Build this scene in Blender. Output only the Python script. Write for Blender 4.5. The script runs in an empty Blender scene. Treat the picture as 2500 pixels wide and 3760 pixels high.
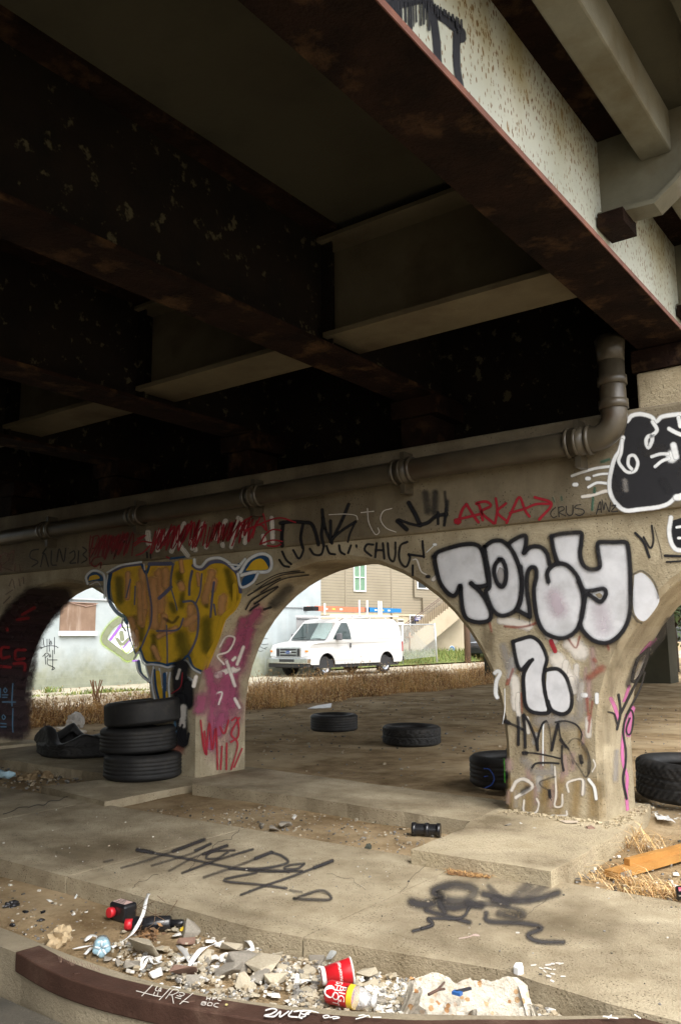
import bpy, bmesh, math, random
from mathutils import Vector, Matrix, noise
from mathutils.geometry import tessellate_polygon
S = bpy.context.scene
COL = S.collection
rnd = random.Random(11)
R = math.radians
# ------------------------------------------------------------------ camera
FPX = 3034.0                       # focal length in photo pixels (photo 2500 x 3760)
YAW, PITCH, ROLL = R(36.544), R(8.857), R(-0.611)
CH = 1.15
fw = Vector((-math.sin(YAW)*math.cos(PITCH), math.cos(YAW)*math.cos(PITCH), math.sin(PITCH)))
r0 = Vector((math.cos(YAW), math.sin(YAW), 0)); u0 = r0.cross(fw)
rt = math.cos(ROLL)*r0 + math.sin(ROLL)*u0
up = -math.sin(ROLL)*r0 + math.cos(ROLL)*u0
CAM = Vector((0, 0, CH))
cd = bpy.data.cameras.new('camera'); cam = bpy.data.objects.new('camera', cd); COL.objects.link(cam)
cd.sensor_fit = 'VERTICAL'; cd.sensor_height = 36; cd.lens = FPX/3760*36
cd.clip_start = 0.05; cd.clip_end = 1000
M = Matrix((rt, up, -fw)).transposed().to_4x4(); M.translation = CAM; cam.matrix_world = M
S.camera = cam
# ------------------------------------------------------------------ world, sun, exposure
SUN_EL, SUN_AZ = R(52), R(118)     # overcast: a broad soft sun high on the open right-hand side
W = bpy.data.worlds.new("World"); S.world = W; W.use_nodes = True
nt = W.node_tree; nt.nodes.clear()
sky = nt.nodes.new('ShaderNodeTexSky'); sky.sky_type = 'NISHITA'; sky.sun_disc = False
sky.sun_elevation = SUN_EL; sky.sun_rotation = SUN_AZ; sky.dust_density = 4; sky.air_density = 1.0
hs = nt.nodes.new('ShaderNodeHueSaturation'); hs.inputs['Saturation'].default_value = 0.22
bg = nt.nodes.new('ShaderNodeBackground'); bg.inputs['Strength'].default_value = 0.15
wo = nt.nodes.new('ShaderNodeOutputWorld')
nt.links.new(sky.outputs[0], hs.inputs['Color']); nt.links.new(hs.outputs[0], bg.inputs[0]); nt.links.new(bg.outputs[0], wo.inputs[0])
sd = bpy.data.lights.new('sun', 'SUN'); sd.energy = .8; sd.angle = R(40); sd.color = (1, .95, .87)
sun = bpy.data.objects.new('sun', sd); COL.objects.link(sun)
sdir = Vector((math.sin(SUN_AZ)*math.cos(SUN_EL), math.cos(SUN_AZ)*math.cos(SUN_EL), math.sin(SUN_EL)))
sun.rotation_euler = sdir.to_track_quat('Z', 'Y').to_euler(); sun.location = (20, -10, 30)
S.view_settings.view_transform = 'Standard'; S.view_settings.look = 'None'; S.view_settings.gamma = 1
S.view_settings.exposure = 1.6
S.render.engine = 'CYCLES'
cy = S.cycles
cy.use_denoising = True
cy.max_bounces = 10; cy.diffuse_bounces = 6; cy.transparent_max_bounces = 40
cy.sample_clamp_indirect = 8

# ------------------------------------------------------------------ picture -> place
def ray(u, v): return rt*((u-1250)/FPX) - up*((v-1880)/FPX) + fw
def gz(u, v, z=0.0): d = ray(u, v); return CAM + d*((z-CH)/d.z)
def gy(u, v, y): d = ray(u, v); return CAM + d*(y/d.y)
def gx(u, v, x): d = ray(u, v); return CAM + d*(x/d.x)
def gp(u, v, p, n): d = ray(u, v); return CAM + d*((p-CAM).dot(n)/d.dot(n))
def gd(u, v, dist): return CAM + ray(u, v)*dist
def zoom(ox, oy, s):                      # points read off an enlarged crop of the photo
    return lambda p: (ox + p[0]/s, oy + p[1]/s)
# ------------------------------------------------------------------ materials
MATS = {}
def nodes(name):
    m = bpy.data.materials.new(name); m.use_nodes = True
    n = m.node_tree.nodes; b = n['Principled BSDF']
    MATS[name] = m
    return m, n, m.node_tree.links, b
def rgb(c): return (c[0], c[1], c[2], 1)
def noise_node(n, l, scale, detail=6, rough=.6, vec=None, stretch=None):
    t = n.new('ShaderNodeTexNoise'); t.inputs['Scale'].default_value = scale
    t.inputs['Detail'].default_value = detail; t.inputs['Roughness'].default_value = rough
    if vec is None:
        tc = n.new('ShaderNodeTexCoord'); vec = tc.outputs['Object']
    if stretch:
        mp = n.new('ShaderNodeMapping'); mp.inputs['Scale'].default_value = stretch
        l.new(vec, mp.inputs[0]); vec = mp.outputs[0]
    l.new(vec, t.inputs['Vector'])
    return t
def ramp(n, l, fac, stops):
    r = n.new('ShaderNodeValToRGB'); e = r.color_ramp.elements
    while len(e) < len(stops): e.new(.5)
    for i, (p, c) in enumerate(stops):
        e[i].position = p; e[i].color = rgb(c) if not isinstance(c, (int, float)) else (c, c, c, 1)
    l.new(fac, r.inputs[0]); return r
def mixc(n, l, fac, a, b, mode='MIX'):
    m = n.new('ShaderNodeMix'); m.data_type = 'RGBA'; m.blend_type = mode
    for s, i in ((fac, 0), (a, 6), (b, 7)):
        if hasattr(s, 'links') or hasattr(s, 'is_linked'): l.new(s, m.inputs[i])
        elif i == 0: m.inputs[0].default_value = s
        else: m.inputs[i].default_value = rgb(s)
    return m.outputs[2]
def bump(n, l, b, h, strength, dist=.02):
    k = n.new('ShaderNodeBump'); k.inputs['Strength'].default_value = strength; k.inputs['Distance'].default_value = dist
    l.new(h, k.inputs['Height']); l.new(k.outputs[0], b.inputs['Normal'])
def mottle(name, a, b, scale=3, rough=.85, c=None, cscale=1.2, cth=(.5, .68), bs=.25, bscale=60, stretch=None, metal=0, speck=None, spec=.3):
    m, n, l, P = nodes(name)
    t = noise_node(n, l, scale, 8, .65)
    col = ramp(n, l, t.outputs[0], [(.3, a), (.7, b)]).outputs[0]
    if c:
        t2 = noise_node(n, l, cscale, 7, .62, stretch=stretch)
        f = ramp(n, l, t2.outputs[0], [(cth[0], 0.0), (cth[1], 1.0)]).outputs[0]
        col = mixc(n, l, f, col, c)
    if speck:                                # (scale, size, colour, amount)
        v = n.new('ShaderNodeTexVoronoi'); v.inputs['Scale'].default_value = speck[0]
        tc = n.new('ShaderNodeTexCoord'); l.new(tc.outputs['Object'], v.inputs['Vector'])
        f = ramp(n, l, v.outputs['Distance'], [(speck[1]*.6, 1.0), (speck[1], 0.0)]).outputs[0]
        t3 = noise_node(n, l, speck[0]*.13, 3)
        g = ramp(n, l, t3.outputs[0], [(.42, 0.0), (.55, speck[3])]).outputs[0]
        mm = n.new('ShaderNodeMath'); mm.operation = 'MULTIPLY'; l.new(f, mm.inputs[0]); l.new(g, mm.inputs[1])
        col = mixc(n, l, mm.outputs[0], col, speck[2])
    l.new(col, P.inputs['Base Color'])
    P.inputs['Roughness'].default_value = rough; P.inputs['Metallic'].default_value = metal
    P.inputs['Specular IOR Level'].default_value = spec
    if bs:
        tb = noise_node(n, l, bscale, 5, .7)
        bump(n, l, P, tb.outputs[0], bs, .02)
    return m
def plain(name, c, rough=.5, metal=0, spec=.5, alpha=1, trans=0, emit=None, coat=0):
    m, n, l, P = nodes(name)
    t = noise_node(n, l, 14, 4)
    k = tuple(min(1, x*1.12) for x in c); d = tuple(x*.86 for x in c)
    l.new(ramp(n, l, t.outputs[0], [(.3, d), (.7, k)]).outputs[0], P.inputs['Base Color'])
    P.inputs['Roughness'].default_value = rough; P.inputs['Metallic'].default_value = metal
    P.inputs['Specular IOR Level'].default_value = spec; P.inputs['Alpha'].default_value = alpha
    P.inputs['Transmission Weight'].default_value = trans; P.inputs['Coat Weight'].default_value = coat
    return m
def spray(name, c, opacity=.95, edge=(.62, 1.0), grain=.35, scale=45, rough=.6):
    """spray paint on concrete: opaque core, misted edge; UV = (across, along) with the edge at length 1"""
    m, n, l, P = nodes(name)
    uv = n.new('ShaderNodeUVMap'); uv.uv_map = 'UVMap'
    ln = n.new('ShaderNodeVectorMath'); ln.operation = 'LENGTH'; l.new(uv.outputs[0], ln.inputs[0])
    t = noise_node(n, l, scale, 6, .75)
    a = n.new('ShaderNodeMath'); a.operation = 'MULTIPLY_ADD'; a.inputs[1].default_value = grain; a.inputs[2].default_value = -grain*.5
    l.new(t.outputs[0], a.inputs[0])
    s = n.new('ShaderNodeMath'); s.operation = 'ADD'; l.new(ln.outputs['Value'], s.inputs[0]); l.new(a.outputs[0], s.inputs[1])
    mr = n.new('ShaderNodeMapRange'); mr.interpolation_type = 'SMOOTHSTEP'
    mr.inputs[1].default_value = edge[0]; mr.inputs[2].default_value = edge[1]
    mr.inputs[3].default_value = opacity; mr.inputs[4].default_value = 0
    l.new(s.outputs[0], mr.inputs[0])
    t2 = noise_node(n, l, 5, 5, .6)
    wear = ramp(n, l, t2.outputs[0], [(.25, .72), (.5, 1.0)]).outputs[0]
    w = n.new('ShaderNodeMath'); w.operation = 'MULTIPLY'; l.new(mr.outputs[0], w.inputs[0]); l.new(wear, w.inputs[1])
    l.new(w.outputs[0], P.inputs['Alpha'])
    t3 = noise_node(n, l, 9, 5)
    l.new(ramp(n, l, t3.outputs[0], [(.3, tuple(x*.88 for x in c)), (.7, tuple(min(1, x*1.08) for x in c))]).outputs[0], P.inputs['Base Color'])
    P.inputs['Roughness'].default_value = rough; P.inputs['Specular IOR Level'].default_value = .25
    return m
# ------------------------------------------------------------------ mesh collecting
class MB:
    def __init__(s): s.v = []; s.f = []; s.uv = []; s.mi = []; s.has = False; s.sm = []
    def add(s, vs, fs, uvs=None, mi=0, smooth=False):
        o = len(s.v); s.v += [tuple(p) for p in vs]
        for i, f in enumerate(fs):
            s.f.append(tuple(o+k for k in f)); s.mi.append(mi); s.sm.append(smooth)
            if uvs: s.uv.append([uvs[k] for k in f]); s.has = True
            else: s.uv.append([(0, 0)]*len(f))
        return s
    def box(s, a, b, mi=0, mtx=None):
        x0, y0, z0 = a; x1, y1, z1 = b
        v = [Vector(p) for p in ((x0,y0,z0),(x1,y0,z0),(x1,y1,z0),(x0,y1,z0),(x0,y0,z1),(x1,y0,z1),(x1,y1,z1),(x0,y1,z1))]
        if mtx: v = [mtx @ p for p in v]
        return s.add(v, [(0,3,2,1),(4,5,6,7),(0,1,5,4),(1,2,6,5),(2,3,7,6),(3,0,4,7)], mi=mi)
    def bar(s, p, q, w, h, mi=0, upv=(0, 0, 1)):
        p = Vector(p); q = Vector(q); d = (q-p).normalized(); u = Vector(upv)
        if abs(d.dot(u)) > .98: u = Vector((1, 0, 0))
        x = d.cross(u).normalized(); u = x.cross(d)
        vs = [c + x*(a*w/2) + u*(b*h/2) for c in (p, q) for a, b in ((-1,-1),(1,-1),(1,1),(-1,1))]
        return s.add(vs, [(0,1,2,3)[::-1],(4,5,6,7),(0,1,5,4),(1,2,6,5),(2,3,7,6),(3,0,4,7)], mi=mi)
    def tube(s, pts, rad, n=10, mi=0, caps=True, flat=1.0, smooth=True):
        pts = [Vector(p) for p in pts]; rs = rad if isinstance(rad, (list, tuple)) else [rad]*len(pts)
        rings = []; prev = None
        for i, p in enumerate(pts):
            t = (pts[min(i+1, len(pts)-1)] - pts[max(i-1, 0)]).normalized()
            if prev is None:
                a = Vector((0, 0, 1)) if abs(t.z) < .9 else Vector((1, 0, 0)); x = t.cross(a).normalized()
            else: x = (prev - t*prev.dot(t)).normalized()
            prev = x; y = t.cross(x)
            rings.append([p + x*(rs[i]*math.cos(2*math.pi*k/n)) + y*(rs[i]*flat*math.sin(2*math.pi*k/n)) for k in range(n)])
        vs = [q for r_ in rings for q in r_]; fs = []
        for i in range(len(pts)-1):
            for k in range(n): fs.append((i*n+k, i*n+(k+1) % n, (i+1)*n+(k+1) % n, (i+1)*n+k))
        s.add(vs, fs, mi=mi, smooth=smooth)
        if caps:
            s.add(rings[0], [tuple(range(n))[::-1]], mi=mi); s.add(rings[-1], [tuple(range(n))], mi=mi)
        return s
    def lathe(s, prof, axis_m, n=32, mi=0, mod=None, smooth=True):
        m = len(prof); vs = []
        for k in range(n):
            a = 2*math.pi*k/n
            for j, (r_, z) in enumerate(prof):
                rr = r_ + (mod(a, j, z) if mod else 0)
                vs.append(axis_m @ Vector((rr*math.cos(a), rr*math.sin(a), z)))
        fs = [(k*m+j, ((k+1) % n)*m+j, ((k+1) % n)*m+j+1, k*m+j+1) for k in range(n) for j in range(m-1)]
        return s.add(vs, fs, mi=mi, smooth=smooth)
    def poly(s, pts, mi=0, uv=None):
        pts = [Vector(p) for p in pts]
        tri = tessellate_polygon([pts])
        return s.add(pts, [t for t in tri], [uv]*len(pts) if uv else None, mi=mi)
    def prism(s, pts, off, mi=0):
        pts = [Vector(p) for p in pts]; off = Vector(off); n = len(pts)
        s.poly(pts, mi); s.poly([p+off for p in pts], mi)
        return s.add(pts+[p+off for p in pts], [(i, (i+1) % n, n+(i+1) % n, n+i) for i in range(n)], mi=mi)
    def build(s, name, mats, parent=None, origin=None, fix=True):
        me = bpy.data.meshes.new(name)
        o0 = Vector(origin) if origin is not None else Vector((0, 0, 0))
        me.from_pydata([tuple(Vector(v)-o0) for v in s.v], [], s.f)
        for m in (mats if isinstance(mats, (list, tuple)) else [mats]): me.materials.append(m)
        me.polygons.foreach_set('material_index', s.mi)
        me.polygons.foreach_set('use_smooth', s.sm)
        if s.has:
            u = me.uv_layers.new(name='UVMap'); k = 0
            for f in s.uv:
                for c in f: u.data[k].uv = c; k += 1
        if fix and not s.has:
            b = bmesh.new(); b.from_mesh(me)
            bmesh.ops.remove_doubles(b, verts=b.verts, dist=1e-5)
            bmesh.ops.recalc_face_normals(b, faces=b.faces); b.to_mesh(me); b.free()
        o = bpy.data.objects.new(name, me); COL.objects.link(o)
        if parent is not None: o.parent = parent
        if origin is not None: o.location = o0
        return o
def bevel(o, w, seg=2, ang=35):
    m = o.modifiers.new('bevel', 'BEVEL'); m.width = w; m.segments = seg; m.limit_method = 'ANGLE'; m.angle_limit = R(ang)
    return o
def tag(o, label, cat, group=None):
    o['label'] = label; o['category'] = cat
    if group: o['group'] = group
    return o
def kind(o, k): o['kind'] = k; return o
def thing(name, label, cat, loc=(0, 0, 0), group=None):
    o = bpy.data.objects.new(name, None); COL.objects.link(o); o.location = loc; o.empty_display_size = .1
    return tag(o, label, cat, group)
def copy_tree(o, parent=None):
    c = o.copy(); COL.objects.link(c); c.parent = parent
    for ch in list(o.children): copy_tree(ch, c)
    return c
def catmull(P, step=6):
    if len(P) < 3: 
        return [P[0].lerp(P[1], t/3) for t in range(4)] if len(P) == 2 else P
    out = []; Q = [P[0]*2-P[1]] + P + [P[-1]*2-P[-2]]
    for i in range(1, len(Q)-2):
        a, b, c, d = Q[i-1:i+3]
        for k in range(step):
            t = k/step
            out.append(.5*((2*b)+(c-a)*t+(2*a-5*b+4*c-d)*t*t+(3*b-a-3*c+d)*t**3))
    out.append(P[-1]); return out
class Paint:
    """strokes and fills of paint lying on a surface; hit(u, v) -> (point, outward normal)"""
    def __init__(s, hit, z, base=.002): s.hit = hit; s.z = z; s.mb = MB(); s.n = 0; s.base = base; s.mats = []
    def mat(s, m):
        if m not in s.mats: s.mats.append(m)
        return s.mats.index(m)
    inc = .00025
    def off(s): s.n += 1; return s.base + s.n*s.inc
    def stroke(s, pts, w, m, z=None):
        mi = s.mat(m); zz = z or s.z; k = zz((1, 0))[0]-zz((0, 0))[0]; hw = w*k/2*1.12
        P = [Vector(zz(p)) for p in pts]
        if len(P) == 1: P = [P[0]-Vector((.4*hw, 0)), P[0]+Vector((.4*hw, 0))]
        C = catmull(P)
        if len(C) < 2: return s
        t0 = (C[0]-C[1]); t1 = (C[-1]-C[-2])
        t0 = t0.normalized()*hw if t0.length else Vector((hw, 0)); t1 = t1.normalized()*hw if t1.length else Vector((hw, 0))
        st = [(C[0]+t0*.99, 1.0), (C[0]+t0*.6, .6)] + [(c, 0.0) for c in C] + [(C[-1]+t1*.6, .6), (C[-1]+t1*.99, 1.0)]
        o = s.off(); vs = []; uv = []; lanes = (-1, -.5, 0, .5, 1)
        for i, (c, e) in enumerate(st):
            t = st[min(i+1, len(st)-1)][0]-st[max(i-1, 0)][0]
            n = Vector((-t.y, t.x)).normalized() if t.length else Vector((0, 1))
            for a in lanes:
                p, nn = s.hit(*(c+n*(hw*a))); vs.append(p+nn*o); uv.append((a, e))
        L = len(lanes)
        fs = [(i*L+j, i*L+j+1, (i+1)*L+j+1, (i+1)*L+j) for i in range(len(st)-1) for j in range(L-1)]
        s.mb.add(vs, fs, uv, mi); return s
    def fill(s, pts, m, z=None, smooth=True):
        mi = s.mat(m); zz = z or s.z
        P = [Vector(zz(p)) for p in pts]
        if smooth: P = catmull(P+[P[0]], 3)[:-1]
        o = s.off(); tri = tessellate_polygon([[Vector((p.x, p.y, 0)) for p in P]])
        vs = []
        for p in P: q, nn = s.hit(*p); vs.append(q+nn*o)
        s.mb.add(vs, tri, [(0, 0)]*len(vs), mi); return s
    def build(s, name, parent, label=None):
        o = s.mb.build(name, s.mats, parent, fix=False)
        if label: o['label'] = label
        return o
def text_mesh(t, size=1):
    cu = bpy.data.curves.new('lettering', 'FONT'); cu.body = t; cu.size = size; cu.align_x = 'CENTER'; cu.align_y = 'CENTER'
    cu.resolution_u = 3
    ob = bpy.data.objects.new('lettering', cu); me = bpy.data.meshes.new_from_object(ob)
    r = ([v.co.copy() for v in me.vertices], [tuple(p.vertices) for p in me.polygons])
    bpy.data.objects.remove(ob); bpy.data.curves.remove(cu); bpy.data.meshes.remove(me)
    return r
# ------------------------------------------------------------------ shared materials
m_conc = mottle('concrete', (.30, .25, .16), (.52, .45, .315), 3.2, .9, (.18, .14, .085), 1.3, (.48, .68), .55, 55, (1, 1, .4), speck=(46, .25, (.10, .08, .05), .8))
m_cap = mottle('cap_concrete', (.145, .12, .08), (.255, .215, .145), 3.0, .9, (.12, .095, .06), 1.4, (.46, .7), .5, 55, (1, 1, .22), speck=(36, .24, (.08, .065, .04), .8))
m_walk = mottle('walk_concrete', (.29, .235, .15), (.54, .462, .325), 2.9, .92, (.165, .128, .08), 1.0, (.46, .70), .8, 75, speck=(70, .30, (.12, .095, .06), .9), spec=.08)
m_foot = mottle('footing_concrete', (.36, .295, .185), (.58, .495, .345), 3.4, .92, (.21, .165, .10), 1.7, (.46, .66), .9, 50, speck=(64, .28, (.16, .13, .085), .9))
m_dirt = mottle('dirt', (.17, .115, .06), (.42, .31, .18), 3.5, 1, (.52, .41, .26), 1.1, (.46, .7), 1.0, 40, speck=(48, .18, (.40, .34, .24), .7), spec=.03)
m_road = mottle('road_concrete', (.34, .295, .22), (.44, .385, .295), 1.5, .9, (.27, .23, .17), .5, (.5, .7), .3, 60)
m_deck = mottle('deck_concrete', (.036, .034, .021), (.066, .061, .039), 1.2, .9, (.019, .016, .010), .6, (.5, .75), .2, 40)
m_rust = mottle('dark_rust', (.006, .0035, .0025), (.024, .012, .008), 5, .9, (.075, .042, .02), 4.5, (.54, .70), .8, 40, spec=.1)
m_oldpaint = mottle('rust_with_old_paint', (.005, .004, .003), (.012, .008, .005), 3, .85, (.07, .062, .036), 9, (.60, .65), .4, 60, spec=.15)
m_diaph = mottle('diaphragm_paint', (.085, .069, .04), (.14, .116, .072), 1.8, .85, (.055, .036, .019), 1.6, (.5, .75), .2, 50)
m_bracket = mottle('bracket_paint', (.125, .12, .088), (.18, .172, .13), 3, .8, (.10, .082, .045), 2, (.5, .72), .2, 50)
m_redlead = mottle('red_lead_edge', (.09, .034, .023), (.155, .065, .045), 9, .7, (.2, .08, .05), 5)
m_pipe = mottle('painted_iron_pipe', (.042, .035, .024), (.085, .07, .047), 4, .34, (.045, .026, .014), 3, (.55, .75), .12, 50, spec=.5)
m_black = plain('black_rubber', (.012, .012, .013), .7, spec=.3)
m_glass = plain('dark_glass', (.03, .035, .04), .06, spec=.7)
m_white = plain('white_paint', (.78, .78, .76), .4)
m_steel = plain('worn_steel', (.45, .45, .43), .4, .8)
# pale green-grey girder paint with rust spots that run in streaks
def girder_paint():
    m, n, l, P = nodes('girder_paint')
    tc = n.new('ShaderNodeTexCoord')
    base = ramp(n, l, noise_node(n, l, 1.4, 6).outputs[0], [(.3, (.40, .43, .37)), (.7, (.56, .585, .52))]).outputs[0]
    v = n.new('ShaderNodeTexVoronoi'); v.inputs['Scale'].default_value = 42
    mp = n.new('ShaderNodeMapping'); mp.inputs['Scale'].default_value = (1, 1.25, .55)
    l.new(tc.outputs['Object'], mp.inputs[0]); l.new(mp.outputs[0], v.inputs['Vector'])
    sp = n.new('ShaderNodeSeparateXYZ'); l.new(tc.outputs['Object'], sp.inputs[0])
    t = noise_node(n, l, 1.6, 5)
    # rustier towards the upper flange, where water sits
    mr = n.new('ShaderNodeMapRange'); mr.inputs[1].default_value = 3.1; mr.inputs[2].default_value = 3.9
    mr.inputs[3].default_value = .10; mr.inputs[4].default_value = .25; l.new(sp.outputs[2], mr.inputs[0])
    a = n.new('ShaderNodeMath'); a.operation = 'MULTIPLY_ADD'; a.inputs[1].default_value = .42; l.new(t.outputs[0], a.inputs[0]); l.new(mr.outputs[0], a.inputs[2])
    c = n.new('ShaderNodeMath'); c.operation = 'SUBTRACT'; l.new(a.outputs[0], c.inputs[0]); l.new(v.outputs['Distance'], c.inputs[1])
    f = ramp(n, l, c.outputs[0], [(.06, 0.0), (.13, 1.0)]).outputs[0]
    f2 = ramp(n, l, noise_node(n, l, 38, 4, .7).outputs[0], [(.38, 0.0), (.52, 1.0)]).outputs[0]
    mm = n.new('ShaderNodeMath'); mm.operation = 'MULTIPLY'; l.new(f, mm.inputs[0]); l.new(f2, mm.inputs[1])
    v2 = n.new('ShaderNodeTexVoronoi'); v2.inputs['Scale'].default_value = 15; l.new(mp.outputs[0], v2.inputs['Vector'])
    c2 = n.new('ShaderNodeMath'); c2.operation = 'SUBTRACT'; l.new(a.outputs[0], c2.inputs[0]); l.new(v2.outputs['Distance'], c2.inputs[1])
    f3 = ramp(n, l, c2.outputs[0], [(.12, 0.0), (.2, 1.0)]).outputs[0]
    f4 = ramp(n, l, noise_node(n, l, 16, 5, .75, stretch=(1, 1, .4)).outputs[0], [(.5, 0.0), (.58, 1.0)]).outputs[0]
    m2 = n.new('ShaderNodeMath'); m2.operation = 'MULTIPLY'; l.new(f3, m2.inputs[0]); l.new(f4, m2.inputs[1])
    base = mixc(n, l, m2.outputs[0], base, (.24, .15, .06))
    col = mixc(n, l, mm.outputs[0], base, (.15, .08, .03))
    st = ramp(n, l, noise_node(n, l, 2.2, 6, .6, stretch=(1, 1, .3)).outputs[0], [(.45, 0.0), (.66, .85)]).outputs[0]
    g = n.new('ShaderNodeMath'); g.operation = 'MULTIPLY'; l.new(st, g.inputs[0])
    mr2 = n.new('ShaderNodeMapRange'); mr2.inputs[1].default_value = 3.35; mr2.inputs[2].default_value = 3.9; l.new(sp.outputs[2], mr2.inputs[0]); l.new(mr2.outputs[0], g.inputs[1])
    col = mixc(n, l, g.outputs[0], col, (.30, .25, .10))
    l.new(col, P.inputs['Base Color']); P.inputs['Roughness'].default_value = .6
    return m
m_girder = girder_paint()
# ------------------------------------------------------------------ ground
def terrain(x, y):
    n = noise.noise(Vector((x*.9, y*.9, 0)))*.018 + noise.noise(Vector((x*3.1, y*3.1, 4)))*.009
    if y < 3.13 and x > -30: z = -.175 if y > 2.25 else -.33
    elif x < -13.9: z = -.26
    else: z = -.115
    if y > 5.95 and x > -13.9: z = -.085
    if y < 2.9: n *= .5
    if x < -19 and y > 27: z = -.2
    return z + n
xs = [-160, -110, -80, -60, -48, -40, -34, -30, -26, -23, -20, -18, -16.5, -15.3] + [-14.4+.14*i for i in range(118)] + [2.4, 3, 4, 5.5, 8, 12, 18, 30, 60, 120, 200]
ys = [-120, -60, -30, -15, -8, -4, -2, -.5, .5, 1.2] + [1.4+.13*i for i in range(86)] + [12.8, 13.4, 14.2, 15, 16, 17.5, 19, 21, 24, 27, 30, 35, 42, 55, 75, 110, 170, 260]
g = MB(); vs = [(x, y, terrain(x, y)) for x in xs for y in ys]; N = len(ys)
g.add(vs, [(i*N+j, (i+1)*N+j, (i+1)*N+j+1, i*N+j+1) for i in range(len(xs)-1) for j in range(N-1)], smooth=True)
kind(g.build('ground', m_dirt), 'structure')
# street, far pavement
g = MB(); g.box((-16.75, -60, -.5), (-13.9, 140, -.19)); kind(g.build('street', m_road), 'structure')
g = MB(); g.box((-24.5, -60, -.5), (-17.0, 26.6, -.10)); kind(g.build('far_pavement', mottle('apron_concrete', (.30, .27, .2), (.42, .38, .29), 1.2, .9, (.2, .18, .12), .8)), 'structure')
g = MB(); g.box((-16.998, -60, -.5), (-16.752, 140, -.05)); bevel(kind(g.build('far_kerb', m_road), 'structure'), .03)
g = MB(); g.box((-21.6, 26.62, -.5), (-17.0, 140, -.10)); kind(g.build('lawn_walk', m_road), 'structure')
g = MB()
LN = 30; lv = [(-21.5-.35*i, 26.7+1.6*j, -.03+min(.5, .08*i)) for i in range(26) for j in range(LN)]
g.add(lv, [(i*LN+j, i*LN+j+1, (i+1)*LN+j+1, (i+1)*LN+j) for i in range(25) for j in range(LN-1)])
kind(g.build('lawn', mottle('lawn_soil', (.09, .11, .03), (.15, .18, .05), 2, 1)), 'structure')
g = MB(); g.box((1.6, -60, -.5), (16, 140, -.06)); kind(g.build('bounce_paving', m_road), 'structure')  # unseen pale paving, added to bounce light up at the edge girder
g = MB(); g.box((-14, -5, -.6), (1.55, 2.07, -.262)); kind(g.build('road', mottle('asphalt', (.05, .046, .038), (.085, .078, .063), 6, .95, (.12, .105, .08), .9, bs=.6, speck=(60, .25, (.2, .18, .15), .6))), 'structure')
# the pavement slab under the bridge edge, cast in bays with open joints
near = [(-14, 2.90), (-6.2, 2.88), (-4.64, 2.87), (-3.5, 2.86), (-2.62, 2.84), (-2.3, 2.88), (-1.89, 2.96), (-1.66, 3.01), (-1.5, 3.03), (-1.36, 3.0), (-1.08, 2.97), (-.85, 2.97), (.8, 2.98), (6, 3.0)]
def near_y(x):
    for (a, b), (c, d) in zip(near, near[1:]):
        if a <= x <= c: return b+(d-b)*(x-a)/(c-a)
    return 2.9
g = MB(); J = [-14, -9.3, -5.62, -3.97, -2.35, -.72, .95, 2.6, 6]
for a, b in zip(J, J[1:]):
    X = [a+.006] + sorted({x for x, _ in near if a+.02 < x < b-.02}) + [b-.006]
    top = [(x, near_y(x)+rnd.uniform(-.004, .004), -.08) for x in X] + [(b-.006, 4.25, -.08), (a+.006, 4.25, -.08)]
    g.prism(top, (0, 0, -.35))
bevel(kind(g.build('pavement', m_walk), 'structure'), .012, 2)
g = MB()
g.box((-14, 3.15, -.4), (6, 4.2, -.093)); kind(g.build('pavement_bedding', m_dirt), 'structure')
# ------------------------------------------------------------------ the bridge: bent (arched concrete pier wall)
YF = 5.37; YB = 5.98
PC = [-13.25, -9.59, -5.93, -2.265, 1.395]; HW = .335
def pier_edges(i, off): return PC[i]-HW+off, PC[i]+HW-off
def arch_pts(i, off, n=26):
    a = pier_edges(i, off)[1]; b = pier_edges(i+1, off)[0]; c = (a+b)/2; h = (b-a)/2
    return [(c-h*math.cos(math.pi*k/n), .45+(1.36+off)*math.sin(math.pi*k/n)) for k in range(n+1)]
def wall_outline(off, zt=1.945):
    P = []
    for i in range(len(PC)):
        a, b = pier_edges(i, off); P += [(a, -.35), (b, -.35)]
        if i < len(PC)-1: P += arch_pts(i, off)
    P += [(PC[-1]+HW-off, zt), (PC[0]-HW+off, zt)]
    return P
bent = thing('bridge_bent', 'graffiti covered concrete arcade of piers carrying the bridge over the footings', 'bridge pier', (-4, 5.67, 0))
def child(o, p=None):
    p = p or bent; o.parent = p; o.location = o.location - p.location; return o
g = MB(); A = wall_outline(.035); B = wall_outline(0)
fa = [(x, YF, z) for x, z in A]; fb = [(x, YF+.035, z) for x, z in B]; fc = [(x, YB, z) for x, z in B]
n = len(A)
g.poly(fa); g.poly(fc)
g.add(fa+fb, [(i, (i+1) % n, n+(i+1) % n, n+i) for i in range(n)])
g.add(fb+fc, [(i, (i+1) % n, n+(i+1) % n, n+i) for i in range(n)])
child(g.build('arcade_wall', m_conc))
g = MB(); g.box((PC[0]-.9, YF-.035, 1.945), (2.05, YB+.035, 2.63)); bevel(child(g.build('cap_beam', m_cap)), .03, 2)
GX = [-1.39, -3.31, -5.23, -7.15, -9.07, -10.99]        # girder lines across the deck
for x in GX:
    g = MB(); bw = .19 if x > -2 else .14; g.box((x-bw, 5.47, 2.628), (x+bw, 5.87, 2.90)); bevel(child(g.build('bearing_block', m_foot if x > -2 else m_rust)), .015)  # inner blocks coloured dark rust to stand for the shade around them
    g = MB(); g.box((x-.21, 5.45, 2.902), (x+.21, 5.89, 3.05)); child(g.build('bearing_plate', m_rust))
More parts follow.
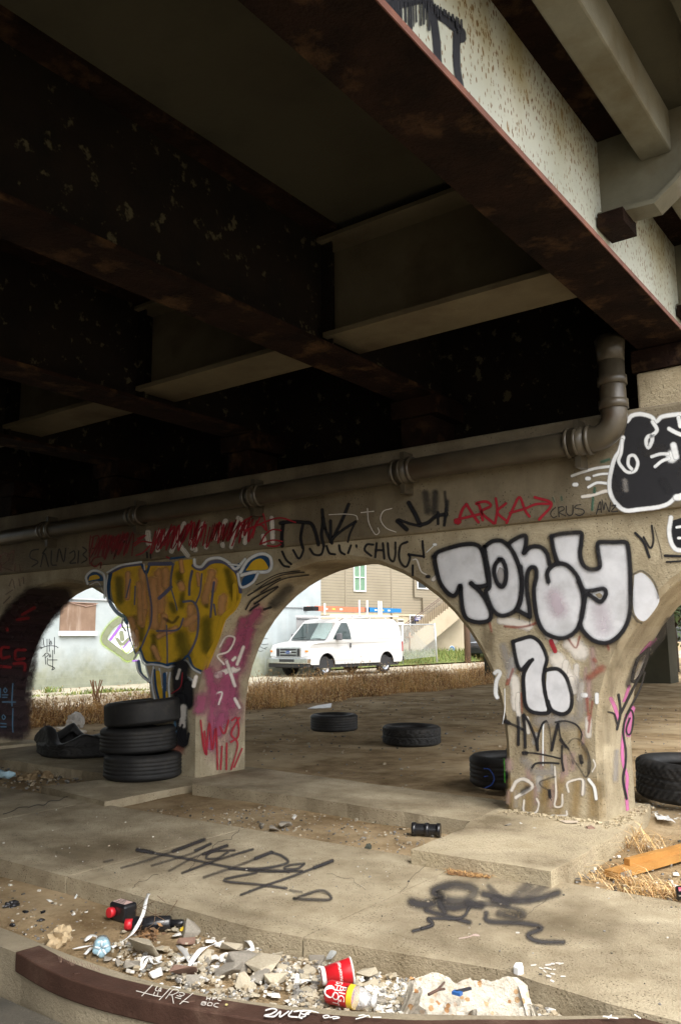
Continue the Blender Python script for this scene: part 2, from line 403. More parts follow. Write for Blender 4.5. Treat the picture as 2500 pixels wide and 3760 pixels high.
g = MB(); g.prism([(-11.6, 3.6, -.4), (-10.6, 3.6, -.4), (-10.6, -5.4, -.4), (.4, -5.4, -.4), (.4, -6.4, -.4), (-11.6, -6.4, -.4)], (0, 0, 3.4)); bevel(tag(g.build('added_shade_wall', m_cap), 'plain concrete wall added unseen behind the viewer to keep light off the bent', 'wall'), .03)  # unseen L-shaped wall, added to cut light from behind and the left
g = MB(); g.box((-11.9, 23.4, -.4), (-6.4, 24.2, 4.0)); tag(g.build('added_shade_wall', m_deck), 'dark wall added under the far end of the bridge to deepen the shade behind the right arch', 'wall')  # dark wall added to stand for the shade under the far deck
# ------------------------------------------------------------------ footings
def slab(name, pts, z0, z1, label, mat=None, jit=.008, parent=None, cat='footing'):
    g = MB(); P = []
    for (x0, y0), (x1, y1) in zip(pts, pts[1:]+pts[:1]):
        k = max(2, int(math.hypot(x1-x0, y1-y0)/.12))
        for t in range(k): P.append((x0+(x1-x0)*t/k+rnd.uniform(-jit, jit), y0+(y1-y0)*t/k+rnd.uniform(-jit, jit), z1))
    g.prism(P, (0, 0, z0-z1)); o = g.build(name, mat or m_foot)
    bevel(o, .014, 2, 50); return tag(o, label, cat)
slab('concrete_footing', [(-2.58, 4.10), (-1.765, 4.12), (-1.765, 5.2), (-1.86, 6.1), (-2.7, 6.1), (-2.66, 4.98), (-2.58, 4.7)], -.3, 0, 'chipped pale concrete footing slab jutting out from the pier with the silver lettering')
slab('concrete_footing', [(-6.4, 4.34), (-5.38, 4.20), (-5.36, 4.96), (-5.3, 6.1), (-6.5, 6.1), (-6.25, 4.8)], -.3, -.045, 'dusty concrete footing slab under the stack of three tyres', m_walk)
slab('concrete_footing', [(-10.2, 4.95), (-9.1, 4.95), (-8.9, 6.1), (-10.2, 6.1)], -.3, -.006, 'dim concrete footing slab under the far left pier')
slab('concrete_strip', [(-5.25, 4.98), (-4.2, 5.03), (-2.67, 4.97), (-2.71, 5.72), (-4.0, 5.8), (-5.29, 5.93)], -.3, -.012, 'low raised concrete strip running between the two nearest piers', m_walk, .012, cat='footing')
slab('concrete_strip', [(-8.9, 5.02), (-6.4, 5.0), (-6.5, 5.9), (-8.9, 5.9)], -.3, -.03, 'low dusty concrete strip left of the tyre stack under the left arch', m_walk, .012, cat='footing')
# earth and crumbled mortar heaped at the pier foot
g = MB()
for i in range(260):
    t = rnd.random(); x = -2.62+.78*t; y = 5.36-abs(rnd.gauss(0, .05)); 
    if rnd.random() < .3: x = -1.9+rnd.random()*.1; y = rnd.uniform(5.2, 6.0)
    s_ = rnd.uniform(.003, .010)*(1.6 if rnd.random() < .08 else 1); m_ = Matrix.Translation((x, y, .002+s_*.3)) @ Matrix.Rotation(rnd.random()*6, 4, 'Z') @ Matrix.Rotation(rnd.random(), 4, 'X')
    g.box((-s_, -s_*.7, -s_*.5), (s_, s_*.7, s_*.5), mtx=m_)
kind(tag(g.build('mortar_debris', m_foot), 'crumbled mortar heaped along the foot of the near pier', 'debris'), 'stuff')
# ------------------------------------------------------------------ the bridge span overhead
span = thing('bridge_span', 'dark rusty steel girder bridge deck passing overhead', 'bridge', (-5, 5.67, 3.06))
Y0, Y1 = -34, 24
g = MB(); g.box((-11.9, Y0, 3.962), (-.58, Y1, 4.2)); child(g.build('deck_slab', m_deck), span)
g = MB(); g.box((-.74, Y0, 3.88), (-.585, Y1, 3.9615)); child(g.build('fascia_edge', m_deck), span)
g = MB(); g.box((-1.15, Y0, 3.715), (-.985, 4.335, 3.96)); bevel(child(g.build('edge_stringer', m_bracket), span), .012)
g = MB(); g.box((-1.15, 4.36, 3.715), (-.985, 12, 3.96)); bevel(child(g.build('edge_stringer', m_bracket), span), .012)
def sub(o, p): o.parent = p; return o
for i, x in enumerate(GX):
    pm = m_girder if i == 0 else m_oldpaint
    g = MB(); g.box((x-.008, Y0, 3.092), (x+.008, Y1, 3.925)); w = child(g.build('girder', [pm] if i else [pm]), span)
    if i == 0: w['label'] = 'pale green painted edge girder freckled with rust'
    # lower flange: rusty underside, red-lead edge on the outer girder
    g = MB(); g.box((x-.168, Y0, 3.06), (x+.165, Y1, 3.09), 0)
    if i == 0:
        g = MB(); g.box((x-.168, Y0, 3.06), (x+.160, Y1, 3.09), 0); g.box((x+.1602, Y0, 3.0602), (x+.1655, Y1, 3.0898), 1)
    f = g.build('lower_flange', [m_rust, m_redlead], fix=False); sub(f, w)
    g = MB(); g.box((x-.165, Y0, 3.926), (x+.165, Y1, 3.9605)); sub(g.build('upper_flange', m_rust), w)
    for ys_ in (4.42, 8.2, 12.0, .3):
        if i == 0: continue
        g = MB(); g.box((x+.0085, ys_-.16, 3.0925), (x+.1, ys_-.145, 3.92)); sub(g.build('stiffener', pm), w)
for i in range(len(GX)-1):
    for yd in (-3.5, .45, 4.42, 8.3, 13):
        a, b = GX[i+1]+.009, GX[i]-.009
        g = MB()
        g.box((a, yd-.008, 3.205), (b, yd+.008, 3.87)); g.box((a+.05, yd-.21, 3.17), (b-.05, yd+.21, 3.2045)); g.box((a, yd-.21, 3.8705), (b, yd+.21, 3.9))
        child(g.build('diaphragm', m_diaph), span)
for i in range(len(GX)-1):
    g = MB(); g.box((GX[i+1]+.01, 5.9, 2.66), (GX[i]-.01, 5.95, 3.92)); child(g.build('added_end_plate', m_oldpaint), span)  # dark plates added to shut out the bright gap above the cap
# cantilever brackets outside the edge girder
for yb in (4.34, 5.92, .5, -3.5, 8.3):
    x0 = GX[0]+.0085
    g = MB()
    pr = [(x0, 3.96), (x0, 3.47), (-1.08, 3.45), (-.97, 3.53), (-.76, 3.72), (-.76, 3.96)]
    g.prism([(x, yb, z) for x, z in pr], (0, .016, 0))
    br = child(g.build('bracket', m_bracket), span)
    g = MB(); q = pr[1:5]
    for (xa, za), (xb, zb) in zip(q, q[1:]):
        g.prism([(xa, yb-.07, za-.003), (xb, yb-.07, zb-.003), (xb, yb-.07, zb-.028), (xa, yb-.07, za-.028)], (0, .156, 0))
    sub(g.build('bracket_flange', m_bracket), br)
    g = MB(); g.box((x0+.01, yb-.11, 3.36), (x0+.15, yb+.12, 3.438)); sub(g.build('gusset', m_rust), br)
# black paint poured over the outer girder
zG = zoom(1200, 0, 1.2062)
pg = Paint(lambda u, v: (gx(u, v, GX[0]+.008), Vector((1, 0, 0))), zG)
bk = spray('girder_black', (.025, .027, .035), 1, (.7, 1.0), .3, 25)
for p, w in (([(150, -60), (250, 15), (340, 5), (440, -20)], 62), ([(430, -40), (460, 40), (530, 90), (585, 140), (592, 170)], 46), ([(462, 40), (480, 160), (490, 290)], 36), ([(572, 150), (572, 280), (590, 400)], 34), ([(300, 10), (310, 60), (330, 140)], 26)): pg.stroke(p, w, bk)
for i in range(26):
    x = 262+i*13+rnd.uniform(-5, 5); y = 10+max(0, (x-450)*.62); pg.stroke([(x, y), (x+2, y+rnd.uniform(40, 130)*(.5 if x > 450 else 1))], rnd.uniform(6, 11), bk)
child(pg.build('graffiti', None, 'black dripping paint'), span)
# ------------------------------------------------------------------ graffiti on the bent
def soffit_hit(i):                      # inner face right of pier i, rising into the arch
    e = pier_edges(i, 0)[1]; h = (pier_edges(i+1, 0)[0]-e)/2; c = e+h
    def X(z):
        k = min(.999, max(0, (z-.45)/1.36)); return c-h*math.sqrt(1-k*k)
    def hit(u, v):
        d = ray(u, v); lo, hi = .2, 60.0          # X(ray) - X(z) changes sign at the face
        f = lambda t: (CAM+d*t).x - X((CAM+d*t).z)
        t0 = None; prev = f(1.0); t = 1.0
        while t < 40:
            t2 = t*1.02; cur = f(t2)
            if prev > 0 >= cur:
                lo, hi = t, t2
                for _ in range(24):
                    m = (lo+hi)/2
                    if f(m) > 0: lo = m
                    else: hi = m
                break
            prev = cur; t = t2
        p = CAM+d*lo; q = max(.03, 1-max(0, (p.z-.45)/1.36)**2) if p.z > .45 else 1
        k = (p.z-.45)/1.36 if p.z > .45 else 0
        nn = Vector((1, 0, -h/1.36*max(0, k)/math.sqrt(q))).normalized()
        return p, nn
    return hit
FRONT = Vector((0, -1, 0))
face = lambda u, v: (gy(u, v, YF), FRONT)
cap_hit = lambda u, v: (gy(u, v, YF-.035), FRONT)
A_ = zoom(950, 1750, 1.96); B_ = zoom(1550, 1900, 1.6505); C_ = zoom(1700, 2300, 1.96); D_ = zoom(280, 1980, 1.96)
E_ = zoom(2000, 1400, 3.136); F_ = zoom(300, 1800, 1.96); J_ = zoom(0, 2050, 3.136); K_ = zoom(1250, 1300, 1.2544); L_ = zoom(0, 1800, 1.2544)
BLK = spray('black_spray', (.016, .016, .019), .97, (.45, 1.0)); BLKF = spray('black_spray_thin', (.03, .03, .033), .62, (.2, 1.0), .5)
SIL = spray('silver_paint', (.66, .67, .70), .97, (.8, 1), .2, 12); WHT = spray('white_spray', (.80, .82, .83), .95, (.38, 1.0), .35)
WHTF = spray('white_smear', (.74, .70, .64), .88, (.3, 1), .9, 14)
RED = spray('red_spray', (.36, .02, .035), .92); REDF = spray('faded_red_smear', (.33, .09, .065), .6, (.1, .95), .8, 12); REDD = spray('dark_red_spray', (.22, .015, .02), .85)
PNK = spray('pink_spray', (.62, .17, .40), .8, (.4, 1), .5); MAG = spray('magenta_smear', (.36, .085, .165), .8, (.1, 1.0), 1.3, 11)
GRN = spray('green_spray', (.02, .13, .09), .7, (.2, 1), .5); BLU = spray('blue_spray', (.016, .075, .19), .95); BLV = spray('slate_blue_spray', (.12, .13, .24), .85)
YEL = spray('mustard_paint', (.76, .48, .03), .97, (.8, 1), .2, 16); OLV = spray('olive_smear', (.12, .12, .015), .62, (.1, 1), .9, 12)
ORG = spray('orange_smear', (.70, .37, .15), .92, (.1, 1), .9, 11); LBL = spray('light_blue_spray', (.10, .22, .34), .8); MSK = spray('grey_buff', (.33, .31, .29), .55, (.1, 1), .9, 8)
BRT = spray('bright_green', (.03, .20, .015), .8, (.2, 1))
# -- old buffed-over smears under everything on the near pier
p = Paint(face, C_, .0007); p.inc = .000015
PKS = spray('pink_buff', (.46, .33, .30), .6, (.0, 1), 1.0, 9); GYS = spray('pale_grey_buff', (.55, .54, .52), .65, (.0, 1), 1.0, 9); YLS = spray('ochre_stain', (.36, .245, .10), .55, (-.2, 1), 1.0, 6); DKS = spray('dark_water_stain', (.16, .125, .075), .5, (-.3, 1), 1.0, 7)
q_ = random.Random(21)
for k in range(46):
    t_ = q_.random(); y = 120+1080*t_; x = q_.uniform(330 if t_ > .3 else 300, 930); p.stroke([(x, y), (x+q_.uniform(-14, 14), y+q_.uniform(40, 150))], q_.uniform(30, 95), q_.choice((PKS, PKS, GYS, GYS, WHTF, YLS)))
for x in (360, 470, 600, 700, 820, 930, 980): p.stroke([(x, 1130), (x+q_.uniform(-20, 20), 1350)], 120, YLS)
for x, y in ((200, 60), (150, -60), (1060, 300), (1030, 600), (1100, 60), (1000, 1000)): p.stroke([(x, y), (x+10, y+220)], 90, DKS)
child(p.build('graffiti', None, 'faded buffed-over paint smears and stains'))
# -- the silver letters
p = Paint(face, B_)
for s_, w, m in (([(490, 780), (520, 900)], 70, MSK), ([(900, 760), (960, 820)], 120, WHTF), ([(720, 1230), (900, 1230)], 130, MSK), ([(820, 860), (900, 1000)], 130, WHTF), ([(560, 980), (570, 1150)], 70, WHTF),
    ([(480, 620), (560, 640), (640, 660)], 70, WHTF), ([(500, 660), (600, 665), (690, 640), (690, 620)], 22, REDF), ([(760, 700), (800, 740)], 70, WHTF), ([(780, 750), (805, 810)], 30, RED), ([(880, 730), (930, 790), (955, 720)], 18, REDF),
    ([(1120, 760), (1130, 800)], 22, REDF), ([(410, 640), (420, 690)], 22, REDF), ([(520, 1010), (550, 920)], 22, REDF), ([(1010, 970), (1090, 910)], 62, REDF), ([(1040, 860), (1050, 870)], 30, REDF),
    ([(950, 1000), (960, 1200)], 90, MSK), ([(1000, 1100), (1010, 1230)], 26, REDF)): p.stroke(s_, w, m)
p.fill([(90, 250), (110, 215), (250, 175), (335, 180), (370, 230), (390, 340), (395, 400), (330, 415), (390, 500), (412, 580), (400, 615), (340, 625), (280, 605), (255, 550), (240, 410), (215, 455), (190, 465), (155, 440), (115, 380)], SIL)
p.fill([(385, 185), (430, 150), (490, 150), (540, 195), (580, 275), (600, 370), (595, 480), (565, 560), (500, 590), (450, 575), (415, 530), (395, 450), (410, 420), (405, 330), (390, 250)], SIL)
p.fill([(535, 165), (600, 120), (625, 120), (620, 215), (660, 185), (720, 185), (760, 225), (775, 290), (820, 285), (880, 295), (930, 345), (960, 405), (978, 500), (965, 600), (940, 675), (880, 720), (820, 725), (750, 695), (712, 640), (692, 560), (682, 440), (697, 360), (690, 310), (660, 310), (640, 350), (640, 450), (655, 600), (585, 560), (603, 500), (608, 400), (600, 300), (570, 220)], SIL)
p.fill([(790, 115), (960, 100), (965, 150), (955, 220), (975, 285), (1010, 315), (1075, 310), (1070, 160), (1235, 155), (1255, 200), (1262, 430), (1258, 560), (1235, 650), (1190, 715), (1120, 755), (1040, 740), (980, 690), (960, 645), (975, 560), (985, 500), (960, 400), (930, 335), (880, 285), (825, 275), (800, 200)], SIL)
p.fill([(1285, 350), (1330, 335), (1385, 380), (1422, 450), (1436, 510), (1390, 585), (1340, 630), (1290, 590), (1276, 500)], SIL)
p.stroke([(800, 480), (830, 560)], 150, spray('pink_mist', (.58, .46, .53), .5, (.1, 1), .6)); p.stroke([(1080, 560), (1100, 660)], 150, spray('pink_mist_pale', (.58, .5, .56), .4, (.1, 1), .6))
p.fill([(1048, 468), (1075, 458), (1092, 475), (1075, 492)], m_conc); p.fill([(470, 300), (455, 340), (470, 395), (490, 405), (502, 360), (495, 315)], MSK)
HALO = []
for s_ in ([(75, 240), (110, 205), (250, 165), (340, 170), (375, 230), (395, 340), (400, 405), (330, 420), (300, 400)], [(75, 240), (85, 300), (110, 390), (150, 450), (190, 475), (215, 455), (235, 410), (240, 480), (250, 560), (275, 615), (340, 635), (405, 625), (420, 580), (390, 500), (345, 440), (300, 400)],
    [(380, 180), (430, 145), (490, 145), (540, 190), (580, 270), (605, 370), (600, 480), (570, 560), (500, 595), (450, 580), (415, 530), (390, 450), (410, 420), (405, 330), (390, 250), (380, 180)], [(470, 255), (445, 290), (440, 340), (460, 400), (490, 420), (510, 380), (510, 310), (490, 260), (470, 255)],
    [(525, 165), (545, 145), (600, 115), (630, 115), (632, 160), (620, 215)], [(620, 215), (660, 180), (720, 180), (760, 220), (775, 285)], [(600, 300), (608, 400), (600, 500), (580, 560)], [(580, 562), (655, 602)], [(655, 600), (655, 560), (640, 450), (640, 350), (660, 305), (690, 310), (695, 360), (680, 440), (690, 560), (710, 640), (750, 700), (820, 730), (880, 725), (940, 680), (970, 600), (980, 500), (960, 400), (930, 340), (880, 290), (820, 280), (775, 310), (760, 345), (768, 390)],
    [(785, 115), (800, 200), (825, 280)], [(785, 115), (840, 100), (930, 92), (968, 98), (968, 150), (960, 220), (975, 280), (1010, 312), (1060, 312), (1080, 290), (1070, 220), (1065, 160), (1090, 150), (1160, 150), (1230, 150), (1250, 180), (1262, 300), (1265, 430), (1262, 560), (1240, 650), (1190, 720), (1120, 760), (1040, 745), (980, 690), (960, 650)],
    [(950, 390), (985, 442), (1040, 442), (1100, 432), (1116, 465), (1085, 510), (1045, 490), (1000, 465), (985, 520), (970, 600)]): HALO.append(s_)
HZ = spray('black_overspray', (.03, .03, .032), .42, (.0, 1.0), .6, 60)
for s_ in HALO: p.stroke(s_, 58, HZ)
for s_ in HALO: p.stroke(s_, 30, BLK)
p.stroke([(1280, 345), (1335, 325), (1395, 375), (1425, 440), (1432, 490)], 16, BLKF); p.stroke([(1272, 580), (1300, 625), (1330, 640)], 18, BLKF)
p.stroke([(590, 590), (592, 620)], 5, BLK); p.stroke([(655, 610), (656, 655)], 5, BLK); p.stroke([(770, 395), (771, 412)], 5, BLK)
child(p.build('graffiti', None, 'big silver bubble letters outlined in black reading TONY'))
# -- the silver 2 and the tags under it
p = Paint(face, C_)
for s_, w, m in (([(350, 1180), (380, 1120), (440, 1100), (500, 1150), (430, 1200), (380, 1230)], 34, WHTF), ([(440, 960), (520, 1040), (640, 1050)], 90, MSK), ([(850, 420), (840, 520)], 60, WHTF), ([(930, 540), (900, 760)], 26, REDF), ([(320, 380), (310, 420)], 20, REDF),
    ([(230, 335), (250, 322), (265, 340), (240, 400), (235, 480), (245, 510)], 36, WHT), ([(300, 450), (300, 600), (285, 700)], 9, WHT), ([(395, 490), (390, 560), (400, 640)], 42, WHTF), ([(460, 660), (470, 760)], 40, WHTF), ([(578, 700), (575, 800), (575, 1000)], 13, WHT), ([(962, 490), (962, 545)], 36, WHT), ([(870, 495)], 44, WHT),
    ([(418, 480), (425, 620)], 18, REDF), ([(740, 260), (730, 330)], 60, WHTF), ([(780, 380), (800, 470)], 60, WHTF), ([(440, 1250), (440, 1330), (520, 1340), (545, 1280), (530, 1240)], 18, WHTF), ([(660, 1010), (670, 1200), (660, 1290), (710, 1290), (715, 1210)], 20, WHTF), ([(640, 1360), (740, 1360), (745, 1330)], 18, WHTF),
    ([(760, 1190), (750, 1130), (800, 1105), (860, 1105), (860, 1210)], 22, WHTF), ([(905, 1100), (945, 1160), (958, 1240)], 28, WHT), ([(930, 1045), (952, 1000), (938, 960)], 16, WHTF), ([(430, 1190), (470, 1160)], 50, BLKF)): p.stroke(s_, w, m)
p.fill([(370, 120), (490, 85), (550, 115), (595, 190), (598, 250), (580, 380), (605, 600), (560, 618), (495, 605), (455, 560), (445, 380), (480, 290), (500, 245), (420, 305), (400, 280)], SIL)
p.fill([(605, 325), (690, 320), (735, 365), (765, 440), (775, 520), (765, 585), (725, 615), (670, 610), (630, 580), (600, 450)], SIL)
for s_ in ([(360, 110), (420, 90), (490, 75), (550, 110), (590, 180), (605, 240), (590, 300), (580, 380), (590, 470), (610, 560), (620, 615), (560, 625), (490, 610), (450, 560), (440, 470), (435, 380), (445, 320), (475, 270), (500, 240)], [(360, 110), (375, 200), (395, 280), (420, 312), (450, 285), (480, 250)], [(600, 315), (640, 305), (690, 310), (740, 360), (770, 440), (785, 510), (775, 590), (730, 630), (670, 620), (630, 590), (612, 540)]): p.stroke(s_, 34, BLK)
for s_, w, m in (([(310, 685), (325, 692)], 44, BLK), ([(310, 685), (380, 715), (440, 745)], 22, BLK), ([(398, 655), (402, 740), (400, 850)], 26, BLK), ([(435, 640), (445, 740), (450, 870)], 28, BLK), ([(440, 635), (480, 700), (520, 800), (540, 890)], 24, BLK), ([(540, 890), (540, 800), (570, 710), (600, 680), (620, 720), (632, 800), (640, 890)], 16, BLKF), ([(540, 880), (542, 800), (575, 700), (600, 682)], 18, BLK),
    ([(640, 890), (660, 800), (685, 700)], 26, BLK), ([(665, 690), (740, 680), (820, 710), (855, 770), (850, 810)], 15, BLK), ([(690, 700), (700, 780), (720, 830), (760, 880)], 16, BLK), ([(705, 815), (740, 865)], 30, BLK), ([(760, 840), (790, 810), (830, 810), (880, 860), (910, 930), (920, 1000), (905, 1060), (880, 1080), (840, 1020), (800, 960), (770, 900), (748, 860)], 17, BLKF), ([(860, 850), (905, 940), (905, 1050)], 30, BLKF),
    ([(848, 935), (855, 975)], 36, BLK), ([(855, 970), (857, 1005)], 8, BLK), ([(785, 960), (795, 985)], 20, BLKF), ([(450, 910)], 38, BLK), ([(430, 905), (520, 912), (620, 930), (700, 950)], 16, BLK), ([(715, 860), (715, 970), (727, 1035)], 20, BLK), ([(500, 1015), (530, 985), (620, 980), (690, 985)], 19, BLK), ([(665, 1080), (600, 1100), (555, 1120), (570, 1150), (620, 1180), (630, 1230)], 17, BLKF), ([(625, 1180), (630, 1225)], 28, BLK), ([(632, 1225), (638, 1250)], 7, BLK)): p.stroke(s_, w, m)
p.stroke([(300, 950), (303, 1030), (306, 1120)], 9, BRT)
child(p.build('graffiti', None, 'silver numeral 2 above black and white tags on the near pier'))
# -- pink and black scrawl on the inner face of the near pier
p = Paint(soffit_hit(3), C_)
for s_, w, m in (([(1375, 90), (1320, 150), (1280, 200)], 38, PNK), ([(1190, 430), (1160, 520), (1130, 600)], 26, PNK), ([(1060, 520), (1090, 590), (1110, 660)], 34, PNK), ([(1215, 590), (1200, 650), (1185, 780)], 44, PNK), ([(1170, 640), (1150, 760), (1140, 900), (1150, 1000), (1175, 1080), (1170, 1200), (1180, 1340)], 28, PNK), ([(1330, 170), (1240, 360)], 40, MSK), ([(1100, 900), (1090, 1100)], 60, MSK), ([(1480, -40), (1400, 90), (1290, 220)], 90, BLKF), ([(1250, 240), (1180, 420)], 60, BLKF),
    ([(1330, 160), (1270, 210), (1240, 260), (1210, 390), (1255, 370), (1310, 250), (1330, 160)], 26, BLK), ([(1290, 310), (1220, 440), (1130, 620)], 24, BLK), ([(1300, 330), (1265, 450), (1170, 640), (1145, 760), (1165, 900), (1160, 1000), (1145, 1100), (1170, 1240)], 20, BLK), ([(1112, 490), (1125, 620), (1100, 740)], 22, BLK), ([(1035, 615), (1080, 630), (1100, 700)], 15, BLK), ([(1170, 640), (1200, 600), (1218, 650), (1205, 750), (1182, 780), (1166, 740), (1192, 660)], 15, BLK)): p.stroke(s_, w, m)
child(p.build('graffiti', None, 'pink and black scrawl inside the arch'))
# -- black blob with white outline at the right end of the cap
p = Paint(cap_hit, E_)
for s_, w in (([(310, 1090), (450, 1040), (600, 1000), (770, 980)], 42), ([(495, 1120)], 56), ([(350, 1190)], 58), ([(560, 1090), (640, 1070), (740, 1065)], 34), ([(500, 1220), (600, 1170), (740, 1180)], 40)): p.stroke(s_, w, WHT)
p.stroke([(430, 1330), (560, 1310), (680, 1270), (760, 1260)], 48, WHTF); p.stroke([(555, 1340), (545, 1480)], 34, GRN); p.stroke([(572, 1230), (570, 1280)], 40, GRN); p.stroke([(650, 930), (740, 900)], 40, GRN); p.stroke([(90, 1340), (110, 1390)], 18, GRN); p.stroke([(190, 1330), (195, 1370)], 26, GRN)
p.fill([(950, 460), (1040, 410), (1180, 410), (1260, 470), (1300, 460), (1450, 420), (1800, 380), (2000, 420), (2100, 800), (2000, 1200), (1800, 1300), (1590, 1300), (1490, 1370), (1350, 1440), (1100, 1480), (900, 1490), (790, 1370), (750, 1200), (770, 1000), (820, 850), (900, 650)], spray('black_fill', (.022, .022, .025), .97, (.8, 1), .2, 14))
p.stroke([(920, 1150), (930, 1250)], 90, MSK); p.stroke([(1350, 1150), (1420, 1250)], 130, BLKF)
for s_, w in (([(950, 460), (1000, 400), (1100, 380), (1220, 410), (1280, 465), (1350, 410), (1500, 385), (1700, 370)], 62), ([(900, 650), (860, 800), (800, 900), (760, 1050), (742, 1200), (770, 1330), (850, 1440), (940, 1490), (1100, 1475), (1300, 1450), (1420, 1410), (1500, 1345), (1620, 1290)], 60), ([(1240, 470), (1290, 560), (1240, 620), (1185, 640), (1165, 700), (1190, 765), (1230, 700), (1235, 640)], 56), ([(890, 680), (880, 820), (850, 920), (900, 1005), (960, 1050), (1040, 1030), (1070, 940), (1030, 860), (970, 870), (960, 960), (1000, 1015)], 48), ([(1455, 860), (1460, 880)], 150), ([(1480, 740), (1510, 870)], 90), ([(1230, 870), (1330, 840), (1420, 840)], 48), ([(1270, 985), (1350, 920), (1430, 890)], 48), ([(1430, 550), (1500, 590), (1600, 630)], 60), ([(1540, 420), (1560, 520)], 60), ([(1530, 1340)], 90)): p.stroke(s_, w, WHT)
for s_ in ([(125, 1455), (85, 1490), (70, 1535), (100, 1572), (138, 1555)], [(167, 1562), (160, 1455)], [(160, 1455), (210, 1445), (222, 1480), (170, 1512), (242, 1552)], [(250, 1440), (255, 1520), (290, 1548), (325, 1520), (325, 1430)], [(415, 1422), (370, 1430), (350, 1460), (440, 1480), (452, 1520), (400, 1548), (355, 1530)], [(595, 1532), (640, 1385), (652, 1512)], [(608, 1482), (652, 1472)], [(660, 1365), (682, 1482), (700, 1400), (742, 1505), (758, 1400)], [(770, 1440), (820, 1430), (770, 1500), (840, 1498)]): p.stroke(s_, 15, BLK)
child(p.build('graffiti', None, 'round black shape with white outline and swirls beside CRUS AWZ in thin letters'))
p = Paint(face, B_)
p.fill([(1510, 20), (1640, 0), (1640, 190), (1540, 190), (1500, 110)], BLK); p.stroke([(1505, 0), (1495, 100), (1530, 190), (1620, 200)], 34, WHT); p.stroke([(1540, 60), (1600, 50)], 20, WHT); p.stroke([(1550, 125), (1570, 125)], 20, WHT)
for s_, w in (([(1290, 95), (1340, 150), (1375, 240)], 20), ([(1390, 50), (1400, 140), (1380, 185), (1340, 120)], 16), ([(1470, 232), (1580, 236)], 20), ([(1405, 60), (1440, 180), (1452, 250)], 9), ([(1480, 270), (1580, 264)], 14)): p.stroke(s_, w, BLK if w > 9 else BLKF)
child(p.build('graffiti', None, 'black and white tags under the ledge at the right end'))
# -- red ARKA and arrow
p = Paint(cap_hit, K_)
for s_, w in (([(540, 780), (560, 720), (580, 692)], 15), ([(580, 692), (610, 740), (635, 775)], 15), ([(528, 764), (590, 750), (645, 737)], 14), ([(655, 765), (640, 700), (625, 688), (670, 680), (692, 700), (650, 728), (705, 780)], 14), ([(715, 665), (722, 720), (712, 780)], 13), ([(762, 688), (722, 728), (768, 772)], 13), ([(765, 778), (800, 700), (825, 660), (850, 720), (870, 748)], 14), ([(780, 732), (850, 712), (900, 692), (970, 690)], 13), ([(895, 660), (972, 690), (915, 762)], 14), ([(540, 772)], 26)): p.stroke(s_, w, RED)
child(p.build('graffiti', None, 'red spray letters ARKA with an arrow'))
# -- black tags along the middle of the cap
p = Paint(cap_hit, A_)
for s_, w, m in (([(1200, 120), (1215, 250)], 70, BLKF), ([(1270, 120), (1265, 260)], 70, BLKF), ([(1080, 190), (1120, 260), (1160, 345)], 40, BLK), ([(1160, 350), (1220, 330), (1280, 285), (1350, 270)], 34, BLK), ([(1290, 260), (1290, 340)], 26, BLK), ([(1340, 110), (1350, 260), (1336, 350)], 28, BLKF), ([(1345, 230), (1336, 350)], 20, BLK), ([(1000, 320), (1065, 380)], 38, BLK), ([(1010, 310), (1090, 340), (1165, 355)], 24, BLK), ([(1360, 180), (1350, 280)], 40, BLKF),
    ([(180, 330), (170, 420), (172, 500)], 32, BLK), ([(160, 335), (240, 325), (330, 330), (380, 340), (410, 400), (432, 490)], 32, BLK), ([(320, 350), (305, 440), (318, 510)], 26, BLK), ([(460, 240), (465, 330), (455, 420), (470, 495)], 28, BLK), ([(465, 300), (490, 400), (530, 480)], 26, BLK), ([(520, 320), (520, 470)], 28, BLK), ([(650, 200), (600, 320), (530, 460)], 28, BLK), ([(700, 325), (600, 390), (530, 450)], 24, BLK), ([(700, 325), (660, 410), (645, 470)], 18, BLK),
    ([(785, 230), (795, 330), (840, 415), (870, 400), (860, 370)], 9, WHTF), ([(740, 260), (830, 250)], 9, WHTF), ([(960, 230), (900, 250), (880, 310), (920, 370), (990, 400)], 9, WHTF), ([(510, 275), (620, 270), (700, 280), (715, 310)], 8, WHTF)): p.stroke(s_, w, m)
child(p.build('graffiti', None, 'black looping tag letters across the middle of the cap'))
p = Paint(face, A_)
for s_ in ([(150, 600), (180, 640), (220, 650)], [(170, 540), (200, 600), (235, 630)], [(250, 530), (290, 590), (320, 540), (320, 505)], [(370, 520), (400, 560), (450, 560), (470, 505)], [(490, 500), (510, 550), (550, 560)], [(580, 495), (590, 540), (620, 560)], [(665, 495), (645, 550)], [(825, 490), (780, 490), (765, 530), (810, 570)], [(850, 480), (840, 580)], [(895, 480), (905, 590)], [(845, 530), (900, 530)], [(930, 480), (940, 580), (970, 610), (985, 560), (985, 475)], [(1070, 470), (1020, 500), (1015, 600), (1060, 650), (1090, 590), (1080, 560)], [(1080, 560), (1150, 570), (1185, 575)], [(1180, 465), (1190, 580)], [(1110, 640), (1110, 710)], [(705, 495), (706, 505)]): p.stroke(s_, 20, BLK)
p.stroke([(1210, 545), (1270, 490)], 8, WHT); p.stroke([(1270, 490)], 26, WHT); p.stroke([(1110, 600), (1140, 600), (1170, 680), (1210, 705)], 14, WHTF); p.stroke([(1220, 720)], 30, BLK); p.stroke([(1260, 740), (1280, 720)], 40, WHTF)
child(p.build('graffiti', None, 'black letters CHUG running down over the arch'))
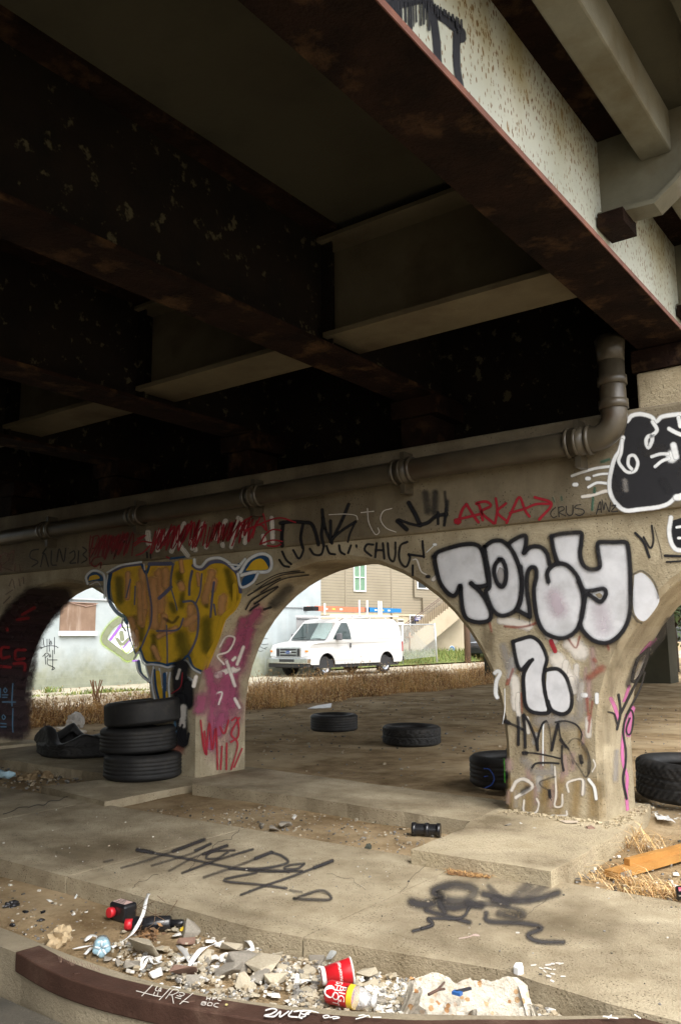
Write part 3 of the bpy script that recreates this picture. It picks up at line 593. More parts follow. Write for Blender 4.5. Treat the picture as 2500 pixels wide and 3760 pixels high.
# -- red scribbles over white along the left of the cap
p = Paint(cap_hit, F_)
for a, b in (((560, 300), (550, 430)), ((640, 290), (580, 360)), ((740, 240), (650, 440)), ((790, 360), (820, 430)), ((880, 240), (800, 420)), ((1040, 220), (970, 350)), ((1130, 200), (1080, 410)), ((1180, 260), (1180, 380)), ((1370, 200), (1380, 370)), ((1310, 330), (1320, 380)), ((480, 310), (490, 380)), ((900, 400), (902, 412)), ((1020, 390), (1022, 402)), ((700, 380), (770, 470)), ((1150, 210), (1160, 330))): p.stroke([a, b], 44 if a[0] != 480 else 60, WHTF); p.stroke([a, b], 18, WHTF)
rr = random.Random(5)
def scribble(x0, x1, top, bot, n, w, m):
    pts = []
    for i in range(n):
        t = i/(n-1); x = x0+(x1-x0)*t
        pts += [(x+rr.uniform(-6, 20), top(t)+rr.uniform(-14, 20)), (x-rr.uniform(5, 34), bot(t)+rr.uniform(-50, 18))]
    p.stroke(pts, w, m)
scribble(530, 900, lambda t: 285-60*t, lambda t: 450-50*t, 9, 11, RED); scribble(930, 1250, lambda t: 250-50*t, lambda t: 400-30*t, 10, 11, RED); scribble(560, 860, lambda t: 300-60*t, lambda t: 430-40*t, 6, 9, REDD)
scribble(545, 890, lambda t: 270-60*t, lambda t: 430-60*t, 12, 8, RED); scribble(940, 1230, lambda t: 240-50*t, lambda t: 380-30*t, 12, 8, REDD); scribble(100, 360, lambda t: 340-40*t, lambda t: 470-10*t, 10, 7, RED)
for s_ in ([(1220, 340), (1270, 240), (1310, 170), (1340, 290)], [(1180, 300), (1300, 240), (1430, 200), (1545, 232)], [(1290, 390), (1330, 320), (1380, 285), (1440, 290)], [(1300, 385), (1380, 360), (1450, 370)], [(1345, 400), (1400, 405), (1440, 390)], [(1180, 290), (1290, 250), (1335, 290)], [(1090, 400), (1150, 250), (1230, 190)], [(385, 385), (470, 325), (410, 350)], [(390, 400), (440, 370), (510, 378)], [(400, 470), (450, 450), (500, 400)], [(620, 480), (640, 490)]): p.stroke(s_, 12, RED)
scribble(90, 380, lambda t: 345-40*t, lambda t: 500-20*t, 9, 10, REDD); scribble(150, 340, lambda t: 350-40*t, lambda t: 480-10*t, 7, 9, REDD); p.stroke([(140, 480), (100, 490), (80, 530), (110, 550), (150, 520), (145, 560)], 12, REDD); p.stroke([(75, 330), (65, 430), (70, 530)], 10, REDD); p.stroke([(85, 340), (130, 330), (135, 400), (90, 420)], 10, REDD)
p.stroke([(480, 450), (482, 485)], 16, BLK); p.stroke([(505, 460), (507, 490)], 12, BLK)
child(p.build('graffiti', None, 'tangled red handwriting over white paint streaks'))
p = Paint(cap_hit, L_)
for s_ in ([(180, 272), (148, 280), (142, 310), (178, 330), (150, 352)], [(190, 352), (206, 290), (226, 350)], [(240, 280), (240, 340), (262, 345)], [(265, 330), (276, 270), (296, 330), (306, 268)], [(325, 290), (345, 280), (347, 310), (325, 335), (352, 335)], [(366, 280), (362, 335)], [(385, 262), (402, 278), (386, 297), (404, 318), (380, 335)], [(200, 290), (215, 270)]): p.stroke(s_, 9, GRN if s_[0][0] == 200 else BLKF); p.stroke(s_, 5, BLK)
for s_ in ([(0, 310), (30, 290), (45, 320), (10, 350), (60, 370)], [(5, 300), (8, 370)], [(75, 340), (72, 372)], [(95, 345), (98, 372)], [(40, 300), (70, 280), (60, 340)]): p.stroke(s_, 10, REDF)
child(p.build('graffiti', None, 'thin dark letters and faded red strokes at the left end'))
p = Paint(face, L_)
for s_ in ([(45, 440), (60, 410), (70, 450)], [(90, 410), (95, 440)], [(110, 400), (112, 430)], [(30, 480), (60, 460)], [(20, 520), (50, 490)]): p.stroke(s_, 9, REDF)
child(p.build('graffiti', None, 'faded red strokes over the left arch'))
# -- the mustard piece
p = Paint(face, D_)
p.fill([(250, 245), (330, 200), (480, 190), (700, 190), (716, 160), (836, 145), (850, 190), (920, 200), (1000, 170), (1090, 180), (1150, 240), (1180, 330), (1190, 420), (1150, 510), (1080, 580), (1040, 700), (1000, 800), (960, 900), (930, 945), (860, 920), (810, 860), (760, 890), (700, 895), (500, 890), (470, 800), (430, 830), (400, 700), (370, 560), (300, 510), (260, 400)], YEL)
for s_, w, m in (([(310, 290), (320, 440)], 90, OLV), ([(740, 250), (745, 300)], 80, OLV), ([(930, 400), (940, 480)], 50, OLV), ([(1090, 230), (1140, 420)], 80, OLV), ([(940, 600), (940, 780)], 120, OLV), ([(760, 700), (780, 820)], 150, OLV), ([(560, 700), (570, 850)], 70, OLV), ([(480, 600), (470, 720)], 55, OLV), ([(690, 470), (710, 520)], 60, OLV), ([(430, 560), (440, 690)], 50, OLV), ([(770, 400), (760, 480)], 60, OLV),
    ([(480, 230), (495, 500)], 85, ORG), ([(600, 250), (610, 500)], 130, ORG), ([(400, 580), (430, 720)], 80, ORG), ([(830, 490), (840, 640)], 90, ORG), ([(980, 240), (930, 440)], 90, ORG), ([(1060, 420), (1050, 520)], 90, ORG), ([(640, 560), (620, 660)], 80, ORG), ([(380, 250), (375, 420)], 60, ORG), ([(770, 350), (760, 330)], 80, ORG), ([(500, 520), (480, 620)], 50, ORG), ([(560, 780), (600, 860)], 60, ORG), ([(560, 300), (570, 620)], 110, ORG), ([(650, 230), (650, 330)], 90, ORG), ([(460, 320), (470, 600)], 70, ORG), ([(860, 560), (800, 600)], 90, ORG), ([(720, 640), (600, 700)], 60, ORG), ([(990, 360), (1000, 300)], 70, ORG), ([(880, 250), (890, 330)], 40, ORG), ([(760, 160), (770, 230)], 50, ORG), ([(440, 760), (440, 660)], 50, ORG),
    ([(640, 570), (700, 600), (740, 560)], 30, BLKF)): p.stroke(s_, w, m)
for s_, w, m in (([(255, 245), (238, 350), (250, 450), (300, 525), (350, 560), (372, 600)], 30, BLU), ([(372, 590), (385, 680), (410, 760), (440, 840)], 12, BLU), ([(250, 240), (350, 195), (470, 178)], 26, BLV), ([(480, 185), (512, 245), (535, 185)], 20, BLU), ([(535, 180), (690, 175)], 28, BLV), ([(705, 180), (690, 280), (690, 350)], 16, BLV), ([(690, 345), (650, 385), (605, 425)], 28, BLV), ([(510, 240), (530, 350), (550, 480), (545, 600), (500, 720), (470, 790), (430, 850)], 15, BLV), ([(690, 350), (720, 450), (735, 510)], 11, BLV), ([(842, 230), (825, 320), (822, 400)], 20, BLV), ([(912, 250), (900, 380), (870, 460)], 13, BLV),
    ([(850, 190), (880, 212), (920, 212), (980, 168), (1060, 165), (1120, 200), (1170, 260), (1190, 380)], 26, BLV), ([(1000, 310), (985, 440), (975, 560)], 18, BLV), ([(1000, 470), (1012, 545)], 14, BLV), ([(780, 450), (850, 450), (885, 520), (885, 650), (860, 750), (812, 840)], 18, BLV), ([(660, 620), (665, 780), (665, 900)], 12, BLV), ([(470, 790), (510, 880), (600, 890), (660, 905), (690, 895)], 20, BLU), ([(690, 895), (760, 885), (815, 840), (850, 920), (905, 948)], 18, BLU), ([(400, 290), (370, 420)], 12, BLV), ([(435, 340), (430, 470)], 12, BLV), ([(590, 660), (740, 650), (780, 570)], 14, BLV),
    ([(1150, 330), (1140, 480), (1060, 570), (1020, 720), (960, 840)], 30, YEL), ([(460, 880), (480, 970), (550, 1030)], 26, BLU)): p.stroke(s_, w, m)
p.fill([(1190, 250), (1240, 160), (1330, 115), (1400, 140), (1405, 220), (1300, 235)], BLU); p.fill([(1230, 225), (1280, 160), (1340, 140), (1380, 180), (1380, 220)], YEL); p.fill([(1195, 335), (1220, 270), (1315, 245), (1290, 300), (1225, 345)], BLU); p.fill([(1140, 190), (1200, 170), (1180, 230)], BLU)
p.fill([(92, 310), (95, 265), (140, 235), (195, 260), (205, 300), (150, 300)], BLU); p.fill([(100, 300), (112, 268), (160, 257), (182, 280), (150, 290)], YEL); p.stroke([(110, 330), (170, 310), (205, 380)], 12, WHTF); p.stroke([(150, 340), (205, 340)], 30, MSK)
for s_, w in (([(235, 240), (330, 190), (480, 165)], 14), ([(500, 180), (505, 220)], 9), ([(862, 148), (868, 188), (912, 198), (960, 148), (1040, 136), (1110, 170), (1160, 215), (1225, 145)], 20), ([(1190, 245), (1250, 150), (1340, 106), (1405, 130), (1415, 200), (1380, 236), (1290, 238), (1200, 260)], 22), ([(1175, 250), (1200, 345), (1280, 312), (1320, 245)], 18), ([(1110, 180), (1190, 190)], 12), ([(95, 320), (85, 270), (130, 228), (190, 238), (218, 280), (218, 420)], 17), ([(240, 260), (228, 350), (240, 450)], 10), ([(430, 862), (465, 812), (500, 895), (560, 900), (620, 908), (670, 922), (700, 915), (760, 908), (802, 872), (850, 930), (905, 962)], 14), ([(445, 880), (465, 960), (540, 1022), (512, 910)], 12), ([(570, 920), (556, 1020), (580, 1150), (610, 1170)], 14), ([(612, 930), (632, 1070), (665, 960)], 13), ([(690, 960), (680, 1050), (690, 1180)], 14), ([(350, 570), (345, 620), (370, 660)], 12), ([(820, 1000), (850, 1020)], 26)): p.stroke(s_, w*1.35, WHT)
for s_, w, m in (([(600, 960), (622, 1140)], 34, YEL), ([(578, 940), (588, 1060), (612, 1160)], 16, BLU), ([(650, 970), (650, 1160)], 28, BLU), ([(665, 1100), (668, 1170)], 16, YEL), ([(770, 920), (765, 1000), (775, 1180)], 150, BLK), ([(820, 1050), (820, 1180)], 100, BLK), ([(780, 960), (765, 1060), (700, 1110)], 9, RED), ([(760, 940), (740, 1000)], 30, WHTF)): p.stroke(s_, w, m)
p.fill([(684, 150), (700, 115), (740, 105), (790, 115), (820, 130)], BLU)
for s_, w, m in (([(840, 960), (845, 1050), (850, 1160)], 70, BLK), ([(855, 1000), (850, 1080)], 40, WHTF), ([(850, 1080), (835, 1130), (865, 1170), (880, 1120)], 13, BLK), ([(800, 1100), (818, 1120), (815, 1060)], 12, LBL), ([(810, 1180), (850, 1200)], 40, REDF)): p.stroke(s_, w, m, L_)
child(p.build('graffiti', None, 'mustard yellow bubble letter piece with blue outlines and white glow'))
# -- pink smears, red tags and black tags on the inner face of that pier
p = Paint(soffit_hit(2), L_)
MAGW = spray('pink_wash', (.40, .17, .21), .6, (-.3, 1), 1.1, 9)
for s_, w in (([(1190, 560), (1110, 720), (1050, 900)], 120), ([(1140, 640), (1120, 820)], 110), ([(1000, 800), (950, 980)], 120), ([(1070, 900), (1080, 1040)], 110), ([(980, 1000), (990, 1200)], 130), ([(1100, 1000), (1060, 1150)], 80)): p.stroke(s_, w, MAGW)
for s_, w, m in (([(1185, 560), (1140, 620)], 56, MAG), ([(1060, 690), (1040, 740)], 60, MAG), ([(1110, 710), (1050, 900), (1030, 1050)], 80, MAG), ([(930, 960), (920, 1010)], 60, MAG), ([(980, 900), (970, 1180)], 44, MAG), ([(1060, 900), (1070, 990)], 60, MAG), ([(1130, 650), (1100, 760)], 50, MAG), ([(1075, 760), (1020, 960)], 90, MAG), ([(1120, 600), (1090, 700)], 50, MAG), ([(1150, 640), (1130, 720)], 40, MAG), ([(960, 830), (990, 940)], 50, MAG), ([(1020, 1040), (1000, 1120)], 50, MAG), ([(1000, 850), (1090, 820)], 40, WHTF), ([(1040, 780), (1080, 900)], 20, WHTF), ([(1080, 960), (1100, 1000)], 20, WHTF), ([(1010, 720), (1040, 672), (1080, 680), (1050, 740), (1000, 760), (1030, 800)], 12, WHTF), ([(970, 945), (1020, 930), (1005, 985)], 12, WHTF), ([(1120, 720), (1090, 800)], 20, WHTF), ([(1070, 780), (1080, 770)], 20, WHTF), ([(900, 860), (890, 900)], 26, WHTF),
    ([(922, 1060), (935, 1180), (950, 1215), (940, 1110)], 9, RED), ([(930, 1120), (946, 1215), (962, 1070), (976, 1195), (992, 1095), (1000, 1285)], 9, RED), ([(1020, 1180), (1014, 1285)], 9, RED), ([(1042, 1165), (1040, 1285)], 9, RED), ([(1100, 1048), (1062, 1120), (1092, 1170), (1062, 1285)], 9, RED), ([(1112, 1190), (1076, 1275)], 9, RED), ([(1065, 1060), (1090, 1050), (1095, 1130), (1060, 1160)], 9, RED), ([(1010, 1090), (1030, 1120), (1050, 1060)], 9, RED)): p.stroke(s_, w*1.35 if m is MAG else w, m)
for s_, w in (([(1130, 545), (1160, 500), (1230, 460), (1280, 440), (1200, 500), (1170, 520)], 9), ([(1140, 480), (1210, 440), (1290, 400)], 8), ([(1170, 460), (1240, 410), (1300, 385), (1400, 372)], 7), ([(1200, 465), (1300, 405), (1420, 385)], 7), ([(1150, 550), (1190, 520)], 10), ([(1215, 545), (1245, 535)], 12), ([(1180, 430), (1280, 380), (1380, 365)], 6), ([(1260, 520), (1330, 450)], 70)): p.stroke(s_, w, BLK if w < 50 else BLKF)
child(p.build('graffiti', None, 'magenta smears and looping red letters inside the arch'))
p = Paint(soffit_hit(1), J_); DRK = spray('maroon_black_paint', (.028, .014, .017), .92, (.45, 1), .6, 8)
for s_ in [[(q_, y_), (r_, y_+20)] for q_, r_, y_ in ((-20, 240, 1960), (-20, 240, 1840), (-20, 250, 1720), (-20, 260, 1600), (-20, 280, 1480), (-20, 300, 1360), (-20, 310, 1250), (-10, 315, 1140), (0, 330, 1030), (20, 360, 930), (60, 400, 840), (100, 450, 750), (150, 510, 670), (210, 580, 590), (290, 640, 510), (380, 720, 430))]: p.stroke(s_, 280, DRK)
for s_ in ([(150, 1440), (140, 1600), (140, 1700)], [(30, 1655), (180, 1655)], [(150, 1730), (145, 1900), (150, 2000)], [(60, 1490), (82, 1520), (62, 1545), (45, 1518), (60, 1490)], [(30, 1572), (90, 1572)], [(30, 1600), (80, 1600)], [(40, 1800), (62, 1830), (42, 1855), (25, 1825), (40, 1800)], [(5, 1500), (5, 1600)], [(10, 1900), (70, 1905)], [(10, 1940), (70, 1940)]): p.stroke(s_, 16, LBL)
for s_ in ([(100, 1020), (20, 1030), (20, 1140), (110, 1130)], [(290, 1050), (185, 1060), (185, 1160), (280, 1150)], [(160, 1210), (280, 1210), (285, 1290)], [(10, 1240), (120, 1250)], [(80, 800), (85, 820)], [(260, 640), (400, 560)], [(200, 700), (330, 680)]): p.stroke(s_, 40, REDD)
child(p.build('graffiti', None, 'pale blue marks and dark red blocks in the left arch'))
# ------------------------------------------------------------------ drain pipe on the cap
dp = thing('drain_pipe', 'old cast iron drain pipe dropping from the deck and running along the cap', 'pipe', (-1.9, 5.22, 2.45))
YP = YF-.035-.115
hz = [gy(2152, 1618, YP), gy(0, 1977, YP)]; d = (hz[1]-hz[0])
elbow_c = hz[0]; vx = gy(2252, 1500, YP).x
pts = [Vector((vx, YP, 3.1)), Vector((vx, YP, elbow_c.z+.14))]
for k in range(1, 8):
    a = math.pi/2*k/8; pts.append(Vector((vx-.14*(1-math.cos(a)), YP, elbow_c.z+.14-.14*math.sin(a)+.0)))
pts += [hz[0]+d*t for t in (.012, .3, .6, 1.0, 1.5)]
g = MB(); g.tube(pts, .083, 20); child(g.build('pipe_run', m_pipe), dp)
g = MB(); g.tube([(vx, YP, 2.93), (vx, YP, 3.0), (vx, YP, 3.08)], [.085, .089, .098], 20); child(g.build('pipe_funnel', m_pipe), dp)
for z in (2.64, 2.80):
    g = MB(); g.tube([(vx, YP, z-.03), (vx, YP, z-.028), (vx, YP, z+.028), (vx, YP, z+.03)], [.085, .094, .094, .085], 22); child(g.build('pipe_band', m_pipe), dp)
for u in (2128, 1480, 930, 502, 182):
    x = gy(u, 1800, YP).x; t = (x-hz[0].x)/d.x; c = hz[0]+d*t; dn = d.normalized()
    g = MB()
    for o_ in (-.085, .055): g.tube([c+dn*(o_-.012), c+dn*(o_-.01), c+dn*(o_+.014), c+dn*(o_+.016)], [.083, .100, .100, .083], 22)
    g.tube([c-dn*.07, c+dn*.05], .093, 22); cp = child(g.build('coupling', m_pipe), dp)
    g = MB(); g.tube([c+dn*-.012, c+dn*.012], .097, 22)
    g.box((c.x-.02, YP-.01, c.z-.17), (c.x+.02, YF-.036, c.z-.09)); g.box((c.x-.02, YP-.01, c.z+.09), (c.x+.02, YF-.036, c.z+.15)); g.tube([(c.x, YF-.05, c.z+.13), (c.x, YF-.035, c.z+.13)], .014, 8)
    child(g.build('pipe_strap', m_pipe), dp)
# ------------------------------------------------------------------ tyres
def tyre_mat():
    m, n, l, P = nodes('tyre_rubber')
    t = noise_node(n, l, 5, 7, .7)
    l.new(ramp(n, l, t.outputs[0], [(.35, (.013, .013, .013)), (.6, (.026, .025, .024)), (.85, (.07, .06, .046))]).outputs[0], P.inputs['Base Color'])
    P.inputs['Roughness'].default_value = .62; P.inputs['Specular IOR Level'].default_value = .35
    bump(n, l, P, noise_node(n, l, 60, 4).outputs[0], .25, .004)
    return m
m_tyre = tyre_mat()
def make_tyre(name, label, c, rad=.33, w=.23, tread='road', tilt=(0, 0), rot=0, group=None, squash=None):
    hw = w/2; ri = rad*.60
    prof = [(ri+.01, -hw*.42), (ri, -hw*.62), (ri+.018, -hw*.84), (ri+.05, -hw*.95), (rad-.07, -hw), (rad-.03, -hw*.96), (rad-.008, -hw*.82)]
    tz = [-.74+1.48*k/20 for k in range(21)]
    prof += [(rad, hw*t) for t in tz]; nt0 = 7; nt1 = nt0+20
    prof += [(rad-.008, hw*.82), (rad-.03, hw*.96), (rad-.07, hw), (ri+.05, hw*.95), (ri+.018, hw*.84), (ri, hw*.62), (ri+.01, hw*.42), (ri+.03, hw*.6), (rad-.04, hw*.72), (rad-.02, 0), (rad-.04, -hw*.72), (ri+.03, -hw*.6), (ri+.01, -hw*.42)]
    def mod(a, j, z):
        if not nt0 <= j <= nt1: 
            if tread == 'lug' and j in (6, nt1+1): return -.012 if (a*26/math.pi) % 2 < .8 else .003
            return 0
        t = (j-nt0)/20
        if tread == 'road': return -.009 if j-nt0 in (4, 8, 12, 16) else 0
        if tread == 'lug':
            k = (a*24/math.pi + 1.6*abs(t-.5)*2 + (.5 if t > .5 else 0)) % 1.0
            return -.016 if (k < .22 or j-nt0 in (7, 13)) else 0
        k = (a*15/math.pi*1.4 + 1.8*math.sin(t*9)) % 1.0
        return -.013 if k < .2 or j-nt0 == 10 else 0
    mt = Matrix.Rotation(tilt[0], 4, 'X') @ Matrix.Rotation(tilt[1], 4, 'Y') @ Matrix.Rotation(rot, 4, 'Z')
    g = MB(); g.lathe(prof, mt, 150 if tread != 'road' else 80, mod=mod if tread else None)
    if squash: g.v = [squash(Vector(p)) for p in g.v]
    zmin = min(p[2] for p in g.v)
    o = g.build(name, m_tyre, None); o.location = (c[0], c[1], c[2]-zmin)
    return tag(o, label, 'tyre', group)
sc = gz(520, 2845, 0)
SC = gz(516, 2874, -.045); SC = SC+Vector((SC.x, SC.y, 0)).normalized()*.33
TG = 'tyres stacked by the pier'
for i, (dx, dy, z, tl, rw, lab) in enumerate(((.03, 0, .0, (0, 0), (.345, .222), 'bottom tyre of the black stack with straight tread grooves'), (-.057, .02, .219, (.015, -.015), (.345, .222), 'middle tyre of the black stack pushed out to one side'), (-.01, .02, .442, (.035, -.075), (.345, .217), 'tilted top tyre of the black stack in front of the yellow piece'))):
    make_tyre('tyre', lab, SC+Vector((dx, dy, z)), rw[0], rw[1], ('road', 'road', None)[i], tl, i, TG)
def lie(u, v, z=-.09, r=.33): 
    p = gz(u, v, z); q = (p-CAM); q.z = 0; q.normalize(); return p+q*r
make_tyre('tyre', 'low worn tyre lying flat on the dirt nearer the dry weeds', lie(1227, 2692), .33, .225, 'road', (0.01, .01), .3)
make_tyre('tyre', 'grubby knobbly tyre lying flat on the dirt right of the other flat tyre', lie(1512, 2746), .35, .22, 'block', (.0, .02), .8)
t3 = make_tyre('tyre', 'tyre with a blue chalk ring half hidden behind the near pier', Vector((-3.16, 6.62, -.06)), .34, .25, 'road', (0, 0), 1)
t4 = make_tyre('tyre', 'chunky lug tread tyre lying right of the near pier', Vector((-1.72, 6.75, -.055)), .42, .285, 'lug', (.0, .03), .2)
pm_ = Paint(lambda u, v: ((lambda d_: (CAM+d_*((t3.location-CAM).dot(Vector((d_.x, d_.y, 0)).normalized())/Vector((d_.x, d_.y, 0)).length - .335/Vector((d_.x, d_.y, 0)).length), -Vector((d_.x, d_.y, 0)).normalized()))(ray(u, v))), C_, .012)
pm_.stroke([(150, 1020), (190, 1030), (222, 1090), (200, 1140), (155, 1160)], 12, spray('blue_chalk', (.02, .05, .2), .9))
pm_.stroke([(150, 1080), (175, 1075)], 8, MATS['blue_chalk'])
cm = pm_.build('chalk_mark', None); cm.parent = t3; cm.location = -t3.location
def sq(p):
    a = math.atan2(p.y, p.x); k = 1+.16*math.sin(2*a+.4); n = noise.noise(p*4)*.04+noise.noise(p*13)*.012
    zc = p.z+.11; zc *= .70+.42*math.sin(a*2.0+2.6)**2; f = 1+n*1.2
    q = Vector((p.x*k*1.22*f, p.y*f*.85, zc*(1+n*2.5)))
    if zc > .12: q.z += .035*math.sin(3*a+1)*(zc-.1)/.1; q.x *= 1+.12*math.sin(4*a); q.y *= 1-.1*math.cos(3*a)
    return q
make_tyre('tyre', 'torn collapsed black tyre slumped on the dirt under the left arch', Vector((-7.75, 5.62, -.03)), .36, .24, 'block', (0, 0), 2.1, squash=sq)
g = MB(); vs = []
def lump(name, c, r, mat, label, cat, seed, flat=.7, sub=3, amp=.45, fr=3, grp=None):
    b = bmesh.new(); bmesh.ops.create_icosphere(b, subdivisions=sub, radius=1)
    for v in b.verts:
        n = 1+amp*noise.noise(v.co*fr*.5+Vector((seed, 0, 0)))+amp*.4*noise.noise(v.co*fr+Vector((0, seed, 0)))
        v.co = Vector((v.co.x*r[0]*n, v.co.y*r[1]*n, v.co.z*r[2]*n))
        if v.co.z < -r[2]*.45: v.co.z = -r[2]*.45
    me = bpy.data.meshes.new(name); b.to_mesh(me); b.free(); me.materials.append(mat)
    o = bpy.data.objects.new(name, me); COL.objects.link(o); o.location = Vector(c)+Vector((0, 0, r[2]*.44)); o.rotation_euler.z = seed
    return tag(o, label, cat, grp)
lump('rubber_scrap', (-7.22, 5.98, -.03), (.16, .12, .17), m_tyre, 'ragged black rubber scrap beside the collapsed tyre', 'scrap', 3.3, amp=.3)
lump('cloth_bundle', gz(278, 2676, -.1), (.13, .12, .16), plain('dirty_white_cloth', (.55, .52, .48), .9), 'crumpled dirty white cloth on the weeds behind the collapsed tyre', 'cloth', 1.7, amp=.4, fr=6)
g = MB(); g.prism([gz(u, v, -.06) for u, v in ((205, 2676), (245, 2674), (320, 2690), (290, 2700), (262, 2697))], (0, 0, .025)); tag(g.build('board_scrap', plain('pale_board', (.5, .42, .32), .8)), 'thin pale board lying behind the collapsed tyre', 'board')

# ------------------------------------------------------------------ van
def build_van():
    p0 = gz(1191, 2484, -.10)                      # foot of the near front wheel
    # heading: the near rear wheel stands 3.5 m further along the column of pixel 1411
    best = None
    for i in range(400):
        q = gd(1411, 2464, 28+i*.03); q.z = p0.z; e = abs((q-p0).length-3.5)
        if q.y > p0.y and (best is None or e < best[0]): best = (e, q.copy())
    fwdv = (best[1]-p0); fwdv.z = 0; fwdv.normalize()           # towards the van's tail
    rightv = Vector((fwdv.y, -fwdv.x, 0))                        # towards +X side (driver's side)
    o0 = p0 - rightv*.86 - fwdv*.95
    van = thing('parked_van', 'white cargo van with a ladder rack parked facing left beside the white wall', 'van', o0)
    ang = math.atan2(fwdv.y, fwdv.x)-math.pi/2
    van.rotation_euler.z = ang
    wp = mottle('van_white', (.46, .46, .455), (.51, .51, .505), 1.5, .28, (.42, .41, .39), 1.2, (.6, .9), 0, spec=.5)
    chrome = plain('chrome', (.62, .63, .64), .14, 1); dark = plain('van_dark', (.02, .02, .022), .6); lens = plain('headlight_lens', (.62, .64, .66), .1, spec=.8)
    amber = plain('amber_lens', (.75, .24, .05), .2); glass = plain('van_glass', (.03, .045, .045), .05, spec=.9); refl = plain('painted_reflection_glass', (.20, .26, .25), .04, spec=1.0)
    def P(mb, name, mats, par=van, bv=0):
        o = mb.build(name, mats, None); o.parent = par
        if bv: bevel(o, bv, 2, 40)
        return o
    hwf = lambda z: 1.0 if z <= 1.2 else 1.0-.155*min(1, (z-1.2)/.85)**1.15
    def arc(c, r, n=12): return [(c+r*math.cos(math.pi*(1-k/n)), .42+(r-.02)*math.sin(math.pi*k/n)) for k in range(n+1)]
    low = [(.03, .5), (.03, .62), (.04, 1.02), (.14, 1.12), (.5, 1.19), (1.0, 1.25), (5.46, 1.25), (5.50, 1.0), (5.50, .5), (5.42, .42)] + arc(4.45, .43)[::-1] + arc(.95, .43)[::-1] + [(.2, .42)]
    upp = [(1.0, 1.25), (1.35, 1.58), (1.70, 1.93), (1.82, 2.01), (2.1, 2.07), (3.2, 2.09), (5.1, 2.07), (5.3, 2.0), (5.42, 1.75), (5.46, 1.25)]
    g = MB()
    nz = lambda pr: [(y, z) for y, z in pr]
    for sgn in (1, -1):
        g.poly([(sgn*hwf(z)*(1-.10*max(0, (.35-y)/.35)), y, z) for y, z in low])
        # the upper side is curved in: build it in strips
        zs = [1.25+.82*k/6 for k in range(7)]
        def span_at(z):
            yl = None
            for (a, b), (c, d_) in zip(upp[:5], upp[1:6]):
                if b <= z <= d_: yl = a+(c-a)*(z-b)/(d_-b) if d_ > b else a
            ry = [(5.46, 1.25), (5.42, 1.75), (5.3, 2.0), (5.1, 2.07)]
            yr = 5.1
            for (a, b), (c, d_) in zip(ry, ry[1:]):
                if b <= z <= d_: yr = a+(c-a)*(z-b)/(d_-b)
            return (yl if yl is not None else 2.1), yr
        for za, zb in zip(zs, zs[1:]):
            a0, a1 = span_at(za); b0, b1 = span_at(min(zb, 2.069))
            g.add([(sgn*hwf(za), a0, za), (sgn*hwf(za), a1, za), (sgn*hwf(zb), b1, zb), (sgn*hwf(zb), b0, zb)], [(0, 1, 2, 3)])
    def skin(pr, k=lambda y: 1):
        for (a, b), (c, d_) in zip(pr, pr[1:]):
            g.add([(-hwf(b)*k(a), a, b), (hwf(b)*k(a), a, b), (hwf(d_)*k(c), c, d_), (-hwf(d_)*k(c), c, d_)], [(0, 1, 2, 3)])
    skin(low[:6], lambda y: 1-.10*max(0, (.35-y)/.35)); skin(upp); skin([(5.46, 1.25), (5.5, 1.0), (5.5, .5), (5.42, .42)])
    body = P(g, 'body', wp); bevel(body, .05, 3, 30)
    g = MB(); g.box((-.93, .3, .30), (.93, 5.3, .60)); P(g, 'underbody', dark)
    # glazing
    def panel(name, pts, mat, off=(0, 0, 0), par=body, th=None):
        g = MB(); g.poly([Vector(p)+Vector(off) for p in pts]); return P(g, name, mat, par)
    y0, z0, y1, z1 = 1.04, 1.30, 1.66, 1.90
    nrm = Vector((0, -(z1-z0), (y1-y0))).normalized()*.012
    panel('windshield', [Vector((-.86, y0, z0)), Vector((.86, y0, z0)), Vector((.79, y1, z1)), Vector((-.79, y1, z1))], glass, nrm)
    panel('windshield_reflection', [Vector((.1, y0, z0)), Vector((.86, y0, z0)), Vector((.79, y1, z1)), Vector((.0, y1, z1))], refl, nrm*1.4).name = 'painted_reflection'  # paler half panel: a reflection painted over the glass
    for sgn in (1, -1):
        sx = lambda z: sgn*(hwf(z)+.006)
        panel('side_window', [(sx(1.30), 1.28, 1.30), (sx(1.30), 2.32, 1.30), (sx(1.6), 2.30, 1.6), (sx(1.90), 2.20, 1.90), (sx(1.90), 1.86, 1.90), (sx(1.6), 1.55, 1.6)], glass)
        g = MB()
        for ya, yb_, za, zb in ((2.38, 2.385, .55, 2.0), (1.36, 1.365, .55, 1.2), (1.365, 2.38, .55, .555), (2.40, 5.3, .88, .886)):
            zs2 = [za+(zb-za)*k/4 for k in range(5)]
            for a, b in zip(zs2, zs2[1:]): g.add([(sgn*(hwf(a)+.003), ya, a), (sgn*(hwf(a)+.003), yb_, a), (sgn*(hwf(b)+.003), yb_, b), (sgn*(hwf(b)+.003), ya, b)], [(0, 1, 2, 3)])
        P(g, 'door_seam', plain('seam_grey', (.16, .16, .16), .6), body)
        g = MB(); g.box((sgn*1.0, 2.22, 1.0), (sgn*1.022, 2.28, 1.16)); P(g, 'door_handle', dark, body)
        g = MB(); g.box((sgn*1.02, 1.42, 1.27), (sgn*1.24, 1.54, 1.52)); mo = P(g, 'wing_mirror', plain('mirror_grey', (.10, .10, .11), .5), body, .04)
        g = MB(); g.bar((sgn*.97, 1.48, 1.30), (sgn*1.06, 1.48, 1.32), .05, .06); P(g, 'mirror_arm', dark, mo)
        # lamps
        g = MB(); xa, xb = sgn*.60, sgn*.925
        g.prism([(xa, .005, .70), (xb, .03, .73), (xb, .035, .98), (xa, .005, 1.0)], (0, .08, 0)); hl = P(g, 'headlight', lens, van, .012)
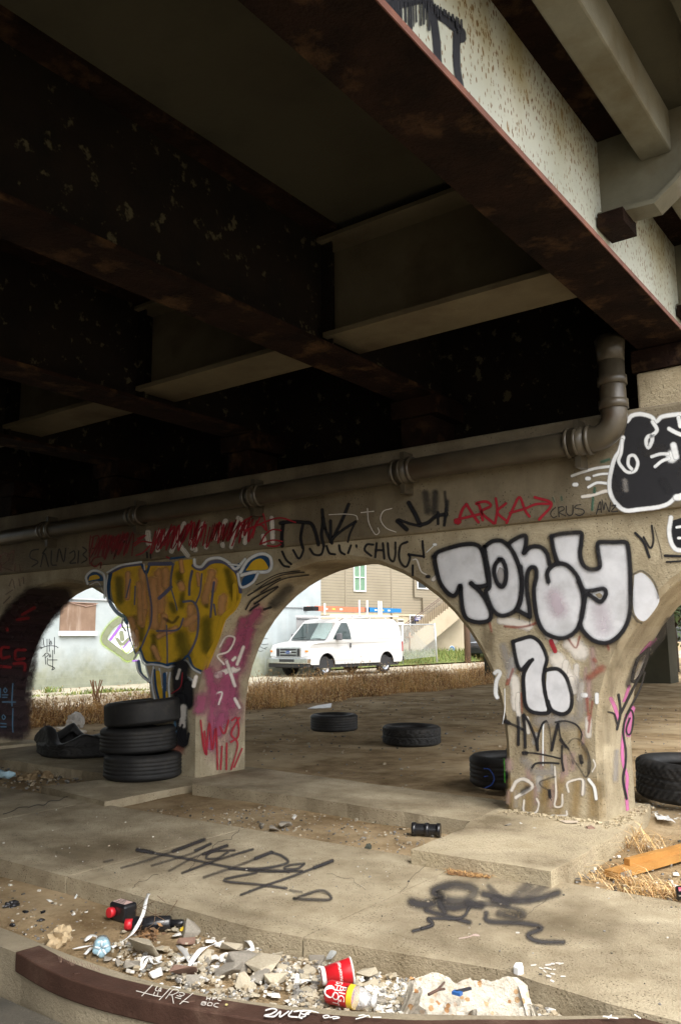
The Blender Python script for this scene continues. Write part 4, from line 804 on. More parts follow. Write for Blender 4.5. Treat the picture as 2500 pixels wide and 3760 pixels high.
        g = MB(); g.prism([(xa+sgn*.2, .0, .87), (xb, .018, .87), (xb, .018, .93), (xa+sgn*.2, .0, .93)], (0, .03, 0)); P(g, 'indicator', amber, hl)
    # grille
    g = MB(); g.box((-.59, -.012, .70), (.59, .05, 1.04)); gr = P(g, 'grille', chrome, van, .02)
    g = MB()
    for za in (.725, .825, .92): g.box((-.40, -.016, za), (.40, 0, za+.07))
    for sgn in (1, -1): g.box((sgn*.43, -.016, .72), (sgn*.57, 0, .99))
    P(g, 'grille_opening', dark, gr)
    g = MB(); g.tube([(0, -.018, .865), (0, -.034, .865)], .001, 4)
    g = MB(); em = Matrix.Translation((0, -.02, .865)) @ Matrix.Rotation(R(90), 4, 'X') @ Matrix.Diagonal((1.0, .42, 1, 1)); g.lathe([(0, .012), (.135, .012), (.15, 0)], em, 28, smooth=False); eb = P(g, 'badge', chrome, gr)
    g = MB(); g.lathe([(0, .015), (.125, .0145)], em, 28, smooth=False); P(g, 'badge_face', plain('badge_blue', (.02, .05, .2), .3), eb)
    tv, tf = text_mesh('Ford', .11); g = MB(); g.add([(v.x, -.0365, .865+v.y) for v in tv], tf); P(g, 'badge_lettering', chrome, eb)
    g = MB(); g.prism([(-.98, .02, .44), (-.98, .02, .66), (-.9, -.07, .67), (.9, -.07, .67), (.98, .02, .66), (.98, .02, .44), (.9, -.07, .43), (-.9, -.07, .43)][::1], (0, 0, 0)) if False else g.box((-.99, -.09, .47), (.99, .12, .66)); fb = P(g, 'front_bumper', chrome, van, .03)
    g = MB(); g.box((-.36, -.098, .53), (.36, -.06, .625)); P(g, 'bumper_slot', dark, fb)
    g = MB(); g.box((-.95, -.05, .34), (.95, .14, .468)); P(g, 'bumper_valance', dark, fb, .02)
    g = MB(); g.box((-.97, 5.46, .46), (.97, 5.62, .62)); P(g, 'rear_bumper', dark, van, .02)
    for sgn in (1, -1):
        g = MB(); g.box((sgn*.93, 5.44, .82), (sgn*1.003, 5.512, 1.2)); P(g, 'tail_lamp', plain('tail_red', (.3, .02, .02), .2), van)
    # wheels
    for sgn in (1, -1):
        for yw in (.95, 4.45):
            mt = Matrix.Translation((sgn*.80, yw, .355)) @ Matrix.Rotation(R(90)*sgn, 4, 'Y')
            g = MB(); g.lathe([(.20, -.1), (.33, -.11), (.355, -.07), (.355, .07), (.34, .10), (.25, .115), (.215, .105)], mt, 36); w = P(g, 'wheel', m_tyre)
            g = MB(); g.lathe([(.0, .10), (.05, .105), (.09, .085), (.17, .075), (.205, .11), (.218, .115)], mt, 28); rim = P(g, 'rim', chrome, w)
            g = MB()
            for k in range(7):
                a = 2*math.pi*k/7; r0_ = .135
                g.tube([mt @ Vector((r0_*math.cos(a), r0_*math.sin(a), .0795)), mt @ Vector((r0_*math.cos(a), r0_*math.sin(a), .083))], .027, 10)
            P(g, 'rim_hole', dark, rim)
            g = MB(); g.box((sgn*.52, yw-.42, .36), (sgn*.69, yw+.42, .9)); P(g, 'wheel_well', dark)
    # wipers
    g = MB(); g.bar((-.75, y0+.03, z0+.045), (-.15, y0+.09, z0+.10), .02, .02); g.bar((.0, y0+.05, z0+.06), (.62, y0+.0, z0+.03), .02, .02); P(g, 'wiper', dark)
    # roof rack
    g = MB()
    for yy in (2.6, 3.6, 4.6):
        g.bar((-.86, yy, 2.19), (.9, yy, 2.19), .04, .04)
        for sgn in (1, -1): g.bar((sgn*.82, yy, 2.03), (sgn*.84, yy, 2.19), .04, .05)
    for sgn in (1, -1): g.bar((sgn*.86, 1.3, 2.18), (sgn*.86, 5.4, 2.19), .045, .035)
    g.bar((.3, 1.1, 2.12), (.2, 5.6, 2.20), .05, .04); g.bar((-.1, 1.2, 2.14), (-.2, 5.0, 2.2), .04, .04)
    P(g, 'roof_rack', m_white)
    # ladders are things of their own, lashed on the rack
    mw = Matrix.Translation(o0) @ Matrix.Rotation(ang, 4, 'Z')
    def ladder(x, ya, yb_, z, col, label, n):
        t = thing('ladder', label, 'ladder', mw @ Vector((x, ya, z))); t.rotation_euler.z = ang
        c = plain('ladder_'+n, col, .5)
        for sx in (-.19, .19):
            g = MB(); g.box((sx-.025, 0, -.06), (sx+.025, yb_-ya, .10)); o = g.build('rail', c); o.parent = t
        for k in range(int((yb_-ya)/.3)):
            g = MB(); g.tube([(-.18, .15+k*.3, .01), (.18, .15+k*.3, .01)], .018, 8); o = g.build('rung', m_steel); o.parent = t
        g = MB(); g.box((-.23, -.16, -.07), (.23, .16, .08)); o = g.build('ladder_foot', m_black); o.parent = t
        for k in range(3):
            g = MB(); g.box((.2155, .5+k*.42, -.02), (.218, .66+k*.42, .035)); o = g.build('sticker', m_white if k != 1 else plain('sticker_yellow'+n, (.7, .5, .08), .5)); o.parent = t
    ladder(.45, .72, 3.55, 2.40, (.70, .17, .09), 'orange fibreglass ladder on the van roof rack', 'orange')
    ladder(.38, 3.75, 6.0, 2.42, (.01, .17, .42), 'blue fibreglass ladder on the van roof rack', 'blue')
    for yy in (1.15, 3.15, 3.62, 4.35, 4.5):
        g = MB(); g.bar((.72, yy, 2.2), (.72, yy, 2.78 if yy > 2 else 2.6), .05, .05); P(g, 'rack_upright', m_white)
build_van()
# ------------------------------------------------------------------ white block building
XW = -20.6
def block_wall():
    m, n, l, P = nodes('white_block_paint')
    tc = n.new('ShaderNodeTexCoord'); sp = n.new('ShaderNodeSeparateXYZ'); l.new(tc.outputs['Object'], sp.inputs[0])
    base = ramp(n, l, noise_node(n, l, .8, 8, .65).outputs[0], [(.35, (.30, .345, .355)), (.65, (.39, .43, .435))]).outputs[0]
    # mildew along the foot of the wall, with a ragged upper limit
    t = noise_node(n, l, 1.1, 7, .65); a = n.new('ShaderNodeMath'); a.operation = 'MULTIPLY_ADD'; a.inputs[1].default_value = 1.5
    l.new(t.outputs[0], a.inputs[0]); l.new(sp.outputs[2], a.inputs[2])
    f = ramp(n, l, a.outputs[0], [(.55, .85), (1.0, .0)])
    mrr = n.new('ShaderNodeMapRange'); mrr.inputs[1].default_value = .2; mrr.inputs[2].default_value = 1.75; l.new(a.outputs[0], mrr.inputs[0]); l.new(mrr.outputs[0], f.inputs[0])
    mil = ramp(n, l, noise_node(n, l, 2.5, 7, .7).outputs[0], [(.35, (.13, .14, .085)), (.7, (.25, .26, .175))]).outputs[0]
    col = mixc(n, l, f.outputs[0], base, mil)
    st = ramp(n, l, noise_node(n, l, 1.5, 6, .6, stretch=(1, 1.6, .18)).outputs[0], [(.55, 0.0), (.75, .35)]).outputs[0]
    col = mixc(n, l, st, col, (.45, .52, .55))
    # block courses
    cb = n.new('ShaderNodeCombineXYZ'); l.new(sp.outputs[1], cb.inputs[0]); l.new(sp.outputs[2], cb.inputs[1])
    bt = n.new('ShaderNodeTexBrick'); bt.inputs['Scale'].default_value = 1; bt.inputs['Brick Width'].default_value = .8; bt.inputs['Row Height'].default_value = .2; bt.inputs['Mortar Size'].default_value = .008
    l.new(cb.outputs[0], bt.inputs['Vector'])
    mf = n.new('ShaderNodeMath'); mf.operation = 'MULTIPLY'; mf.inputs[1].default_value = .18; l.new(bt.outputs['Fac'], mf.inputs[0])
    col = mixc(n, l, mf.outputs[0], col, (.3, .33, .33))
    l.new(col, P.inputs['Base Color']); P.inputs['Roughness'].default_value = .8
    return m
wb = thing('block_building', 'long white painted concrete block building with mildew along its foot', 'building', (XW-5, 12, -.1))
g = MB(); g.box((XW-10, -30, -.3), (XW, 26.4, 6.5)); child(g.build('wall', block_wall()), wb)
a, b = gx(223, 2211, XW), gx(348, 2320, XW)
g = MB(); g.box((XW+.003, a.y, b.z+.03), (XW+.035, b.y, a.z)); w = child(g.build('window', mottle('weathered_plywood', (.15, .095, .065), (.25, .17, .12), 2, .9, (.31, .24, .19), 1.5, stretch=(1, 4, .5))), wb); w['label'] = 'window boarded up with weathered plywood'
g = MB(); g.box((XW+.003, a.y-.02, b.z-.11), (XW+.10, b.y+.03, b.z+.02)); sub(g.build('sill', m_white), w)
g = MB(); g.bar((XW+.05, a.y-.05, a.z+.01), (XW+.05, b.y+.05, a.z), .03, .02); g.bar((XW+.05, a.y+.3, a.z-.01), (XW+.05, a.y+.85, a.z-.1), .02, .02); g.bar((XW+.052, b.y-.4, a.z-.11), (XW+.052, b.y, a.z-.03), .02, .02); sub(g.build('broken_trim', plain('old_wood', (.33, .22, .17), .8)), w)
g = MB(); c0 = gx(1012, 2227, XW); c1 = gx(1120, 2232, XW); g.tube([(XW+.04, c0.y-9, c0.z-.02), (XW+.04, c1.y, c1.z)], .02, 8); g.box((XW+.003, c1.y-.08, c1.z-.08), (XW+.1, c1.y+.08, c1.z+.06)); child(g.build('conduit', plain('conduit_grey', (.4, .42, .42), .5)), wb)
a = gx(1088, 2268, XW); b = gx(1178, 2268, XW)
g = MB(); g.box((XW+.003, a.y, a.z-.03), (XW+.06, b.y-.05, a.z+.05)); g.box((XW+.003, a.y, a.z-.9), (XW+.01, b.y-.1, a.z-.03)); child(g.build('door_frame', plain('frame_grey', (.3, .3, .3), .6)), wb)
wall_hit = lambda u, v: (gx(u, v, XW), Vector((1, 0, 0)))
p = Paint(wall_hit, J_, .004)
for s_ in ([(500, 920), (505, 960), (512, 1010)], [(545, 930), (545, 1075)], [(570, 930), (572, 1070)], [(590, 950), (600, 985), (580, 985), (588, 950)], [(630, 910), (630, 1100)], [(475, 1032), (560, 1008), (640, 1012), (672, 1030)], [(495, 1130), (540, 1090), (562, 1110), (530, 1140)], [(520, 1100), (530, 1220)], [(578, 1105), (588, 1130), (572, 1135), (578, 1105)], [(610, 1060), (610, 1250)], [(560, 1170), (660, 1170)], [(550, 1150), (552, 1220), (610, 1250), (600, 1285), (632, 1265), (602, 1245)]): p.stroke(s_, 10, BLK)
p.stroke([(478, 1032)], 20, BLK)
child(p.build('graffiti', None, 'small black vertical tag'), wb)
p = Paint(wall_hit, J_, .004); LIM = spray('lime_spray', (.40, .55, .10), .8, (.2, 1), .4); DGR = spray('grey_green_spray', (.21, .23, .15), .95, (.5, 1), .2); PUR = spray('purple_spray', (.30, .12, .55), .95)
p.stroke([(1400, 690), (1300, 760), (1215, 870), (1195, 950), (1260, 1010), (1400, 1100), (1480, 1160), (1600, 1060)], 110, LIM); p.fill([(1250, 930), (1400, 760), (1600, 760), (1600, 1000), (1450, 1090)], WHT); p.stroke([(1400, 700), (1300, 770), (1225, 870), (1205, 945), (1270, 1005), (1410, 1100), (1480, 1145), (1590, 1060)], 80, DGR)
p.stroke([(1330, 910), (1450, 1090), (1540, 1000)], 16, LIM); p.stroke([(1330, 900), (1400, 800), (1560, 800)], 14, LIM); p.stroke([(1395, 770), (1275, 935)], 34, PUR); p.stroke([(1500, 940), (1420, 1030)], 18, PUR); p.stroke([(1400, 860), (1410, 930)], 60, DGR); p.stroke([(1350, 930), (1410, 990), (1480, 930)], 40, DGR); p.stroke([(1530, 1180), (1600, 1180)], 20, PUR)
child(p.build('graffiti', None, 'grey green diamond tag edged in lime with purple'), wb)
p = Paint(wall_hit, zoom(900, 2200, 2.6133), .004)
for s_ in ([(140, 385), (180, 378), (215, 380)], [(125, 415), (170, 435), (222, 430)], [(120, 425), (150, 460), (200, 480)], [(105, 480), (140, 500), (170, 495)], [(190, 470), (212, 462)]): p.stroke(s_, 10, BLKF)
child(p.build('graffiti', None, 'wavy dark lines near the van'), wb)
# ------------------------------------------------------------------ beige building
Fa = gd(1178, 2400, 43); Fb = gd(1715, 2392, 50); Fa.z = Fb.z = 0
fd = (Fb-Fa); FL = fd.length; fd.normalize(); fn = Vector((fd.y, -fd.x, 0))
if fn.dot(CAM-Fa) < 0: fn = -fn
def FP(u, v, o=0): return gp(u, v, Fa+fn*o, fn)
def sz(u, v, o=0): q = FP(u, v, o)-Fa; return q.dot(fd), q.z
X1 = zoom(1100, 2050, 2.24)
def q3(s, z, o): return Fa+fd*s+Vector((0, 0, z))+fn*o
bb = thing('beige_building', 'beige two storey building with lap siding above and stucco below', 'building', Fa)
def siding():
    m, n, l, P = nodes('lap_siding')
    tc = n.new('ShaderNodeTexCoord'); sp = n.new('ShaderNodeSeparateXYZ'); l.new(tc.outputs['Object'], sp.inputs[0])
    mu = n.new('ShaderNodeMath'); mu.operation = 'MULTIPLY'; mu.inputs[1].default_value = 1/.155; l.new(sp.outputs[2], mu.inputs[0])
    fr = n.new('ShaderNodeMath'); fr.operation = 'FRACT'; l.new(mu.outputs[0], fr.inputs[0])
    k = ramp(n, l, fr.outputs[0], [(.0, 0.0), (.06, 0.0), (.14, 1.0)]).outputs[0]
    base = ramp(n, l, noise_node(n, l, .5, 5).outputs[0], [(.3, (.25, .215, .155)), (.7, (.31, .27, .20))]).outputs[0]
    l.new(mixc(n, l, k, (.09, .078, .055), base), P.inputs['Base Color']); P.inputs['Roughness'].default_value = .6
    bump(n, l, P, fr.outputs[0], .6, .03)
    return m
m_stucco = mottle('stucco', (.40, .34, .245), (.47, .40, .29), .7, .9, (.36, .30, .21), .5)
zband = sz(*X1((760, 460)))[1]
def fbox(name, s0, s1, z0, z1, o0, o1, mat, par=None, vb=None):
    g = MB(); P = [q3(s0, z0, o0), q3(s1, z0, o0), q3(s1, z1, o0), q3(s0, z1, o0)]
    g.prism(P, fn*(o1-o0)); o = g.build(name, mat)
    return sub2(o, par or bb)
def sub2(o, p):
    o.parent = p; t = p
    off = Vector((0, 0, 0))
    while t is not None: off += t.location; t = t.parent
    o.location = o.location-off; return o
fbox('wall', -9, FL, zband+.001, 8.5, -8, 0, siding()); fbox('stucco_wall', -9, FL-.002, -.3, zband, -7.99, -.02, m_stucco)
fbox('band', -9, FL+.02, zband-.09, zband+.03, -.015, .03, m_stucco)
def framed(s0, z0, s1, z1, mat, nm='window', bars=True):
    w = fbox(nm, s0+.06, s1-.06, z0+.06, z1-.06, .012, .02, mat)
    for a in ((s0, s1, z0, z0+.06), (s0, s1, z1-.06, z1), (s0, s0+.06, z0+.061, z1-.061), (s1-.06, s1, z0+.061, z1-.061)): sub2(fbox('frame', a[0], a[1], a[2], a[3], .004, .07, m_white), w) if False else None
    g = MB()
    fr = [(s0, s1, z0, z0+.06), (s0, s1, z1-.06, z1), (s0, s0+.06, z0+.061, z1-.061), (s1-.06, s1, z0+.061, z1-.061)]
    if bars: fr += [((s0+s1)/2-.02, (s0+s1)/2+.02, z0+.062, z1-.062), (s0+.062, (s0+s1)/2-.021, (z0+z1)/2-.02, (z0+z1)/2+.02), ((s0+s1)/2+.021, s1-.062, (z0+z1)/2-.02, (z0+z1)/2+.02)]
    for a in fr: g.prism([q3(a[0], a[2], .021), q3(a[1], a[2], .021), q3(a[1], a[3], .021), q3(a[0], a[3], .021)], fn*.05)
    sub2(g.build('frame', m_white), w); return w
m_green = plain('green_curtained_glass', (.15, .25, .175), .6, spec=.1)
s0, z0 = sz(*X1((440, 272))); s1, z1 = sz(*X1((538, 45)))
m_trim = plain('siding_trim', (.24, .205, .15), .7)
framed(s0, z0, s1, z1, m_green)
s0, z0 = sz(*X1((962, 252))); framed(s0, z0, s0+1.5, z0+1.9, m_glass)
s0, z0 = sz(*X1((903, 700))); s1, z1 = sz(*X1((1012, 468)))
dr = framed(s0, z0, s1, z1, m_glass, 'door', False)
a, b = sz(*X1((945, 512))), sz(*X1((992, 480))); n_ = fbox('notice', a[0], b[0], a[1], b[1], .021, .026, plain('notice_blue', (.04, .05, .26), .4), dr) if False else None
nt_ = fbox('notice', a[0], b[0], a[1], b[1], .0215, .027, plain('notice_blue', (.04, .05, .26), .4))
g = MB()
for k in range(2):
    for j in range(3):
        sa = a[0]+(b[0]-a[0])*(.12+.28*j); za = a[1]+(b[1]-a[1])*(.2+.4*k); g.prism([q3(sa, za, .028), q3(sa+(b[0]-a[0])*.2, za, .028), q3(sa+(b[0]-a[0])*.2, za+(b[1]-a[1])*.25, .028), q3(sa, za+(b[1]-a[1])*.25, .028)], fn*.002)
sub2(g.build('notice_marks', m_white), nt_)
a = sz(*X1((905, 575))); b = sz(*X1((1010, 567))); fbox('door_bar', a[0], b[0], b[1]-.05, b[1]+.04, .03, .06, m_white)
for u in (377, 755):
    s, _ = sz(*X1((u, 300))); fbox('corner_trim', s-.05, s+.05, zband+.04, 8.4, .003, .03, m_trim)
pp = [X1(q) for q in ((942, -100), (942, 318), (1010, 322), (1010, 440))]
g = MB(); g.tube([FP(u, v, .09) for u, v in pp], .055, 8); sub2(g.build('downspout', m_trim), bb)
g = MB(); pp = [X1(q) for q in ((757, 400), (757, 520))]; g.tube([FP(u, v, .09) for u, v in pp], .05, 8); sub2(g.build('downspout', m_trim), bb)
# small meter / air-conditioner unit beside the van's tail
a, b = sz(*X1((770, 540))), sz(*X1((820, 500)))
ac = fbox('air_conditioner', a[0], b[0], a[1], b[1], .004, .35, plain('ac_beige', (.6, .55, .45), .6))
for k in (0, 1):
    c = a[0]+(b[0]-a[0])*(.28+.45*k); sub2(fbox('fan_opening', c-.1, c+.1, a[1]+.12, b[1]-.08, .351, .36, m_black), bb) if False else fbox('fan_opening', c-.1, c+.1, a[1]+.12, b[1]-.08, .351, .36, m_black)
# round blue emblem sign on the stucco
c = FP(*X1((1250, 755)), .0); s, z = sz(*X1((1250, 755)))
fm = Matrix((fd, Vector((0, 0, 1)), fn)).transposed().to_4x4()
def disc(name, s, z, r, o, mat, th=.01):
    mt = Matrix.Translation(q3(s, z, o)) @ fm; g = MB(); g.lathe([(.0, th), (r, th), (r, 0)], mt, 28, smooth=False); return sub2(g.build(name, mat), bb)
disc('emblem', s, z, .27, .0, m_white); disc('emblem_face', s, z, .235, .012, plain('emblem_blue', (.05, .2, .5), .4), .006)
mt = Matrix.Translation(q3(s, z, .02)) @ fm; g = MB()
g.poly([mt @ Vector(v) for v in ((-.03, .16, 0), (.08, .12, 0), (.02, .02, 0), (.14, -.02, 0), (.06, -.16, 0), (-.1, -.12, 0), (-.02, -.03, 0), (-.13, .03, 0))]); sub2(g.build('emblem_mark', m_white), bb)
# stairs climbing along the facade
st = thing('outside_staircase', 'stucco outside staircase with thin iron railing climbing the beige building', 'staircase', Fa)
ST0 = sz(*X1((846, 700)), 1.2); ST1 = sz(*X1((1200, 432)), 1.2)
sl = (ST1[1]-ST0[1])/(ST1[0]-ST0[0]); e = ST1[0]+2.5; e2 = ST1[1]+2.5*sl
g = MB(); N_ = 26; P = []
for k in range(N_):
    a = ST0[0]+(e-ST0[0])*k/N_; za = ST0[1]+(e2-ST0[1])*k/N_; zb = ST0[1]+(e2-ST0[1])*(k+1)/N_; P += [(a, za), (a, zb)]
P += [(e, e2), (e, e2-.95), (ST0[0]+.2, -.1), (ST0[0]-.1, -.1)]
g.prism([q3(a, z, .15) for a, z in P], fn*1.05); sub2(g.build('flight', m_stucco), st)
g = MB(); m_iron = plain('railing_iron', (.14, .10, .08), .6)
pr = [q3(ST0[0]-.9, ST0[1]+.15, 1.2), q3(ST0[0]-.0, ST0[1]+.95, 1.2), q3(e, e2+1.0, 1.2)]
for h in (0, -.12): g.tube([p_+Vector((0, 0, h)) for p_ in pr[1:]], .02, 6)
for k in range(34):
    q = pr[1].lerp(pr[2], k/33); g.tube([q, q-Vector((0, 0, .95))], .012, 5)
sub2(g.build('railing', m_iron), st)
g = MB(); ra = [FP(*X1(q), 1.6) for q in ((800, 602), (905, 527), (905, 680), (805, 720))]
g.tube([ra[0], ra[1]], .02, 6); g.tube([ra[3], ra[2]], .018, 6)
for k in range(9): g.tube([ra[0].lerp(ra[1], k/8), ra[3].lerp(ra[2], k/8)], .012, 5)
sub2(g.build('lower_railing', m_iron), st)
# fence
fc_ = thing('chain_link_fence', 'grey chain link fence standing in the grass before the staircase', 'fence', Fa)
FO = 5.0; m_galv = plain('galvanised', (.5, .53, .54), .45, .6)
fpt = [X1(q) for q in ((842, 545), (1108, 543))]; bpt = [X1(q) for q in ((846, 835), (1128, 805))]
T = [FP(u, v, FO) for u, v in fpt]; Bm = [FP(u, v, FO) for u, v in bpt]
T0 = T[0]-(T[1]-T[0])*.5; B0 = Bm[0]-(Bm[1]-Bm[0])*.5; 
for t, b in zip([T0]+T, [B0]+Bm):
    g = MB(); g.tube([t+Vector((0, 0, .06)), b-Vector((0, 0, .3))], .045, 8); sub2(g.build('post', m_galv), fc_)
g = MB(); g.tube([T0, T[1]], .03, 8); sub2(g.build('top_rail', m_galv), fc_)
g = MB(); nn = 54
for k in range(-nn, nn):
    for sg in (1, -1):
        a = k/nn; b = a+sg*.55
        t0, t1 = 0.0, 1.0
        if b != a:
            lo, hi = max(0, min(a, b)), min(1, max(a, b))
            if hi <= lo: continue
            ta, tb = (lo-a)/(b-a), (hi-a)/(b-a)
            P0 = B0.lerp(Bm[1], a+(b-a)*ta).lerp(T0.lerp(T[1], a+(b-a)*ta), ta); P1 = B0.lerp(Bm[1], a+(b-a)*tb).lerp(T0.lerp(T[1], a+(b-a)*tb), tb)
            g.bar(P0, P1, .007, .007)
sub2(g.build('wire_mesh', m_galv), fc_)
# rusty stake, utility pole, dark car
g = MB(); g.tube([FP(*X1((905, 610)), 3), FP(*X1((903, 760)), 3)], .05, 8); g.box(tuple(FP(*X1((893, 655)), 3)+Vector((-.1, -.1, 0))), tuple(FP(*X1((913, 650)), 3)+Vector((.1, .1, .06)))); tag(g.build('fence_stake', plain('stake_wood', (.35, .2, .1), .9)), 'short brown wooden stake among the fence wires', 'stake')
pb = FP(*X1((1382, 835)), 4); g = MB(); g.tube([pb-Vector((0, 0, .5)), pb+Vector((0, 0, 4)), pb+Vector((0, 0, 9))], [.17, .16, .13], 12); tag(g.build('utility_pole', plain('pole_wood', (.13, .08, .055), .9)), 'dark brown wooden pole at the corner of the beige building', 'pole')
cb_ = FP(*X1((1425, 828)), 6)
cb_ = cb_+fd*3.6-fn*3; cb_.z = .0
car = thing('parked_car', 'dark car just showing behind the wooden pole', 'car', cb_)
car.rotation_euler.z = math.atan2(fd.y, fd.x)
cprof = [(0, .35), (0, .75), (.15, .95), (1.1, 1.05), (1.7, 1.55), (3.3, 1.58), (3.9, 1.08), (4.4, 1.0), (4.5, .6), (4.4, .35)]
g = MB(); g.prism([(a, -.85, z) for a, z in cprof], (0, 1.7, 0)); o = g.build('body', plain('car_paint', (.02, .022, .028), .25)); o.parent = car; bevel(o, .06, 3)
g = MB(); g.prism([(1.3, -.86, 1.1), (1.78, -.86, 1.5), (3.2, -.86, 1.5), (3.7, -.86, 1.1)], (0, 1.72, 0)); o = g.build('window', m_glass); o.parent = car
g = MB(); g.prism([(.05, -.86, .7), (.1, -.86, .88), (.5, -.86, .9), (.5, -.86, .75)], (0, .25, 0)); o = g.build('headlight', m_white); o.parent = car
for a in (.85, 3.6):
    for s in (-.8, .8):
        g = MB(); g.lathe([(.2, -.1), (.31, -.1), (.33, 0), (.31, .1), (.2, .1), (.0, .06)], Matrix.Translation((a, s, .33)) @ Matrix.Rotation(R(90), 4, 'X'), 24); o = g.build('wheel', m_tyre); o.parent = car
# ------------------------------------------------------------------ trees far right
def tree(loc, h, r, label, seed, col):
    t = thing('tree', label, 'tree', loc); q = random.Random(seed)
    g = MB(); top = Vector((q.uniform(-.3, .3), q.uniform(-.3, .3), h*.55)); g.tube([(0, 0, -.3), (.05, 0, h*.25), top], [.24, .19, .11], 10)
    limbs = []
    for k in range(9):
        a = q.uniform(0, 6.28); b0 = Vector((0, 0, h*.25)).lerp(top, q.random()); e_ = b0+Vector((math.cos(a)*r*.7, math.sin(a)*r*.7, q.uniform(.1, .45)*h)); g.tube([b0, b0.lerp(e_, .5)+Vector((0, 0, .2)), e_], [.08, .05, .02], 6); limbs.append(e_)
    o = g.build('trunk', plain('bark_%d' % seed, (.07, .055, .04), .9)); o.parent = t
    g = MB()
    for k in range(5200):
        c = limbs[q.randrange(9)] if q.random() < .8 else top
        p_ = c+Vector((q.gauss(0, r*.3), q.gauss(0, r*.3), q.gauss(0, r*.24)-.3)); s_ = q.uniform(.05, .13)
        u = Vector((q.gauss(0, 1), q.gauss(0, 1), q.gauss(0, 1))).normalized(); v = u.orthogonal().normalized()
        g.add([p_-u*s_, p_+v*s_*.5, p_+u*s_, p_-v*s_*.5], [(0, 1, 2, 3)], mi=0 if q.random() < .55 else 1)
    o = g.build('crown', [plain('leaf_%d' % seed, col, .6), plain('leafd_%d' % seed, tuple(x*.5 for x in col), .6)], fix=False); o.parent = t
pt = gz(2455, 2420, -.1)
def atd(u, d, z=-.1): q = gd(u, 2380, d); q.z = z; return q
tree(atd(2462, 30), 5.5, 2.6, 'dark leafy tree seen under the right arch nearer the pier', 3, (.045, .07, .02))
tree(atd(2560, 36), 6.0, 3.0, 'leafy tree further right beyond the right arch', 7, (.06, .09, .025))
tree(atd(2400, 46), 7.0, 3.2, 'green tree far behind the gravel under the bridge', 9, (.08, .11, .03))
tree(atd(2650, 28), 5.0, 2.6, 'low leafy tree at the right edge behind the bridge', 13, (.05, .08, .02))
# ------------------------------------------------------------------ grass and weeds
def blades(name, spots, mats, label, cat, bent=.5, heads=False):
    g = MB()
    for (x, y, z, h, w, a, lean, mi) in spots:
        dx, dy = math.cos(a), math.sin(a); px, py = -dy*w/2, dx*w/2; L = lean*h
        v = [(x-px, y-py, z), (x+px, y+py, z), (x+dx*L*.35+px*.7, y+dy*L*.35+py*.7, z+h*.55), (x+dx*L*.35-px*.7, y+dy*L*.35-py*.7, z+h*.55), (x+dx*L, y+dy*L, z+h*(1-.25*lean))]
        g.add(v, [(0, 1, 2, 3), (3, 2, 4)], mi=mi)
        if heads and mi != 3:
            t = Vector(v[4])
            for k in range(rnd.choice((2, 3, 4, 5))):
                f_ = rnd.uniform(.35, 1.05); c = Vector(v[0]).lerp(t, f_)+Vector((rnd.gauss(0, .03), rnd.gauss(0, .03), 0)); s_ = rnd.uniform(.012, .04)
                u = Vector((rnd.gauss(0, .6), rnd.gauss(0, .6), rnd.uniform(.2, 1))).normalized()*s_; q = u.orthogonal().normalized()*s_*.22
                g.add([c-u, c+q, c+u, c-q], [(0, 1, 2, 3)], mi=rnd.choice((0, 1, 4, mi)))
    o = g.build(name, mats, fix=False); tag(o, label, cat); kind(o, 'stuff'); return o
dry = [plain('dry_straw', (.70, .45, .18), .8), plain('dry_brown', (.42, .235, .095), .8), plain('dry_dark', (.20, .10, .045), .8), plain('dry_olive', (.22, .20, .06), .8), plain('dry_pale', (.74, .55, .30), .8)]
sp = []
for i in range(33000):
    y = rnd.uniform(4.5, 34)
    x0 = -10.55 - max(0, (9-y))*.28; 
    t = rnd.random()**1.1
    x = x0+.15*noise.noise(Vector((y*.7, 3, 0)))*4 - t*(2.7 if y > 9 else 1.5)
    n = noise.noise(Vector((x*.55, y*.55, 1)))+.5*noise.noise(Vector((x*1.9, y*1.9, 5)))
    if y < 9 and n < -.3: continue
    h = (.27+.36*n+rnd.gauss(0, .09)+(.30 if rnd.random() < .07 else 0)) * (1.05 if y > 9.5 else .78) * (.55+.45*min(1, t*4))
    if h < .05: continue
    d2 = noise.noise(Vector((x*.8, y*.8, 9)))
    mi = 0 if d2 > .12 else (1 if d2 > -.18 else 2)
    if rnd.random() < .4: mi = rnd.choice((0, 1, 1, 2, 3, 4))
    sp.append((x, y, -.12, min(h, .95), rnd.uniform(.006, .014)*(1 if y < 12 else 1.4), rnd.uniform(0, 6.3), rnd.uniform(.1, .9), mi))
blades('dry_grass', sp, dry, 'band of tall dry brown weeds and straw along the street edge of the lot', 'dry grass', heads=True)
sp = []
for i in range(7000):
    s = rnd.uniform(-1.5, FL+1); o = rnd.uniform(.2, 8)
    q = Fa+fd*s+fn*o; k = min(1, max(0, (-21.4-q.x)/.35*.08/.5)) ; z = -.05+.5*min(1, max(0, (-21.5-q.x)/.35*.08/.5))
    if q.x > -21.6 or q.y < 26.8: continue
    sp.append((q.x, q.y, z-.05, rnd.uniform(.15, .45), .03, rnd.uniform(0, 6.3), rnd.uniform(.2, .9), rnd.choice((0, 0, 1, 2))))
grn = [plain('fresh_grass', (.13, .17, .03), .7), plain('grass_mid', (.11, .17, .03), .7), plain('grass_yellow', (.24, .23, .06), .8)]
blades('lawn_grass', sp, grn, 'bright green rough grass between the fence and the beige building', 'grass')
sp = []
